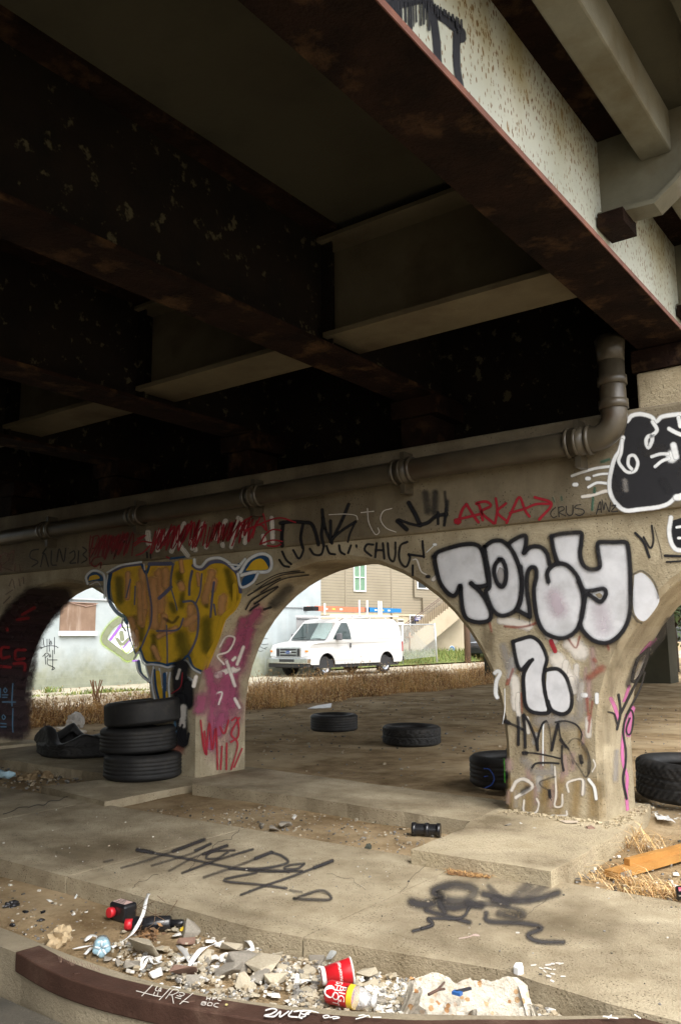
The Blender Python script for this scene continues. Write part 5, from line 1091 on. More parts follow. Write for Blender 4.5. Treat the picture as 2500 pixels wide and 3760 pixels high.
for (u, v, rr_, n_, h) in ((880/2.24, 2500+100/2.24, .5, 260, .28), (1150/2.24, 2500+95/2.24, .35, 160, .22), (430/2.24, 2500+95/2.24, .14, 60, .42), (700/2.24, 2500+110/2.24, .6, 90, .12), (1330/2.24, 2500+100/2.24, .6, 120, .2), (330/2.24, 2500+125/2.24, .4, 50, .1)):
    c = gz(u, v, -.1)
    for k in range(n_): sp.append((c.x+rnd.gauss(0, rr_*.6), c.y+rnd.gauss(0, rr_), -.1, rnd.uniform(.3, .8)*h*.7, .03, rnd.uniform(0, 6.3), rnd.uniform(.2, 1), rnd.choice((0, 0, 1, 2))))
blades('kerb_weeds', sp, grn, 'green weeds sprouting from the pavement cracks below the white wall', 'weeds')
# straw to the right of the near footing
sp = []
for i in range(5200):
    x = rnd.uniform(-1.72, 1.6); y = rnd.uniform(4.27, 6.9)
    n = noise.noise(Vector((x*1.5, y*1.5, 2)))+.5*noise.noise(Vector((x*4, y*4, 3)))
    e = min(1, max(0, (x+1.0)*1.2))
    lowr = 1 if (y < 4.45 and x > -1.5) else 0
    if n+.45*e+.6*lowr < .22+.25*rnd.random() or (y > 6.1 and rnd.random() < .8): continue
    sp.append((x, y, -.11, rnd.uniform(.03, .12)*(1.3 if rnd.random() < .15 else .7), .006, rnd.uniform(0, 6.3), rnd.uniform(.8, 2.6), rnd.choice((0, 0, 1, 4, 4))))
for (u, v, n_, h) in ((2330, 3090, 60, .2), (2300, 3110, 40, .16), (2290, 3230, 50, .12), (2400, 3275, 110, .10), (2440, 3295, 130, .12), (2340, 3258, 60, .08), (2470, 3310, 100, .13), (2250, 3245, 60, .09), (2360, 3130, 50, .2)):
    c = gz(u, v, -.11)
    for k in range(n_): sp.append((c.x+rnd.gauss(0, .09), max(4.27, c.y+rnd.gauss(0, .06)), -.11, rnd.uniform(.3, 1)*h, .005, rnd.uniform(2.6, 6.8), rnd.uniform(.6, 2.0), rnd.choice((0, 4, 4, 0, 1))))
for k in range(420):
    u = rnd.uniform(1640, 1800); c = gz(u, 3203+(u-1640)*.09+rnd.uniform(-6, 10), -.078); sp.append((c.x, c.y, -.078, rnd.uniform(.004, .03), .005, rnd.uniform(0, 6.3), rnd.uniform(1, 3), rnd.choice((1, 1, 0, 2))))
blades('straw', sp, dry, 'loose dry straw and dead grass right of the near footing', 'straw')
# ------------------------------------------------------------------ loose gravel and grit (nobody could count it)
def grit(name, n, place, smin, smax, mats, label):
    g = MB()
    for i in range(n):
        r_ = place()
        if r_ is None: continue
        x, y, z = r_; s_ = rnd.uniform(smin, smax)*rnd.choice((.6, .8, 1, 1.3))
        mt = Matrix.Translation((x, y, z)) @ Matrix.Rotation(rnd.random()*6.3, 4, 'Z') @ Matrix.Rotation(rnd.uniform(-.5, .5), 4, 'X') @ Matrix.Diagonal((1, rnd.uniform(.5, .9), rnd.uniform(.3, .7), 1))
        v = [mt @ Vector((a*s_*rnd.uniform(.6, 1), b*s_*rnd.uniform(.6, 1), c*s_*rnd.uniform(.6, 1))) for a in (-1, 1) for b in (-1, 1) for c in (-1, 1)]
        g.add(v, [(0, 1, 3, 2), (4, 6, 7, 5), (0, 4, 5, 1), (2, 3, 7, 6), (0, 2, 6, 4), (1, 5, 7, 3)], mi=rnd.randrange(len(mats)))
    o = g.build(name, mats, fix=False); tag(o, label, 'gravel'); kind(o, 'stuff'); return o
chips = [plain('chip_pale', (.42, .37, .28), .9), plain('chip_white', (.60, .57, .51), .8), plain('chip_tan', (.34, .28, .19), .9), plain('chip_grey', (.2, .19, .17), .9), plain('chip_dark', (.08, .07, .055), .9)]
def pit():
    x = rnd.uniform(-5.1, -2.6); y = 4.26+.74*rnd.random()
    if noise.noise(Vector((x*2, y*2, 0))) < -.15 and rnd.random() < .6: return None
    return x, y, -.105
grit('pit_gravel', 700, pit, .003, .010, chips[2:]+chips[:1], 'grit scattered over the sunken dirt between pavement and strip')
grit('rear_gravel', 1500, lambda: (rnd.uniform(-10.3, -2.2), rnd.uniform(6.05, 16), -.075), .004, .016, chips[2:]+chips[2:]+chips[:1], 'gravel and litter specks scattered over the dirt behind the piers')
grit('bright_gravel', 5200, lambda: (lambda y: (rnd.uniform(-2.2, 3.5)-(y-6)*.12, y, -.08))(6.1+7*rnd.random()**1.2), .006, .02, chips[:4], 'pale gravel covering the ground behind the right arch')
grit('strip_dirt', 420, lambda: (rnd.uniform(-8.8, -6.3), rnd.uniform(4.3, 4.98), -.1), .004, .016, chips[2:], 'dark grit along the pavement by the left arch')
grit('right_gravel', 700, lambda: (rnd.uniform(-1.75, .2), rnd.uniform(4.27, 5.6), -.10), .004, .014, chips[1:], 'dark road grit between the straw right of the footing')
grit('pavement_specks', 260, lambda: (rnd.uniform(-6, .2), rnd.uniform(3.05, 4.2), -.078), .002, .006, chips, 'tiny specks of grit on the pavement slab')
def crumb():
    x = -3.2+2.3*rnd.random()**.75; y = rnd.uniform(max(2.22, 2.26+(x+2.2)*.42 if x > -2.2 else 2.26), near_y(x)-.02)
    if noise.noise(Vector((x*5, y*5, 3)))+.3*(x+2.6) < rnd.uniform(-.25, .35): return None
    return x, y, -.165+rnd.uniform(0, .015)
grit('rubble_crumbs', 5600, crumb, .003, .013, chips[:1]+chips[2:4]+chips[2:3]+chips[:2], 'small white and tan crumbs of broken plaster in the gutter')
grit('gutter_dirt', 500, lambda: (rnd.uniform(-6.5, -3.0), rnd.uniform(2.3, 2.84), -.17), .003, .009, chips, 'sparse grit in the dirt gutter left of the rubble')
# ------------------------------------------------------------------ rubble chunks, each one a thing
m_r = [mottle('rubble_tan', (.33, .28, .20), (.46, .41, .31), 9, .9), mottle('rubble_white', (.60, .58, .53), (.74, .72, .68), 8, .85), mottle('rubble_grey', (.20, .18, .15), (.31, .28, .23), 9, .9), mottle('rubble_brown', (.17, .10, .075), (.25, .16, .12), 9, .9)]
protos = []
for k in range(9):
    b = bmesh.new()
    for i in range(11):
        b.verts.new((rnd.choice((-1, 1))*rnd.uniform(.35, 1.05), rnd.choice((-1, 1))*rnd.uniform(.3, .85), rnd.choice((-1, 1))*rnd.uniform(.25, .6)))
    r_ = bmesh.ops.convex_hull(b, input=b.verts)
    bmesh.ops.delete(b, geom=[e for e in r_['geom_interior'] if isinstance(e, bmesh.types.BMVert)], context='VERTS')
    bmesh.ops.bevel(b, geom=list(b.edges), offset=.035, segments=1, affect='EDGES')
    protos.append(b)
rub = {0: ('rubble_chunk', 'broken tan concrete chunk lying in the gutter rubble', 'rubble chunk', 'tan rubble chunks in the gutter'), 1: ('plaster_piece', 'white flat piece of broken plaster in the gutter rubble', 'plaster piece', 'white plaster pieces in the gutter'), 2: ('grey_stone', 'grey broken stone lying in the gutter rubble', 'stone', 'grey stones in the gutter'), 3: ('brick_piece', 'brownish broken brick piece in the gutter rubble', 'brick piece', 'brown brick pieces in the gutter')}
MESHES = {}
def chunk(u, v, wpx, k, flat=.6, zb=-.165):
    c = gz(u, v, zb); D = (c-CAM).dot(fw); r = wpx*D/FPX/2
    pi = rnd.randrange(9); key = (pi, k)
    if key not in MESHES:
        me = bpy.data.meshes.new(rub[k][0]); protos[pi].to_mesh(me); me.materials.append(m_r[k]); MESHES[key] = me
    o = bpy.data.objects.new(rub[k][0], MESHES[key]); COL.objects.link(o)
    o.scale = (r, r*rnd.uniform(.8, 1.05), r*flat*rnd.uniform(.8, 1.3)); o.rotation_euler = (rnd.gauss(0, .22), rnd.gauss(0, .22), rnd.random()*6.3)
    o.location = c+Vector((0, 0, r*flat*.42)); tag(o, rub[k][1], rub[k][2], rub[k][3])
I_ = zoom(150, 3150, 1.742); H_ = zoom(1000, 3000, 1.0453); N_ = zoom(1100, 3400, 1.742)
for (x, y, w, k) in ((670, 620, 190, 0), (770, 590, 90, 0), (590, 700, 110, 2), (740, 745, 85, 1), (730, 655, 60, 1), (850, 620, 55, 0), (910, 640, 70, 0), (920, 750, 150, 3), (980, 800, 90, 2), (1040, 780, 75, 1), (1215, 490, 200, 2), (960, 490, 130, 2), (930, 545, 80, 3), (1210, 590, 130, 0), (1330, 630, 80, 1), (1290, 690, 170, 2), (1410, 720, 190, 0), (1330, 800, 90, 1), (1200, 745, 130, 2), (1470, 675, 120, 0), (1530, 600, 70, 0), (1130, 855, 80, 0), (1300, 830, 150, 0), (1480, 880, 50, 1), (1110, 700, 50, 1), (860, 740, 50, 1), (500, 675, 60, 2), (1130, 450, 60, 1), (1090, 540, 70, 1), (1040, 650, 90, 0), (1230, 640, 80, 0), (1400, 780, 100, 2), (1545, 720, 80, 0), (1480, 790, 130, 0), (530, 475, 40, 0), (60, 275, 28, 1), (210, 362, 22, 1), (1180, 520, 60, 0)): 
    u, v = I_((x, y)); chunk(u, v, w/1.742*1.4, k, .6 if k != 1 else .4)
for (x, y, w, k) in ((50, 300, 80, 0), (120, 240, 100, 2), (90, 210, 80, 0), (155, 180, 60, 0), (210, 215, 90, 2), (285, 265, 130, 0), (345, 225, 60, 0), (455, 250, 110, 1), (420, 325, 120, 0), (490, 320, 60, 1), (540, 275, 90, 0), (575, 385, 60, 1), (585, 335, 60, 0), (640, 355, 45, 1), (610, 395, 35, 1), (465, 425, 90, 1), (580, 460, 70, 1), (535, 440, 60, 1), (660, 435, 40, 1), (400, 380, 60, 0), (520, 395, 55, 0), (640, 310, 60, 0), (560, 520, 50, 1), (480, 500, 110, 2), (615, 495, 45, 1), (330, 395, 60, 0), (140, 325, 50, 1), (30, 350, 70, 0), (90, 400, 60, 2), (25, 430, 80, 0), (100, 470, 60, 0), (220, 240, 40, 1), (300, 300, 40, 1), (655, 300, 40, 1), (560, 425, 40, 1), (410, 440, 40, 1)):
    u, v = N_((x, y)); chunk(u, v, w/1.742*1.4, k, .6 if k != 1 else .4)
for k in range(340):
    x = -3.1+1.75*rnd.random()**.8; y = rnd.uniform(max(2.27, 2.3+(x+2.2)*.42 if x > -2.2 else 2.27), near_y(x)-.04)
    if x > -1.95 and y < 2.62 or noise.noise(Vector((x*4, y*4, 8)))+.3*(x+2.7) < rnd.uniform(-.35, .3): continue
    d_ = Vector((x, y, -.165))-CAM; w_ = d_.dot(fw); chunk(1250+FPX*d_.dot(rt)/w_, 1880-FPX*d_.dot(up)/w_, rnd.uniform(18, 58), rnd.choice((0, 0, 0, 1, 1, 2)), rnd.uniform(.3, .55))
u, v = H_((1030, 250)); chunk(u, v, 48, 0, .5, -.08); u, v = H_((1700-1000, 30)); 
for (u, v, w, k) in ((1048, 3035, 60, 2), (1010, 3045, 45, 2), (1080, 3005, 30, 1), (1668, 2752, 24, 0), (985, 3060, 30, 0), (960, 3030, 26, 2), (1660, 2560, 20, 3), (1230, 2640, 16, 2)): chunk(u, v, w, k, .7, -.10)
for (u, v, w, k) in ((1912, 3024, 16, 1), (1960, 3040, 14, 1), (1860, 3030, 40, 2), (2168, 3041, 40, 3)): chunk(u, v, w, k, .35, 0)
# the big aggregate block
def agg():
    m, n, l, P = nodes('aggregate_concrete')
    tc = n.new('ShaderNodeTexCoord')
    base = ramp(n, l, noise_node(n, l, 30, 7, .7).outputs[0], [(.3, (.46, .41, .32)), (.7, (.66, .61, .52))]).outputs[0]
    v = n.new('ShaderNodeTexVoronoi'); v.inputs['Scale'].default_value = 38; v.inputs['Randomness'].default_value = 1; l.new(tc.outputs['Object'], v.inputs['Vector'])
    f = ramp(n, l, v.outputs['Distance'], [(.36, 1.0), (.42, 0.0)]).outputs[0]
    sc_ = n.new('ShaderNodeSeparateColor'); l.new(v.outputs['Color'], sc_.inputs[0])
    g_ = ramp(n, l, sc_.outputs[0], [(.40, 0.0), (.44, 1.0)]).outputs[0]
    mm = n.new('ShaderNodeMath'); mm.operation = 'MULTIPLY'; l.new(f, mm.inputs[0]); l.new(g_, mm.inputs[1])
    peb = ramp(n, l, sc_.outputs[1], [(.2, (.42, .22, .09)), (.5, (.50, .33, .17)), (.8, (.62, .52, .42))]).outputs[0]
    l.new(mixc(n, l, mm.outputs[0], base, peb), P.inputs['Base Color']); P.inputs['Roughness'].default_value = .9
    bump(n, l, P, noise_node(n, l, 40, 6, .7).outputs[0], .9, .02)
    return m
g = MB(); NX, NY = 26, 14
A0, A1, A2, A3 = gz(1568, 3742, -.135), gz(1972, 3722, -.135), gz(1906, 3600, -.035), gz(1505, 3572, -.025)
def top(i, j):
    s, t = i/NX, j/NY
    q = A0.lerp(A1, s).lerp(A3.lerp(A2, s), t)
    n = noise.noise(Vector((s*4, t*3, 2)))*.035+noise.noise(Vector((s*11, t*8, 6)))*.018+noise.noise(Vector((s*24, t*16, 9)))*.008
    e = 1 if (i in (0, NX) or j in (0, NY)) else 0
    if e: q += Vector((noise.noise(Vector((s*9, t*9, 11)))*.05, noise.noise(Vector((s*9, t*9, 15)))*.05, 0)); n -= .012
    q.z += n; return q
vs = [top(i, j) for i in range(NX+1) for j in range(NY+1)]
g.add(vs, [(i*(NY+1)+j, (i+1)*(NY+1)+j, (i+1)*(NY+1)+j+1, i*(NY+1)+j+1) for i in range(NX) for j in range(NY)])
ring = [(i, 0) for i in range(NX)]+[(NX, j) for j in range(NY)]+[(i, NY) for i in range(NX, 0, -1)]+[(0, j) for j in range(NY, 0, -1)]
cen = (A0+A1+A2+A3)/4
rg = [top(*q) for q in ring]; lay = [rg]
for t in (.35, .7, 1.0):
    L2 = []
    for (ri_, rj_), q in zip(ring, rg):
        w_ = q.lerp(Vector((cen.x, cen.y, q.z)), -.03*t+.02); z = q.z+(-.21-q.z)*t; lf = (1-ri_/NX)**5*(1.25-.75*rj_/NY)*1.7-.8*(ri_/NX)**4
        L2.append(Vector((w_.x-.06*t*lf+noise.noise(w_*14+Vector((0, 0, t*5)))*.016, w_.y+noise.noise(w_*14+Vector((5, 0, t*5)))*.016, z)))
    lay.append(L2)
nr = len(ring)
g.add([q for L in lay for q in L], [(k*nr+i, k*nr+(i+1) % nr, (k+1)*nr+(i+1) % nr, (k+1)*nr+i) for k in range(3) for i in range(nr)])
tag(g.build('concrete_block', agg()), 'large pale broken concrete block studded with brown pebbles beside the kerb', 'concrete block')
tz = lambda u, v: gz(u, v, -.075)
g = MB(); P = [tz(*N_(q)) for q in ((825, 500), (885, 468), (935, 408))]; g.tube([q+Vector((0, 0, .03)) for q in P], [.005, .005, .003], 6); g.tube([P[1]+Vector((0, 0, .03)), tz(*N_((930, 462)))+Vector((0, 0, .03))], .004, 6); tag(g.build('twig', plain('twig_bark', (.09, .05, .035), .9)), 'small forked twig lying on the pebbly concrete block', 'twig')
g = MB(); P = [tz(*N_(q)) for q in ((1000, 482), (1095, 458))]; g.bar(P[0]+Vector((0, 0, .03)), P[1]+Vector((0, 0, .03)), .010, .008); o = tag(g.build('plastic_shard', plain('shard_dark', (.03, .03, .035), .5)), 'dark plastic shard with blue tip on the pebbly concrete block', 'shard')
g = MB(); q = tz(*N_((1012, 488)))+Vector((0, 0, .028)); g.box(tuple(q-Vector((.018, .01, .004))), tuple(q+Vector((.014, .01, .006)))); sub2(g.build('blue_tip', plain('shard_blue', (.03, .12, .35), .4)), o)
# ------------------------------------------------------------------ kerb with the rusty steel edge
zt = -.10
inner = [(-9, 2.30), (-5, 2.27), (-3.59, 2.25), (-3.26, 2.235), (-2.89, 2.225), (-2.57, 2.24), (-2.26, 2.29), (-1.95, 2.40), (-1.64, 2.56), (-1.27, 2.80), (-.89, 3.10-.03), (-.5, 3.35-.1), (.2, 3.6-.15)]
stl = [(-3.235, 2.215), (-2.95, 2.178), (-2.72, 2.182), (-2.5, 2.215), (-2.28, 2.262), (-2.09, 2.315), (-1.94, 2.362), (-1.78, 2.43), (-1.59, 2.53), (-1.42, 2.655), (-1.24, 2.78), (-.88, 3.045), (-.5, 3.225), (.2, 3.42)]
def smooth2(P, st=5): return [(p.x, p.y) for p in catmull([Vector((a, b)) for a, b in P], st)]
def offset(P, d):
    out = []
    for i, (x, y) in enumerate(P):
        a = Vector(P[min(i+1, len(P)-1)])-Vector(P[max(i-1, 0)]); n = Vector((a.y, -a.x)).normalized(); out.append((x+n.x*d, y+n.y*d))
    return out
si = smooth2(inner); ss = smooth2(stl); so = offset(ss, .105)
kb = thing('rusty_edged_kerb', 'curved concrete kerb with a rusty steel angle along its edge in the foreground', 'kerb', (-2.3, 2.2, -.1))
g = MB()
def band(P, Q, z0, z1, mi=0):                # solid between two lines of equal count
    n = len(P); vs = [(x, y, z1) for x, y in P]+[(x, y, z1) for x, y in Q]+[(x, y, z0) for x, y in P]+[(x, y, z0) for x, y in Q]
    f = []
    for i in range(n-1): f += [(i, i+1, n+i+1, n+i), (2*n+i, 3*n+i, 3*n+i+1, 2*n+i+1), (i, 2*n+i, 2*n+i+1, i+1), (n+i, n+i+1, 3*n+i+1, 3*n+i)]
    f += [(0, n, 3*n, 2*n), (n-1, 3*n-1, 4*n-1, 2*n-1)][:]
    g.add(vs, f, mi=mi)
def resample(P, n):
    L = [0]
    for a, b in zip(P, P[1:]): L.append(L[-1]+math.dist(a, b))
    out = []
    for k in range(n):
        t = L[-1]*k/(n-1); i = max(j for j in range(len(L)) if L[j] <= t+1e-9); i = min(i, len(P)-2); f = (t-L[i])/(L[i+1]-L[i])
        out.append((P[i][0]+(P[i+1][0]-P[i][0])*f, P[i][1]+(P[i+1][1]-P[i][1])*f))
    return out
# concrete behind the steel: from the outer face to the inner line
left_out = [(-9, 2.10), (-5, 2.10), (-3.6, 2.105)]
co = left_out+offset(ss, .095)
band(resample(si, 70), resample(co, 70), -.45, zt-.003)
child(g.build('concrete_body', mottle('kerb_concrete', (.20, .165, .11), (.30, .255, .175), 3, .92, (.12, .095, .065), 1.2, bs=.5)), kb)
g = MB(); band(ss, so, zt-.075, zt+.002); m_srust = mottle('steel_rust', (.05, .025, .017), (.085, .043, .03), 7, .62, (.14, .085, .06), 4, (.55, .72), .25, 70, metal=.25)
bevel(child(g.build('steel_angle', m_srust), kb), .006, 2)
g = MB()
for t in (.12, .3, .5, .68, .86):
    i = int(t*len(ss)); x, y = (ss[i][0]+so[i][0])/2, (ss[i][1]+so[i][1])/2; g.tube([(x, y, zt+.001), (x, y, zt+.005)], .016, 14)
child(g.build('rivet', m_srust), kb)
p = Paint(lambda u, v: (gz(u, v, zt+.003), Vector((0, 0, 1))), I_, .0006)
CHK = spray('white_marker', (.62, .58, .52), .95, (.6, 1), .3, 90); CHF = spray('faint_scratch', (.36, .24, .18), .6, (.3, 1), .6, 90)
for s_ in ([(612, 852), (760, 890)], [(715, 815), (648, 885)], [(745, 825), (735, 850), (770, 855)], [(730, 862), (722, 880)], [(760, 840), (770, 835), (768, 850), (757, 850), (760, 840)], [(752, 866), (745, 884)], [(722, 885), (770, 892)], [(830, 838), (760, 912)], [(800, 905), (845, 850), (875, 848), (880, 862), (845, 880), (825, 882)], [(840, 882), (850, 935)], [(885, 870), (905, 868), (920, 878), (905, 888), (888, 882)], [(872, 888), (900, 895)], [(862, 900), (895, 908)], [(975, 872), (890, 942)], [(905, 925), (945, 932)],
    [(1065, 898), (1060, 917)], [(1087, 900), (1080, 918)], [(1063, 908), (1083, 909)], [(1098, 920), (1105, 902), (1127, 904)], [(1102, 911), (1118, 912)], [(1155, 908), (1140, 907), (1133, 918), (1150, 925)], [(1035, 930), (1027, 950), (1050, 953), (1055, 943), (1035, 940), (1060, 936), (1035, 930)], [(1075, 935), (1067, 955), (1090, 957), (1097, 942), (1075, 935)], [(1140, 945), (1120, 943), (1108, 960), (1132, 968)]): p.stroke(s_, 5.5, CHK)
p.stroke([(1188, 952)], 14, spray('yellow_dot', (.6, .5, .2), .9))
for k in range(16):
    x = 110+k*17; y = 640+k*5; p.stroke([(x, y+rnd.uniform(-10, 5)), (x+rnd.uniform(2, 22), y+rnd.uniform(18, 44)), (x+rnd.uniform(10, 30), y+rnd.uniform(-5, 20))], 4, CHF)
W_ = zoom(0, 2650, 1.2544); CW = spray('white_paint_pen', (.72, .71, .68), .97, (.7, 1), .2, 90)
for s_ in ([(1225, 1345), (1255, 1337), (1275, 1345), (1250, 1362), (1218, 1370), (1262, 1374), (1292, 1350), (1290, 1376), (1330, 1350)], [(1345, 1348), (1330, 1372), (1370, 1378)], [(1355, 1352), (1400, 1347), (1432, 1352), (1410, 1360)], [(1385, 1360), (1378, 1378), (1390, 1384)], [(1395, 1366), (1422, 1364)]): p.stroke(s_, 7, CW, W_)
for s_ in ([(120, 580), (60, 566), (5, 578), (40, 600), (0, 612)], [(150, 602), (175, 596), (190, 606), (160, 615), (150, 602)], [(195, 612), (230, 606), (255, 614), (215, 620)], [(380, 600), (410, 596), (420, 606), (360, 622)], [(420, 605), (440, 600), (450, 612)], [(470, 612), (520, 612)]): p.stroke(s_, 7, CW, N_)
for s_ in ([(1270, 782), (1325, 790)], [(1390, 776), (1412, 790)], [(1300, 778), (1290, 790)]): p.stroke(s_, 5, CW, H_)
child(p.build('lettering', None, 'white hand lettering H#RI, HFC, BDC and scribbles'), kb)
# ------------------------------------------------------------------ spray tags on the pavement slab
G_ = zoom(0, 2650, 1.2544)
p = Paint(lambda u, v: (gz(u, v, -.08), Vector((0, 0, 1))), G_, .0012)
STN = spray('pavement_stain', (.14, .11, .065), .25, (-.6, 1.0), .9, 5); CRK = spray('pavement_crack', (.035, .028, .018), .9, (.3, 1), .5, 80); LGT = spray('pavement_wear', (.46, .39, .27), .3, (-.6, 1.0), .9, 6)
ps = Paint(lambda u, v: (gz(u, v, -.08), Vector((0, 0, 1))), G_, .0004)
for s_, w, m in (([(0, 340), (120, 400), (200, 380)], 120, STN), ([(300, 460), (520, 560), (700, 640)], 90, STN), ([(800, 500), (1000, 560), (1200, 640)], 80, LGT), ([(1400, 720), (1700, 800), (2000, 900)], 150, LGT), ([(900, 820), (1200, 900), (1500, 960)], 70, STN), ([(1700, 960), (2000, 1020), (2400, 1080)], 120, STN), ([(2300, 900), (2800, 1000)], 160, STN), ([(60, 520), (300, 620), (500, 700)], 60, STN), ([(2100, 800), (2500, 860)], 120, LGT),
    ([(1110, 500), (1060, 540), (1010, 556), (960, 590), (900, 640), (860, 700)], 5, CRK), ([(330, 345), (200, 380), (90, 400), (0, 432)], 8, CRK), ([(615, 765), (640, 740), (760, 690)], 4, CRK), ([(2050, 610), (1960, 660), (1900, 720), (1830, 800)], 4, CRK), ([(2560, 780), (2480, 850), (2420, 905), (2300, 960)], 4, CRK), ([(1500, 700), (1620, 730), (1700, 790)], 3, CRK)): ps.stroke(s_ if m is not CRK else [(a_+rnd.uniform(-9, 9), b_+rnd.uniform(-6, 6)) for a_, b_ in [(s_[k_][0]+(s_[k_+1][0]-s_[k_][0])*t_/4, s_[k_][1]+(s_[k_+1][1]-s_[k_][1])*t_/4) for k_ in range(len(s_)-1) for t_ in range(4)]], w if m is not CRK else w*.55, m)
tag(ps.build('stains', None), 'dark stains, worn patches and thin cracks over the pavement slab', 'stains')['kind'] = 'stuff'
GT = spray('pavement_black', (.045, .042, .043), .85, (.1, 1.0), .8, 110); GT2 = spray('pavement_grey', (.06, .055, .055), .55, (.1, 1), .6, 60)
for s_, w, m in (([(635, 592), (760, 615), (900, 640), (1060, 672), (1200, 690), (1390, 690)], 12, GT), ([(635, 592), (700, 603)], 18, GT), ([(940, 545), (820, 590), (680, 640), (560, 675)], 10, GT2), ([(942, 545), (900, 560), (800, 598)], 16, GT), ([(970, 565), (880, 610), (700, 665)], 10, GT2), ([(970, 565), (900, 595)], 12, GT), ([(1045, 573), (900, 625), (780, 690)], 10, GT2), ([(1045, 573), (940, 612)], 14, GT), ([(1165, 590), (1000, 640), (840, 700)], 11, GT), ([(1080, 595), (980, 602), (950, 632), (1000, 632), (1050, 605)], 10, GT), ([(1250, 605), (1300, 622), (1322, 655), (1200, 680), (1060, 680)], 13, GT), ([(1250, 605), (1100, 665), (940, 720)], 12, GT2), ([(1250, 605), (1180, 632)], 15, GT), ([(1402, 657), (1335, 665), (1310, 682), (1370, 680), (1400, 660)], 11, GT), ([(1530, 645), (1350, 715), (1220, 760), (1110, 802)], 11, GT), ([(1530, 645), (1450, 675)], 16, GT),
    ([(1180, 700), (1030, 735), (1200, 755), (1320, 772)], 11, GT), ([(1355, 820), (1480, 782), (1525, 822), (1440, 824), (1355, 820)], 12, GT), ([(1335, 780), (1390, 790)], 9, GT2), ([(480, 650), (520, 642)], 9, GT2), ([(1140, 680), (1300, 690), (1330, 700)], 9, GT2)): p.stroke(s_, w*1.6, m)
kk = p.build('graffiti', None); tag(kk, 'thin black spray scrawl across the middle of the pavement slab', 'graffiti')
p = Paint(lambda u, v: (gz(u, v, -.08), Vector((0, 0, 1))), H_, .0012)
for s_, w, m in (([(535, 328), (575, 338), (620, 330), (640, 312), (620, 285), (680, 265), (750, 270), (775, 290), (740, 320), (690, 322), (650, 312)], 36, GT), ([(650, 345), (700, 350), (760, 340), (850, 335), (900, 350), (960, 370), (940, 382), (870, 372)], 28, GT), ([(590, 360), (680, 385), (755, 406)], 20, GT), ([(640, 330), (660, 365)], 24, GT), ([(755, 350), (720, 390), (600, 392), (612, 418), (540, 440)], 14, GT), ([(600, 392), (615, 415), (575, 430)], 12, GT), ([(820, 370), (830, 402), (960, 410), (1032, 428), (980, 455), (1020, 480), (1115, 483)], 20, GT), ([(810, 298), (920, 322), (1000, 320), (1095, 293)], 28, GT), ([(830, 268), (870, 310)], 22, GT2), ([(985, 262), (930, 310)], 40, GT2), ([(1050, 262), (980, 310)], 34, GT2), ([(850, 320), (900, 335)], 30, GT), ([(750, 330), (800, 345)], 30, GT)): p.stroke(s_, w*1.5, m)
tag(p.build('graffiti', None), 'broad blurred black spray tag on the right part of the pavement slab', 'graffiti')
p = Paint(lambda u, v: (gz(u, v, -.08), Vector((0, 0, 1))), N_, .0012)
p.stroke([(1020, 82), (1080, 72), (1120, 56), (1148, 66)], 9, spray('pale_pink_smudge', (.55, .42, .36), .8)); p.stroke([(1110, 60), (1140, 62)], 14, MATS['pale_pink_smudge']); p.stroke([(1385, 45), (1400, 46)], 12, CHK)
for k in range(14):
    u_, v_ = H_((1040+rnd.gauss(20, 26), 590+rnd.gauss(0, 22))); p.stroke([(u_, v_), (u_+rnd.uniform(5, 18), v_+rnd.uniform(-4, 6))], rnd.uniform(5, 9), CHK, lambda q: q)
tag(p.build('paint_drips', None), 'pale paint drips splashed on the right end of the pavement slab', 'paint drips')['kind'] = 'stuff'
# ------------------------------------------------------------------ litter
m_red = plain('cup_red', (.50, .012, .018), .35); m_cupw = plain('cup_white', (.70, .68, .64), .5); m_yel = plain('cup_yellow', (.72, .50, .03), .4)
m_clear = plain('clear_plastic', (.8, .8, .8), .08, alpha=.28, spec=.9)
def cone_frame(a, b):
    z = (b-a).normalized(); x = Vector((0, 0, 1)); x = (x-z*x.dot(z)).normalized(); y = z.cross(x)
    m = Matrix((x, y, z)).transposed().to_4x4(); m.translation = a; return m
def cup_text(par, t, size, ang0, zc, rfun, mt, mat, name='lettering', turn=True):
    tv, tf = text_mesh(t, size); g = MB(); vs = []
    for v in tv:
        a_, b_ = (v.x, v.y) if not turn else (v.x, v.y)
        z = zc+b_ if not turn else zc-b_*0+0
        # letters run round the cup (turn=False) or along its axis (turn=True)
        if turn: z = zc+v.x; arc = v.y
        else: z = zc+v.y; arc = -v.x
        r = rfun(z)+.0012; a = ang0+arc/r; vs.append(mt @ Vector((r*math.cos(a), r*math.sin(a), z)))
    g.add(vs, tf); return child(g.build(name, mat), par)
# cup 1: red paper cup on its side, mouth to the right
a = gz(*N_((142, 405)), -.155)+Vector((0, 0, .045)); b = gz(*N_((292, 392)), -.155)+Vector((0, 0, .055))
b = a+(b-a).normalized()*.115
c1 = thing('paper_cup', 'red paper cup with white rim lying behind the other red cup', 'cup', a)
mt = cone_frame(a, b); rf = lambda z: .030+.14*z
g = MB(); g.lathe([(0, .004), (rf(0), 0), (rf(.112), .112)], mt, 40); child(g.build('sleeve', m_red), c1)
g = MB(); g.lathe([(rf(.112)-.002, .112), (rf(.115)+.002, .113), (rf(.115)+.003, .1165), (rf(.115)+.001, .119), (rf(.11)-.003, .117), (rf(.1)-.003, .09), (rf(.0)-.001, .012), (0, .012)], mt, 40); child(g.build('rim', m_cupw), c1)
g = MB(); g.lathe([(rf(0)+.0006, -.001), (rf(.014)+.0006, .014)], mt, 40); child(g.build('base_band', m_cupw), c1)
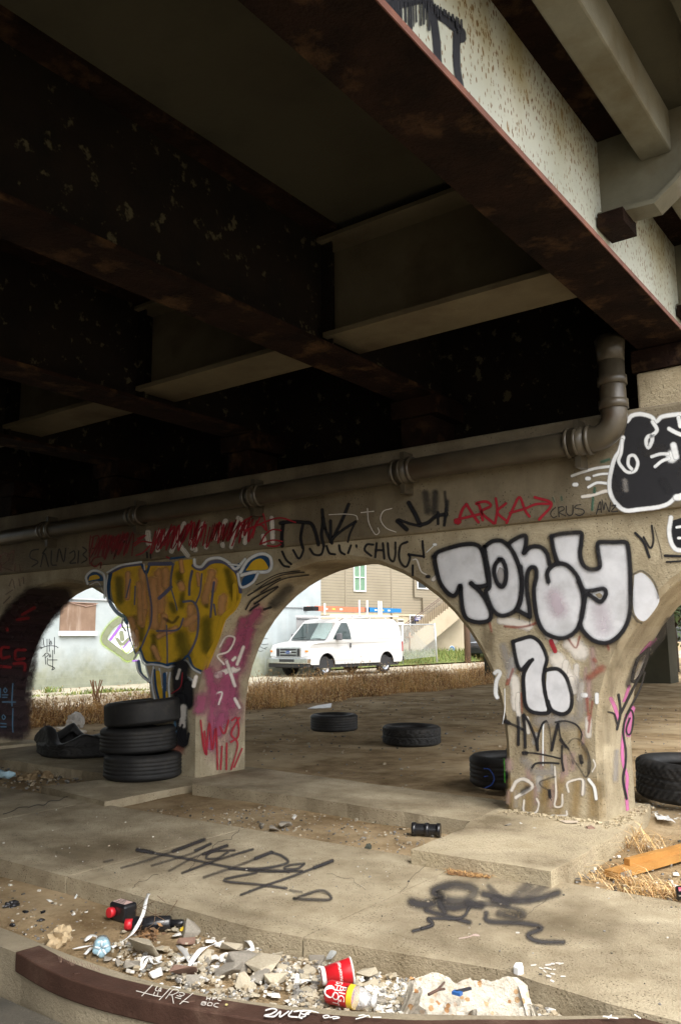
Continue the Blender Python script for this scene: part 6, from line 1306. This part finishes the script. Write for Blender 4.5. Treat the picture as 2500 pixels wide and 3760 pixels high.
def facing(mt, zc):                           # angle round the cup that faces up and towards the camera
    best = max(range(72), key=lambda k: (mt.to_3x3() @ Vector((math.cos(k*math.pi/36), math.sin(k*math.pi/36), 0))).dot((CAM-mt.translation).normalized()))
    return best*math.pi/36
fa_ = facing(mt, .05)
cup_text(c1, 'Community', .021, fa_, .07, rf, mt, m_cupw, turn=False)
# cup 2: clear plastic tumbler with red sleeve, yellow band
a = gz(*N_((180, 485)), -.15)+Vector((0, 0, .036)); b = gz(*N_((470, 540)), -.15)+Vector((0, 0, .03)); L = (b-a).length
c2 = thing('plastic_cup', 'clear plastic bottle lying down with a red and yellow wrapper', 'bottle', a)
mt = cone_frame(a, b); R0 = .039
g = MB(); g.lathe([(0, 0), (R0*.9, .002), (R0, .01), (R0, L*.50)], mt, 40); child(g.build('wrapper', m_red), c2)
g = MB(); g.lathe([(R0+.0004, L*.50), (R0+.0004, L*.62)], mt, 40); child(g.build('yellow_band', m_yel), c2)
g = MB(); g.lathe([(R0-.001, L*.4), (R0-.0005, L*.70), (R0*.8, L*.84), (R0*.42, L*.95), (R0*.40, L), (R0*.46, L*1.01), (R0*.46, L*1.05), (0, L*1.05)], mt, 40); child(g.build('bottle_body', m_clear), c2)
g = MB(); g.lathe([(R0*.47, L*1.0), (R0*.47, L*1.05), (0, L*1.055)], mt, 30); child(g.build('bottle_cap', m_cupw), c2)
g = MB(); g.lathe([(R0*.5, L*.86), (R0*.62, L*.80), (R0*.3, L*.72)], mt, 20); child(g.build('crumpled_liner', m_cupw), c2)
fa_ = facing(mt, .05); rf2 = lambda z: R0
cup_text(c2, 'BIG', .030, fa_+.12, L*.34, rf2, mt, m_cupw, turn=False) if False else None
for t_, s_, zc in (('BIG', .036, L*.40), ('SHOT', .036, L*.27)):
    tv, tf = text_mesh(t_, s_); g = MB(); vs = []
    for v in tv:                                # lines stacked along the axis, letters running round the wrapper
        r = R0+.0012; an = fa_+v.x/r; vs.append(mt @ Vector((r*math.cos(an), r*math.sin(an), zc+v.y)))
    g.add(vs, tf); child(g.build('lettering', m_cupw), c2)
g = MB(); vs = []
for k in range(24):
    r = R0+.0011; q = 2*math.pi*k/24; an = fa_+.021*math.cos(q)/r; vs.append(mt @ Vector((r*math.cos(an), r*math.sin(an), L*.14+.021*math.sin(q))))
g.add(vs, [tuple(range(24))]); lo = child(g.build('round_logo', m_cupw), c2)
tv, tf = text_mesh('99c', .022); g = MB(); vs = []
for v in tv: r = R0+.0015; an = fa_-.5+v.x/r; vs.append(mt @ Vector((r*math.cos(an), r*math.sin(an), L*.46+v.y*.9)))
g.add(vs, tf); child(g.build('price_lettering', m_black), c2)
# black shock absorber and black canister
def ip(x, y, z): return gz(*I_((x, y)), z)
m_bk = plain('black_paint_gloss', (.014, .014, .016), .25, spec=.6); m_redp = plain('red_plastic', (.55, .02, .03), .35)
a = ip(590, 425, -.14)+Vector((0, 0, .0)); b = ip(1100, 412, -.14)
sh = thing('shock_absorber', 'old black shock absorber with a rubber bush lying beside the pavement edge', 'car part', a)
dd = (b-a).normalized(); Ls = (b-a).length
g = MB(); g.tube([a, a+dd*.006, a+dd*(Ls*.46), a+dd*(Ls*.48)], [.026, .034, .034, .028], 24); child(g.build('cylinder', m_bk), sh)
g = MB(); g.tube([a+dd*(Ls*.48), a+dd*(Ls*.62), a+dd*(Ls*.64)], [.017, .017, .014], 16); child(g.build('sleeve', m_bk), sh)
g = MB(); g.tube([a+dd*(Ls*.62), a+dd*(Ls*.87)], .008, 12); child(g.build('rod', m_steel), sh)
up_ = Vector((0, 0, 1)); cr = dd.cross(up_).normalized(); e = a+dd*(Ls*.93)
g = MB(); g.lathe([(.011, -.022), (.027, -.024), (.034, -.012), (.034, .012), (.027, .024), (.011, .022), (.011, -.022)], Matrix.Translation(e) @ Vector((0, 0, 1)).rotation_difference((cr*.5+up_*.2+dd*.8).normalized()).to_matrix().to_4x4(), 24); child(g.build('rubber_bush', m_black), sh)
g = MB(); g.tube([a-dd*.035, a-dd*.0005], .024, 20); child(g.build('red_collar', m_redp), sh)
a = ip(470, 425, -.14); b = ip(585, 400, -.14)
cn = thing('oil_canister', 'black plastic canister with a round red cap and a pale label', 'canister', a)
g = MB(); c_ = ip(520, 400, -.17); g.box((c_.x-.065, c_.y-.03, -.172), (c_.x+.055, c_.y+.05, -.088)); bevel(child(g.build('body', m_bk), cn), .014, 3)
cc = ip(487, 412, -.13); vd = (CAM-cc).normalized(); vd = Vector((vd.x, vd.y, .15)).normalized()
q = Vector((c_.x-.03, c_.y-.031, -.130)); g = MB(); g.tube([q+Vector((0, .0, 0)), q+Vector((0, -.024, .004)), q+Vector((0, -.026, .004))], [.023, .023, .018], 22); child(g.build('red_cap', m_redp), cn)
g = MB(); g.box((c_.x-.05, c_.y-.018, -.0875), (c_.x+.04, c_.y+.03, -.0865)); lb = child(g.build('label_sheet', plain('label_paper', (.55, .38, .34), .5)), cn)
g = MB()
for k in range(3): g.box((c_.x-.04, c_.y-.012+k*.014, -.0864), (c_.x+.025-.01*k, c_.y-.006+k*.014, -.086))
child(g.build('label_print', m_bk), cn)
# packing straps
def strap(pts, w, label, mat=None, z=-.165):
    P = [gz(*I_(p[:2]), z)+Vector((0, 0, p[2] if len(p) > 2 else .006)) for p in pts]; C = catmull(P, 6); g = MB()
    L_ = []; 
    for i, c in enumerate(C):
        t = (C[min(i+1, len(C)-1)]-C[max(i-1, 0)]).normalized(); n_ = t.cross(Vector((0, .25, 1))).normalized(); tw = math.sin(i*.35)*.5
        n_ = (n_*math.cos(tw)+t.cross(n_)*math.sin(tw)); L_.append((c-n_*w/2, c+n_*w/2))
    vs = [p for ab in L_ for p in ab]; g.add(vs, [(2*i, 2*i+1, 2*i+3, 2*i+2) for i in range(len(C)-1)], smooth=True)
    o = g.build('packing_strap', mat or m_white); so_ = o.modifiers.new('thickness', 'SOLIDIFY'); so_.thickness = .0012
    return tag(o, label, 'strap')
strap([(440, 285), (520, 285, .03), (600, 272, .05), (632, 275, .05), (640, 330, .01), (700, 340, .01), (790, 336)], .016, 'white packing strap bent above the black canister')
strap([(690, 350, .09), (672, 410, .10), (650, 470, .07), (590, 520, .03), (510, 560, .012), (455, 580)], .016, 'long white packing strap draped across the shock absorber')
strap([(280, 540), (330, 528, .02), (365, 545, .02)], .02, 'short white strap behind the blue bottle end')
strap([(205, 590), (280, 582, .01), (350, 570, .01)], .010, 'thin white strap left of the blue bottle end'); strap([(285, 625), (320, 595, .01), (350, 580)], .012, 'white strap curling under the blue bottle end')
strap([(880, 590, .02), (925, 640, .02), (955, 690, .01)], .022, 'grey white plastic strip standing among the chunks', plain('grey_strip', (.45, .44, .42), .6)); strap([(945, 700), (1020, 640, .03), (1080, 612, .03), (1150, 592, .03)], .02, 'bright white strap stretching right among the chunks')
strap([(1060, 492), (1110, 490, .02), (1150, 465, .03)], .016, 'white strap curled beside the grey stone'); strap([(220, 268), (245, 230, .01), (275, 215), (280, 195)], .010, 'small white strip on the bare dirt'); strap([(340, 245), (365, 236, .012), (395, 250)], .012, 'white folded strip by the pavement edge')
strap([(640, 725), (655, 690, .03), (700, 680, .03), (745, 690, .02), (780, 685, .01)], .012, 'tangled white strap by the kerb'); strap([(650, 720), (690, 705, .04), (720, 730, .03), (770, 700, .02)], .012, 'second tangled white strap by the kerb'); strap([(1300, 550, .02), (1340, 590, .03), (1370, 620)], .018, 'white curl of strap between stones')
g = MB(); g.bar(ip(898, 480, -.155)+Vector((0, 0, .012)), ip(930, 447, -.155)+Vector((0, 0, .012)), .012, .008); tag(g.build('plastic_strip', m_yel), 'short yellow plastic strip near the shock absorber', 'plastic strip')
# blue bottle end
c = ip(390, 592, -.15); bo = thing('plastic_bottle', 'pale blue clear plastic bottle lying with its ridged base facing out', 'bottle', c)
m_blue = plain('blue_plastic', (.35, .55, .65), .1, alpha=.75, spec=.9); vd = (CAM-c); vd.z = vd.z*.45; vd.normalize()
mt = Matrix.Translation(c+Vector((0, 0, .012))) @ Vector((0, 0, 1)).rotation_difference(vd).to_matrix().to_4x4()
g = MB(); g.lathe([(0, .012), (.012, .018), (.03, .022), (.036, .012), (.037, -.03), (.035, -.09), (.015, -.13), (.013, -.15)], mt, 40, mod=lambda a, j, z: (-.004*math.cos(5*a) if j in (2, 3) else 0)); child(g.build('bottle_body', m_blue), bo)
g = MB()
for k in range(5): 
    an = 2*math.pi*k/5; g.tube([mt @ Vector((.006*math.cos(an), .006*math.sin(an), .0205)), mt @ Vector((.03*math.cos(an), .03*math.sin(an), .0245))], .004, 6)
child(g.build('base_ridge', plain('ridge_pale', (.65, .75, .78), .15)), bo)
# paper bag
lump('paper_bag', ip(125, 545, -.172), (.065, .04, .045), plain('kraft_paper', (.42, .32, .19), .85), 'crumpled brown paper bag in the gutter beside the kerb end', 'paper bag', 2.2, amp=.8, fr=4)
# dead leaves under the shock absorber
g = MB()
for k in range(130):
    c = ip(690+rnd.gauss(0, 45), 505+rnd.gauss(0, 22), -.16)+Vector((0, 0, rnd.uniform(0, .03))); s_ = rnd.uniform(.006, .018); u = Vector((rnd.gauss(0, 1), rnd.gauss(0, 1), rnd.gauss(0, .5))).normalized()*s_; q = u.orthogonal().normalized()*s_*.4
    g.add([c-u, c+q, c+u, c-q], [(0, 1, 2, 3)], mi=k % 2)
for k in range(7):
    c = ip(600+k*25, 470+rnd.uniform(-60, 50), -.15); g.tube([c, c+Vector((rnd.uniform(-.1, .1), rnd.uniform(-.03, .08), .06)), c+Vector((rnd.uniform(-.15, .15), .05, .1))], .0015, 4, mi=1)
kind(tag(g.build('dead_leaves', [plain('leaf_brown', (.28, .15, .06), .8), plain('leaf_dark', (.14, .08, .04), .8)], fix=False), 'dry brown leaves and stems heaped by the shock absorber', 'leaves'), 'stuff')
# standing clear plastic and paper scraps by the slab
g = MB(); P = [gz(*N_(q), -.15) for q in ((222, 175), (270, 190))]; g.prism([P[0], P[1], P[1]+Vector((0, .02, .055)), P[0]+Vector((.003, .03, .065))], (0, .002, 0)); tag(g.build('plastic_wrapper', plain('hazy_plastic', (.6, .58, .55), .2, alpha=.6)), 'upright clear plastic wrapper against the pavement edge', 'wrapper')
g = MB(); P = [gz(*N_(q), -.15) for q in ((170, 250), (205, 255), (265, 195), (225, 180))]; g.prism([q+Vector((0, 0, .02+.006*i)) for i, q in enumerate(P)], (0, 0, .008)); tag(g.build('grey_board', plain('grey_board', (.3, .31, .3), .8)), 'small grey board leaning below the clear wrapper', 'board')
g = MB(); P = [gz(*N_(q), -.085) for q in ((1365, 312), (1400, 325), (1432, 315), (1425, 285), (1380, 285))]; g.prism(P, (0, 0, .03)); bevel(tag(g.build('foam_piece', m_white), 'white foam piece on the pavement edge behind the big block', 'foam'), .004)
c = gz(*N_((1490, 470)), -.17); mt = cone_frame(c+Vector((-.03, 0, .022)), c+Vector((.06, .02, .03))); g = MB(); g.lathe([(0, 0), (.018, .001), (.026, .07), (.028, .072), (.025, .07), (.016, .006)], mt, 24); tag(g.build('clear_cup', m_clear), 'small clear plastic cup right of the big block', 'cup')
c = gz(2030, 3700, -.17); mt = cone_frame(c+Vector((-.03, 0, .02)), c+Vector((.05, .0, .02))); g = MB(); g.lathe([(0, 0), (.017, .001), (.02, .05), (.012, .066), (.009, .08), (0, .08)], mt, 24); tag(g.build('clear_bottle', plain('dusty_clear', (.6, .58, .5), .2, alpha=.5)), 'dusty clear bottle in the gap right of the big block', 'bottle')
# pipe fitting, black can, papers, plank, dark scraps
c = gz(1568, 3072, -.115)
g = MB(); g.tube([c+Vector((-.085, -.03, .043)), c+Vector((.075, .035, .043))], [.036, .036], 24, caps=False); 
for t in (-.08, .0, .07): g.tube([c+Vector((t-.012, t*.4-.004, .043)), c+Vector((t+.012, t*.4+.006, .043))], .043, 24)
g.lathe([(.034, -.001), (.020, 0.0), (.018, .02), (0, .02)], cone_frame(c+Vector((-.084, -.03, .043)), c+Vector((.0, .003, .043))), 24)
tag(g.build('pipe_fitting', m_bk), 'black ribbed pipe fitting lying in the dirt by the footing corner', 'pipe fitting')
lump('dark_clod', gz(1352, 3118, -.11), (.032, .02, .022), plain('clod_dark', (.05, .055, .04), .9), 'small dark clod in the dirt near the pavement edge', 'clod', 5.1)
c = gz(2490, 3318, -.09); cnm = cone_frame(c+Vector((-.01, .0, .045)), c+Vector((.12, .05, .045))); can = thing('black_can', 'black drink can with red lettering at the right edge', 'can', c)
g = MB(); g.lathe([(0, .0), (.026, .0), (.033, .008), (.033, .11), (.027, .12), (0, .121)], cnm, 32); child(g.build('can_body', m_bk), can)
tv, tf = text_mesh('XR', .04); fa2 = facing(cnm, .05); g = MB(); g.add([cnm @ Vector(((.0342)*math.cos(fa2-.5+v.y/.033), (.0342)*math.sin(fa2-.5+v.y/.033), .05+v.x)) for v in tv], tf); child(g.build('can_print', plain('can_red', (.5, .05, .1), .4)), can) if False else None
g = MB()
for (z0_, z1_, a0_, a1_) in ((.012, .05, -.9, -.3), (.055, .095, -.9, -.3)):
    vs = [cnm @ Vector((.0338*math.cos(fa2+a), .0338*math.sin(fa2+a), z)) for z in (z0_, z1_) for a in (a0_, (a0_+a1_)/2, a1_)]; g.add(vs, [(0, 1, 4, 3), (1, 2, 5, 4)])
child(g.build('red_panel', plain('can_red2', (.42, .05, .09), .4)), can)
g = MB(); vs = [cnm @ Vector((.0338*math.cos(fa2+a), .0338*math.sin(fa2+a), z)) for z in (.01, .05, .1) for a in (.2, .4, .6)]; g.add(vs, [(0, 1, 4, 3), (3, 4, 7, 6)]); child(g.build('silver_panel', m_steel), can)
g = MB(); P = [gz(u, v, -.09) for u, v in ((2403, 3005), (2452, 3008), (2480, 3030), (2430, 3030), (2415, 3022))]; n_ = 8
vs = []
for i in range(n_+1):
    for j in range(5): q = P[0].lerp(P[1], i/n_).lerp(P[4].lerp(P[2], i/n_), j/4); q.z += .02+noise.noise(q*30)*.02; vs.append(q)
g.add(vs, [(i*5+j, i*5+j+1, (i+1)*5+j+1, (i+1)*5+j) for i in range(n_) for j in range(4)]); o = g.build('paper_sheet', m_white); so_ = o.modifiers.new('thickness', 'SOLIDIFY'); so_.thickness = .001; tag(o, 'crumpled white paper sheet on the dirt right of the footing', 'paper')
g = MB(); P = [gz(u, v, .002) for u, v in ((2052, 3014), (2085, 3018), (2122, 3016), (2120, 3025), (2075, 3024))]; g.prism([q+Vector((0, 0, .002+.006*(i % 2))) for i, q in enumerate(P)], (0, 0, .002)); tag(g.build('paper_scrap', plain('tan_paper', (.5, .42, .33), .8)), 'flattened tan paper scrap at the foot of the near pier', 'paper scrap')
wood = mottle('pine_timber', (.33, .155, .035), (.44, .23, .065), 3, .75, (.22, .11, .03), 4, (.5, .7), .25, 40, stretch=(1, .25, 1))
pl = thing('timber_plank', 'orange brown pine timber with a nailed block lying on the straw', 'timber', gz(2250, 3230, -.1))
a = gz(2243, 3226, -.10); b = gz(2640, 3112, -.10)
g = MB(); g.bar(a+Vector((0, 0, .02)), b+Vector((0, 0, .02)), .085, .034); child(g.build('board', wood), pl)
dv = (b-a).normalized(); nv = Vector((dv.y, -dv.x, 0)); a2 = a+dv*.16-nv*.014
g = MB(); g.bar(a2+Vector((0, 0, .0545)), b+Vector((0, 0, .0545)), .036, .034); child(g.build('upper_board', wood), pl)
g = MB(); q = a+dv*.02; g.bar(q+nv*.0455+Vector((0, 0, .02)), q+dv*.09+nv*.0455+Vector((0, 0, .02)), .003, .03); child(g.build('metal_plate', m_steel), pl)
# light blue crushed bottle, soil heap and a white wrapper at the left edge
c = gz(25, 2862, -.09); mt = cone_frame(c+Vector((-.12, -.03, .04)), c+Vector((.10, .03, .045))); g = MB(); g.lathe([(0, 0), (.03, .005), (.036, .05), (.028, .11), (.035, .16), (.02, .20), (.012, .22)], mt, 20, mod=lambda a, j, z: .008*math.sin(3*a+z*40)); tag(g.build('crushed_bottle', plain('pale_blue_plastic', (.45, .65, .75), .15)), 'crushed pale blue bottle at the left edge of the pavement', 'bottle')
for k in range(9): lump('soil_clod', gz(60+k*16+rnd.uniform(-8, 8), 2850+rnd.uniform(-10, 14), -.10), (rnd.uniform(.03, .07), rnd.uniform(.03, .05), rnd.uniform(.02, .045)), MATS['dirt'], 'dark soil clod in the small heap beside the crushed bottle', 'soil clod', k*1.3, sub=2, grp='soil clods in the small heap')
lump('black_scrap', gz(45, 3330, -.17), (.035, .02, .02), m_bk, 'small black crumpled scrap in the dirt at the left', 'scrap', 4.4, amp=.7)
for k, (x, y) in enumerate(((120, 880), (200, 880), (190, 918), (60, 940))): lump('dark_litter', gz(*G_((x, y)), -.172), (.018, .012, .008), m_bk, 'flat dark litter scrap on the oily dirt in the gutter', 'litter', k*2.1, sub=2, grp='dark litter scraps on the gutter dirt')
g = MB(); P = [gz(u, v, -.085) for u, v in ((1130, 2603), (1165, 2596), (1218, 2592), (1215, 2600), (1150, 2606))]; g.prism([q+Vector((0, 0, .02*(i % 3))) for i, q in enumerate(P)], (0, 0, .012)); tag(g.build('plastic_scrap', plain('scrap_white', (.6, .6, .6), .4)), 'white plastic scrap at the edge of the dry weeds', 'scrap')
g = MB(); P = [gz(u, v, -.1) for u, v in ((520, 2650), (540, 2500))]; c = gz(362, 2600, -.1)
for k in range(14): g.tube([c+Vector((rnd.gauss(0, .05), rnd.gauss(0, .05), 0)), c+Vector((rnd.gauss(0, .09), rnd.gauss(0, .09), rnd.uniform(.2, .55)))], .012, 5)
tag(g.build('dead_weed', dry[2]), 'single dark dead weed standing at the street edge under the left arch', 'weed')
c = gz(1265, 2465, -.1)
g = MB()
for k in range(26):
    t = rnd.random(); q = c+Vector((rnd.gauss(0, .06)*t*3, rnd.gauss(0, .1)*t*2, 0)); g.tube([c+Vector((0, 0, 0)), c.lerp(q, .5)+Vector((0, 0, .6*t)), q+Vector((0, 0, .2+1.2*t))], .006, 4)
tag(g.build('dead_weed', dry[1]), 'tall thin brown weed standing in front of the van door', 'weed')
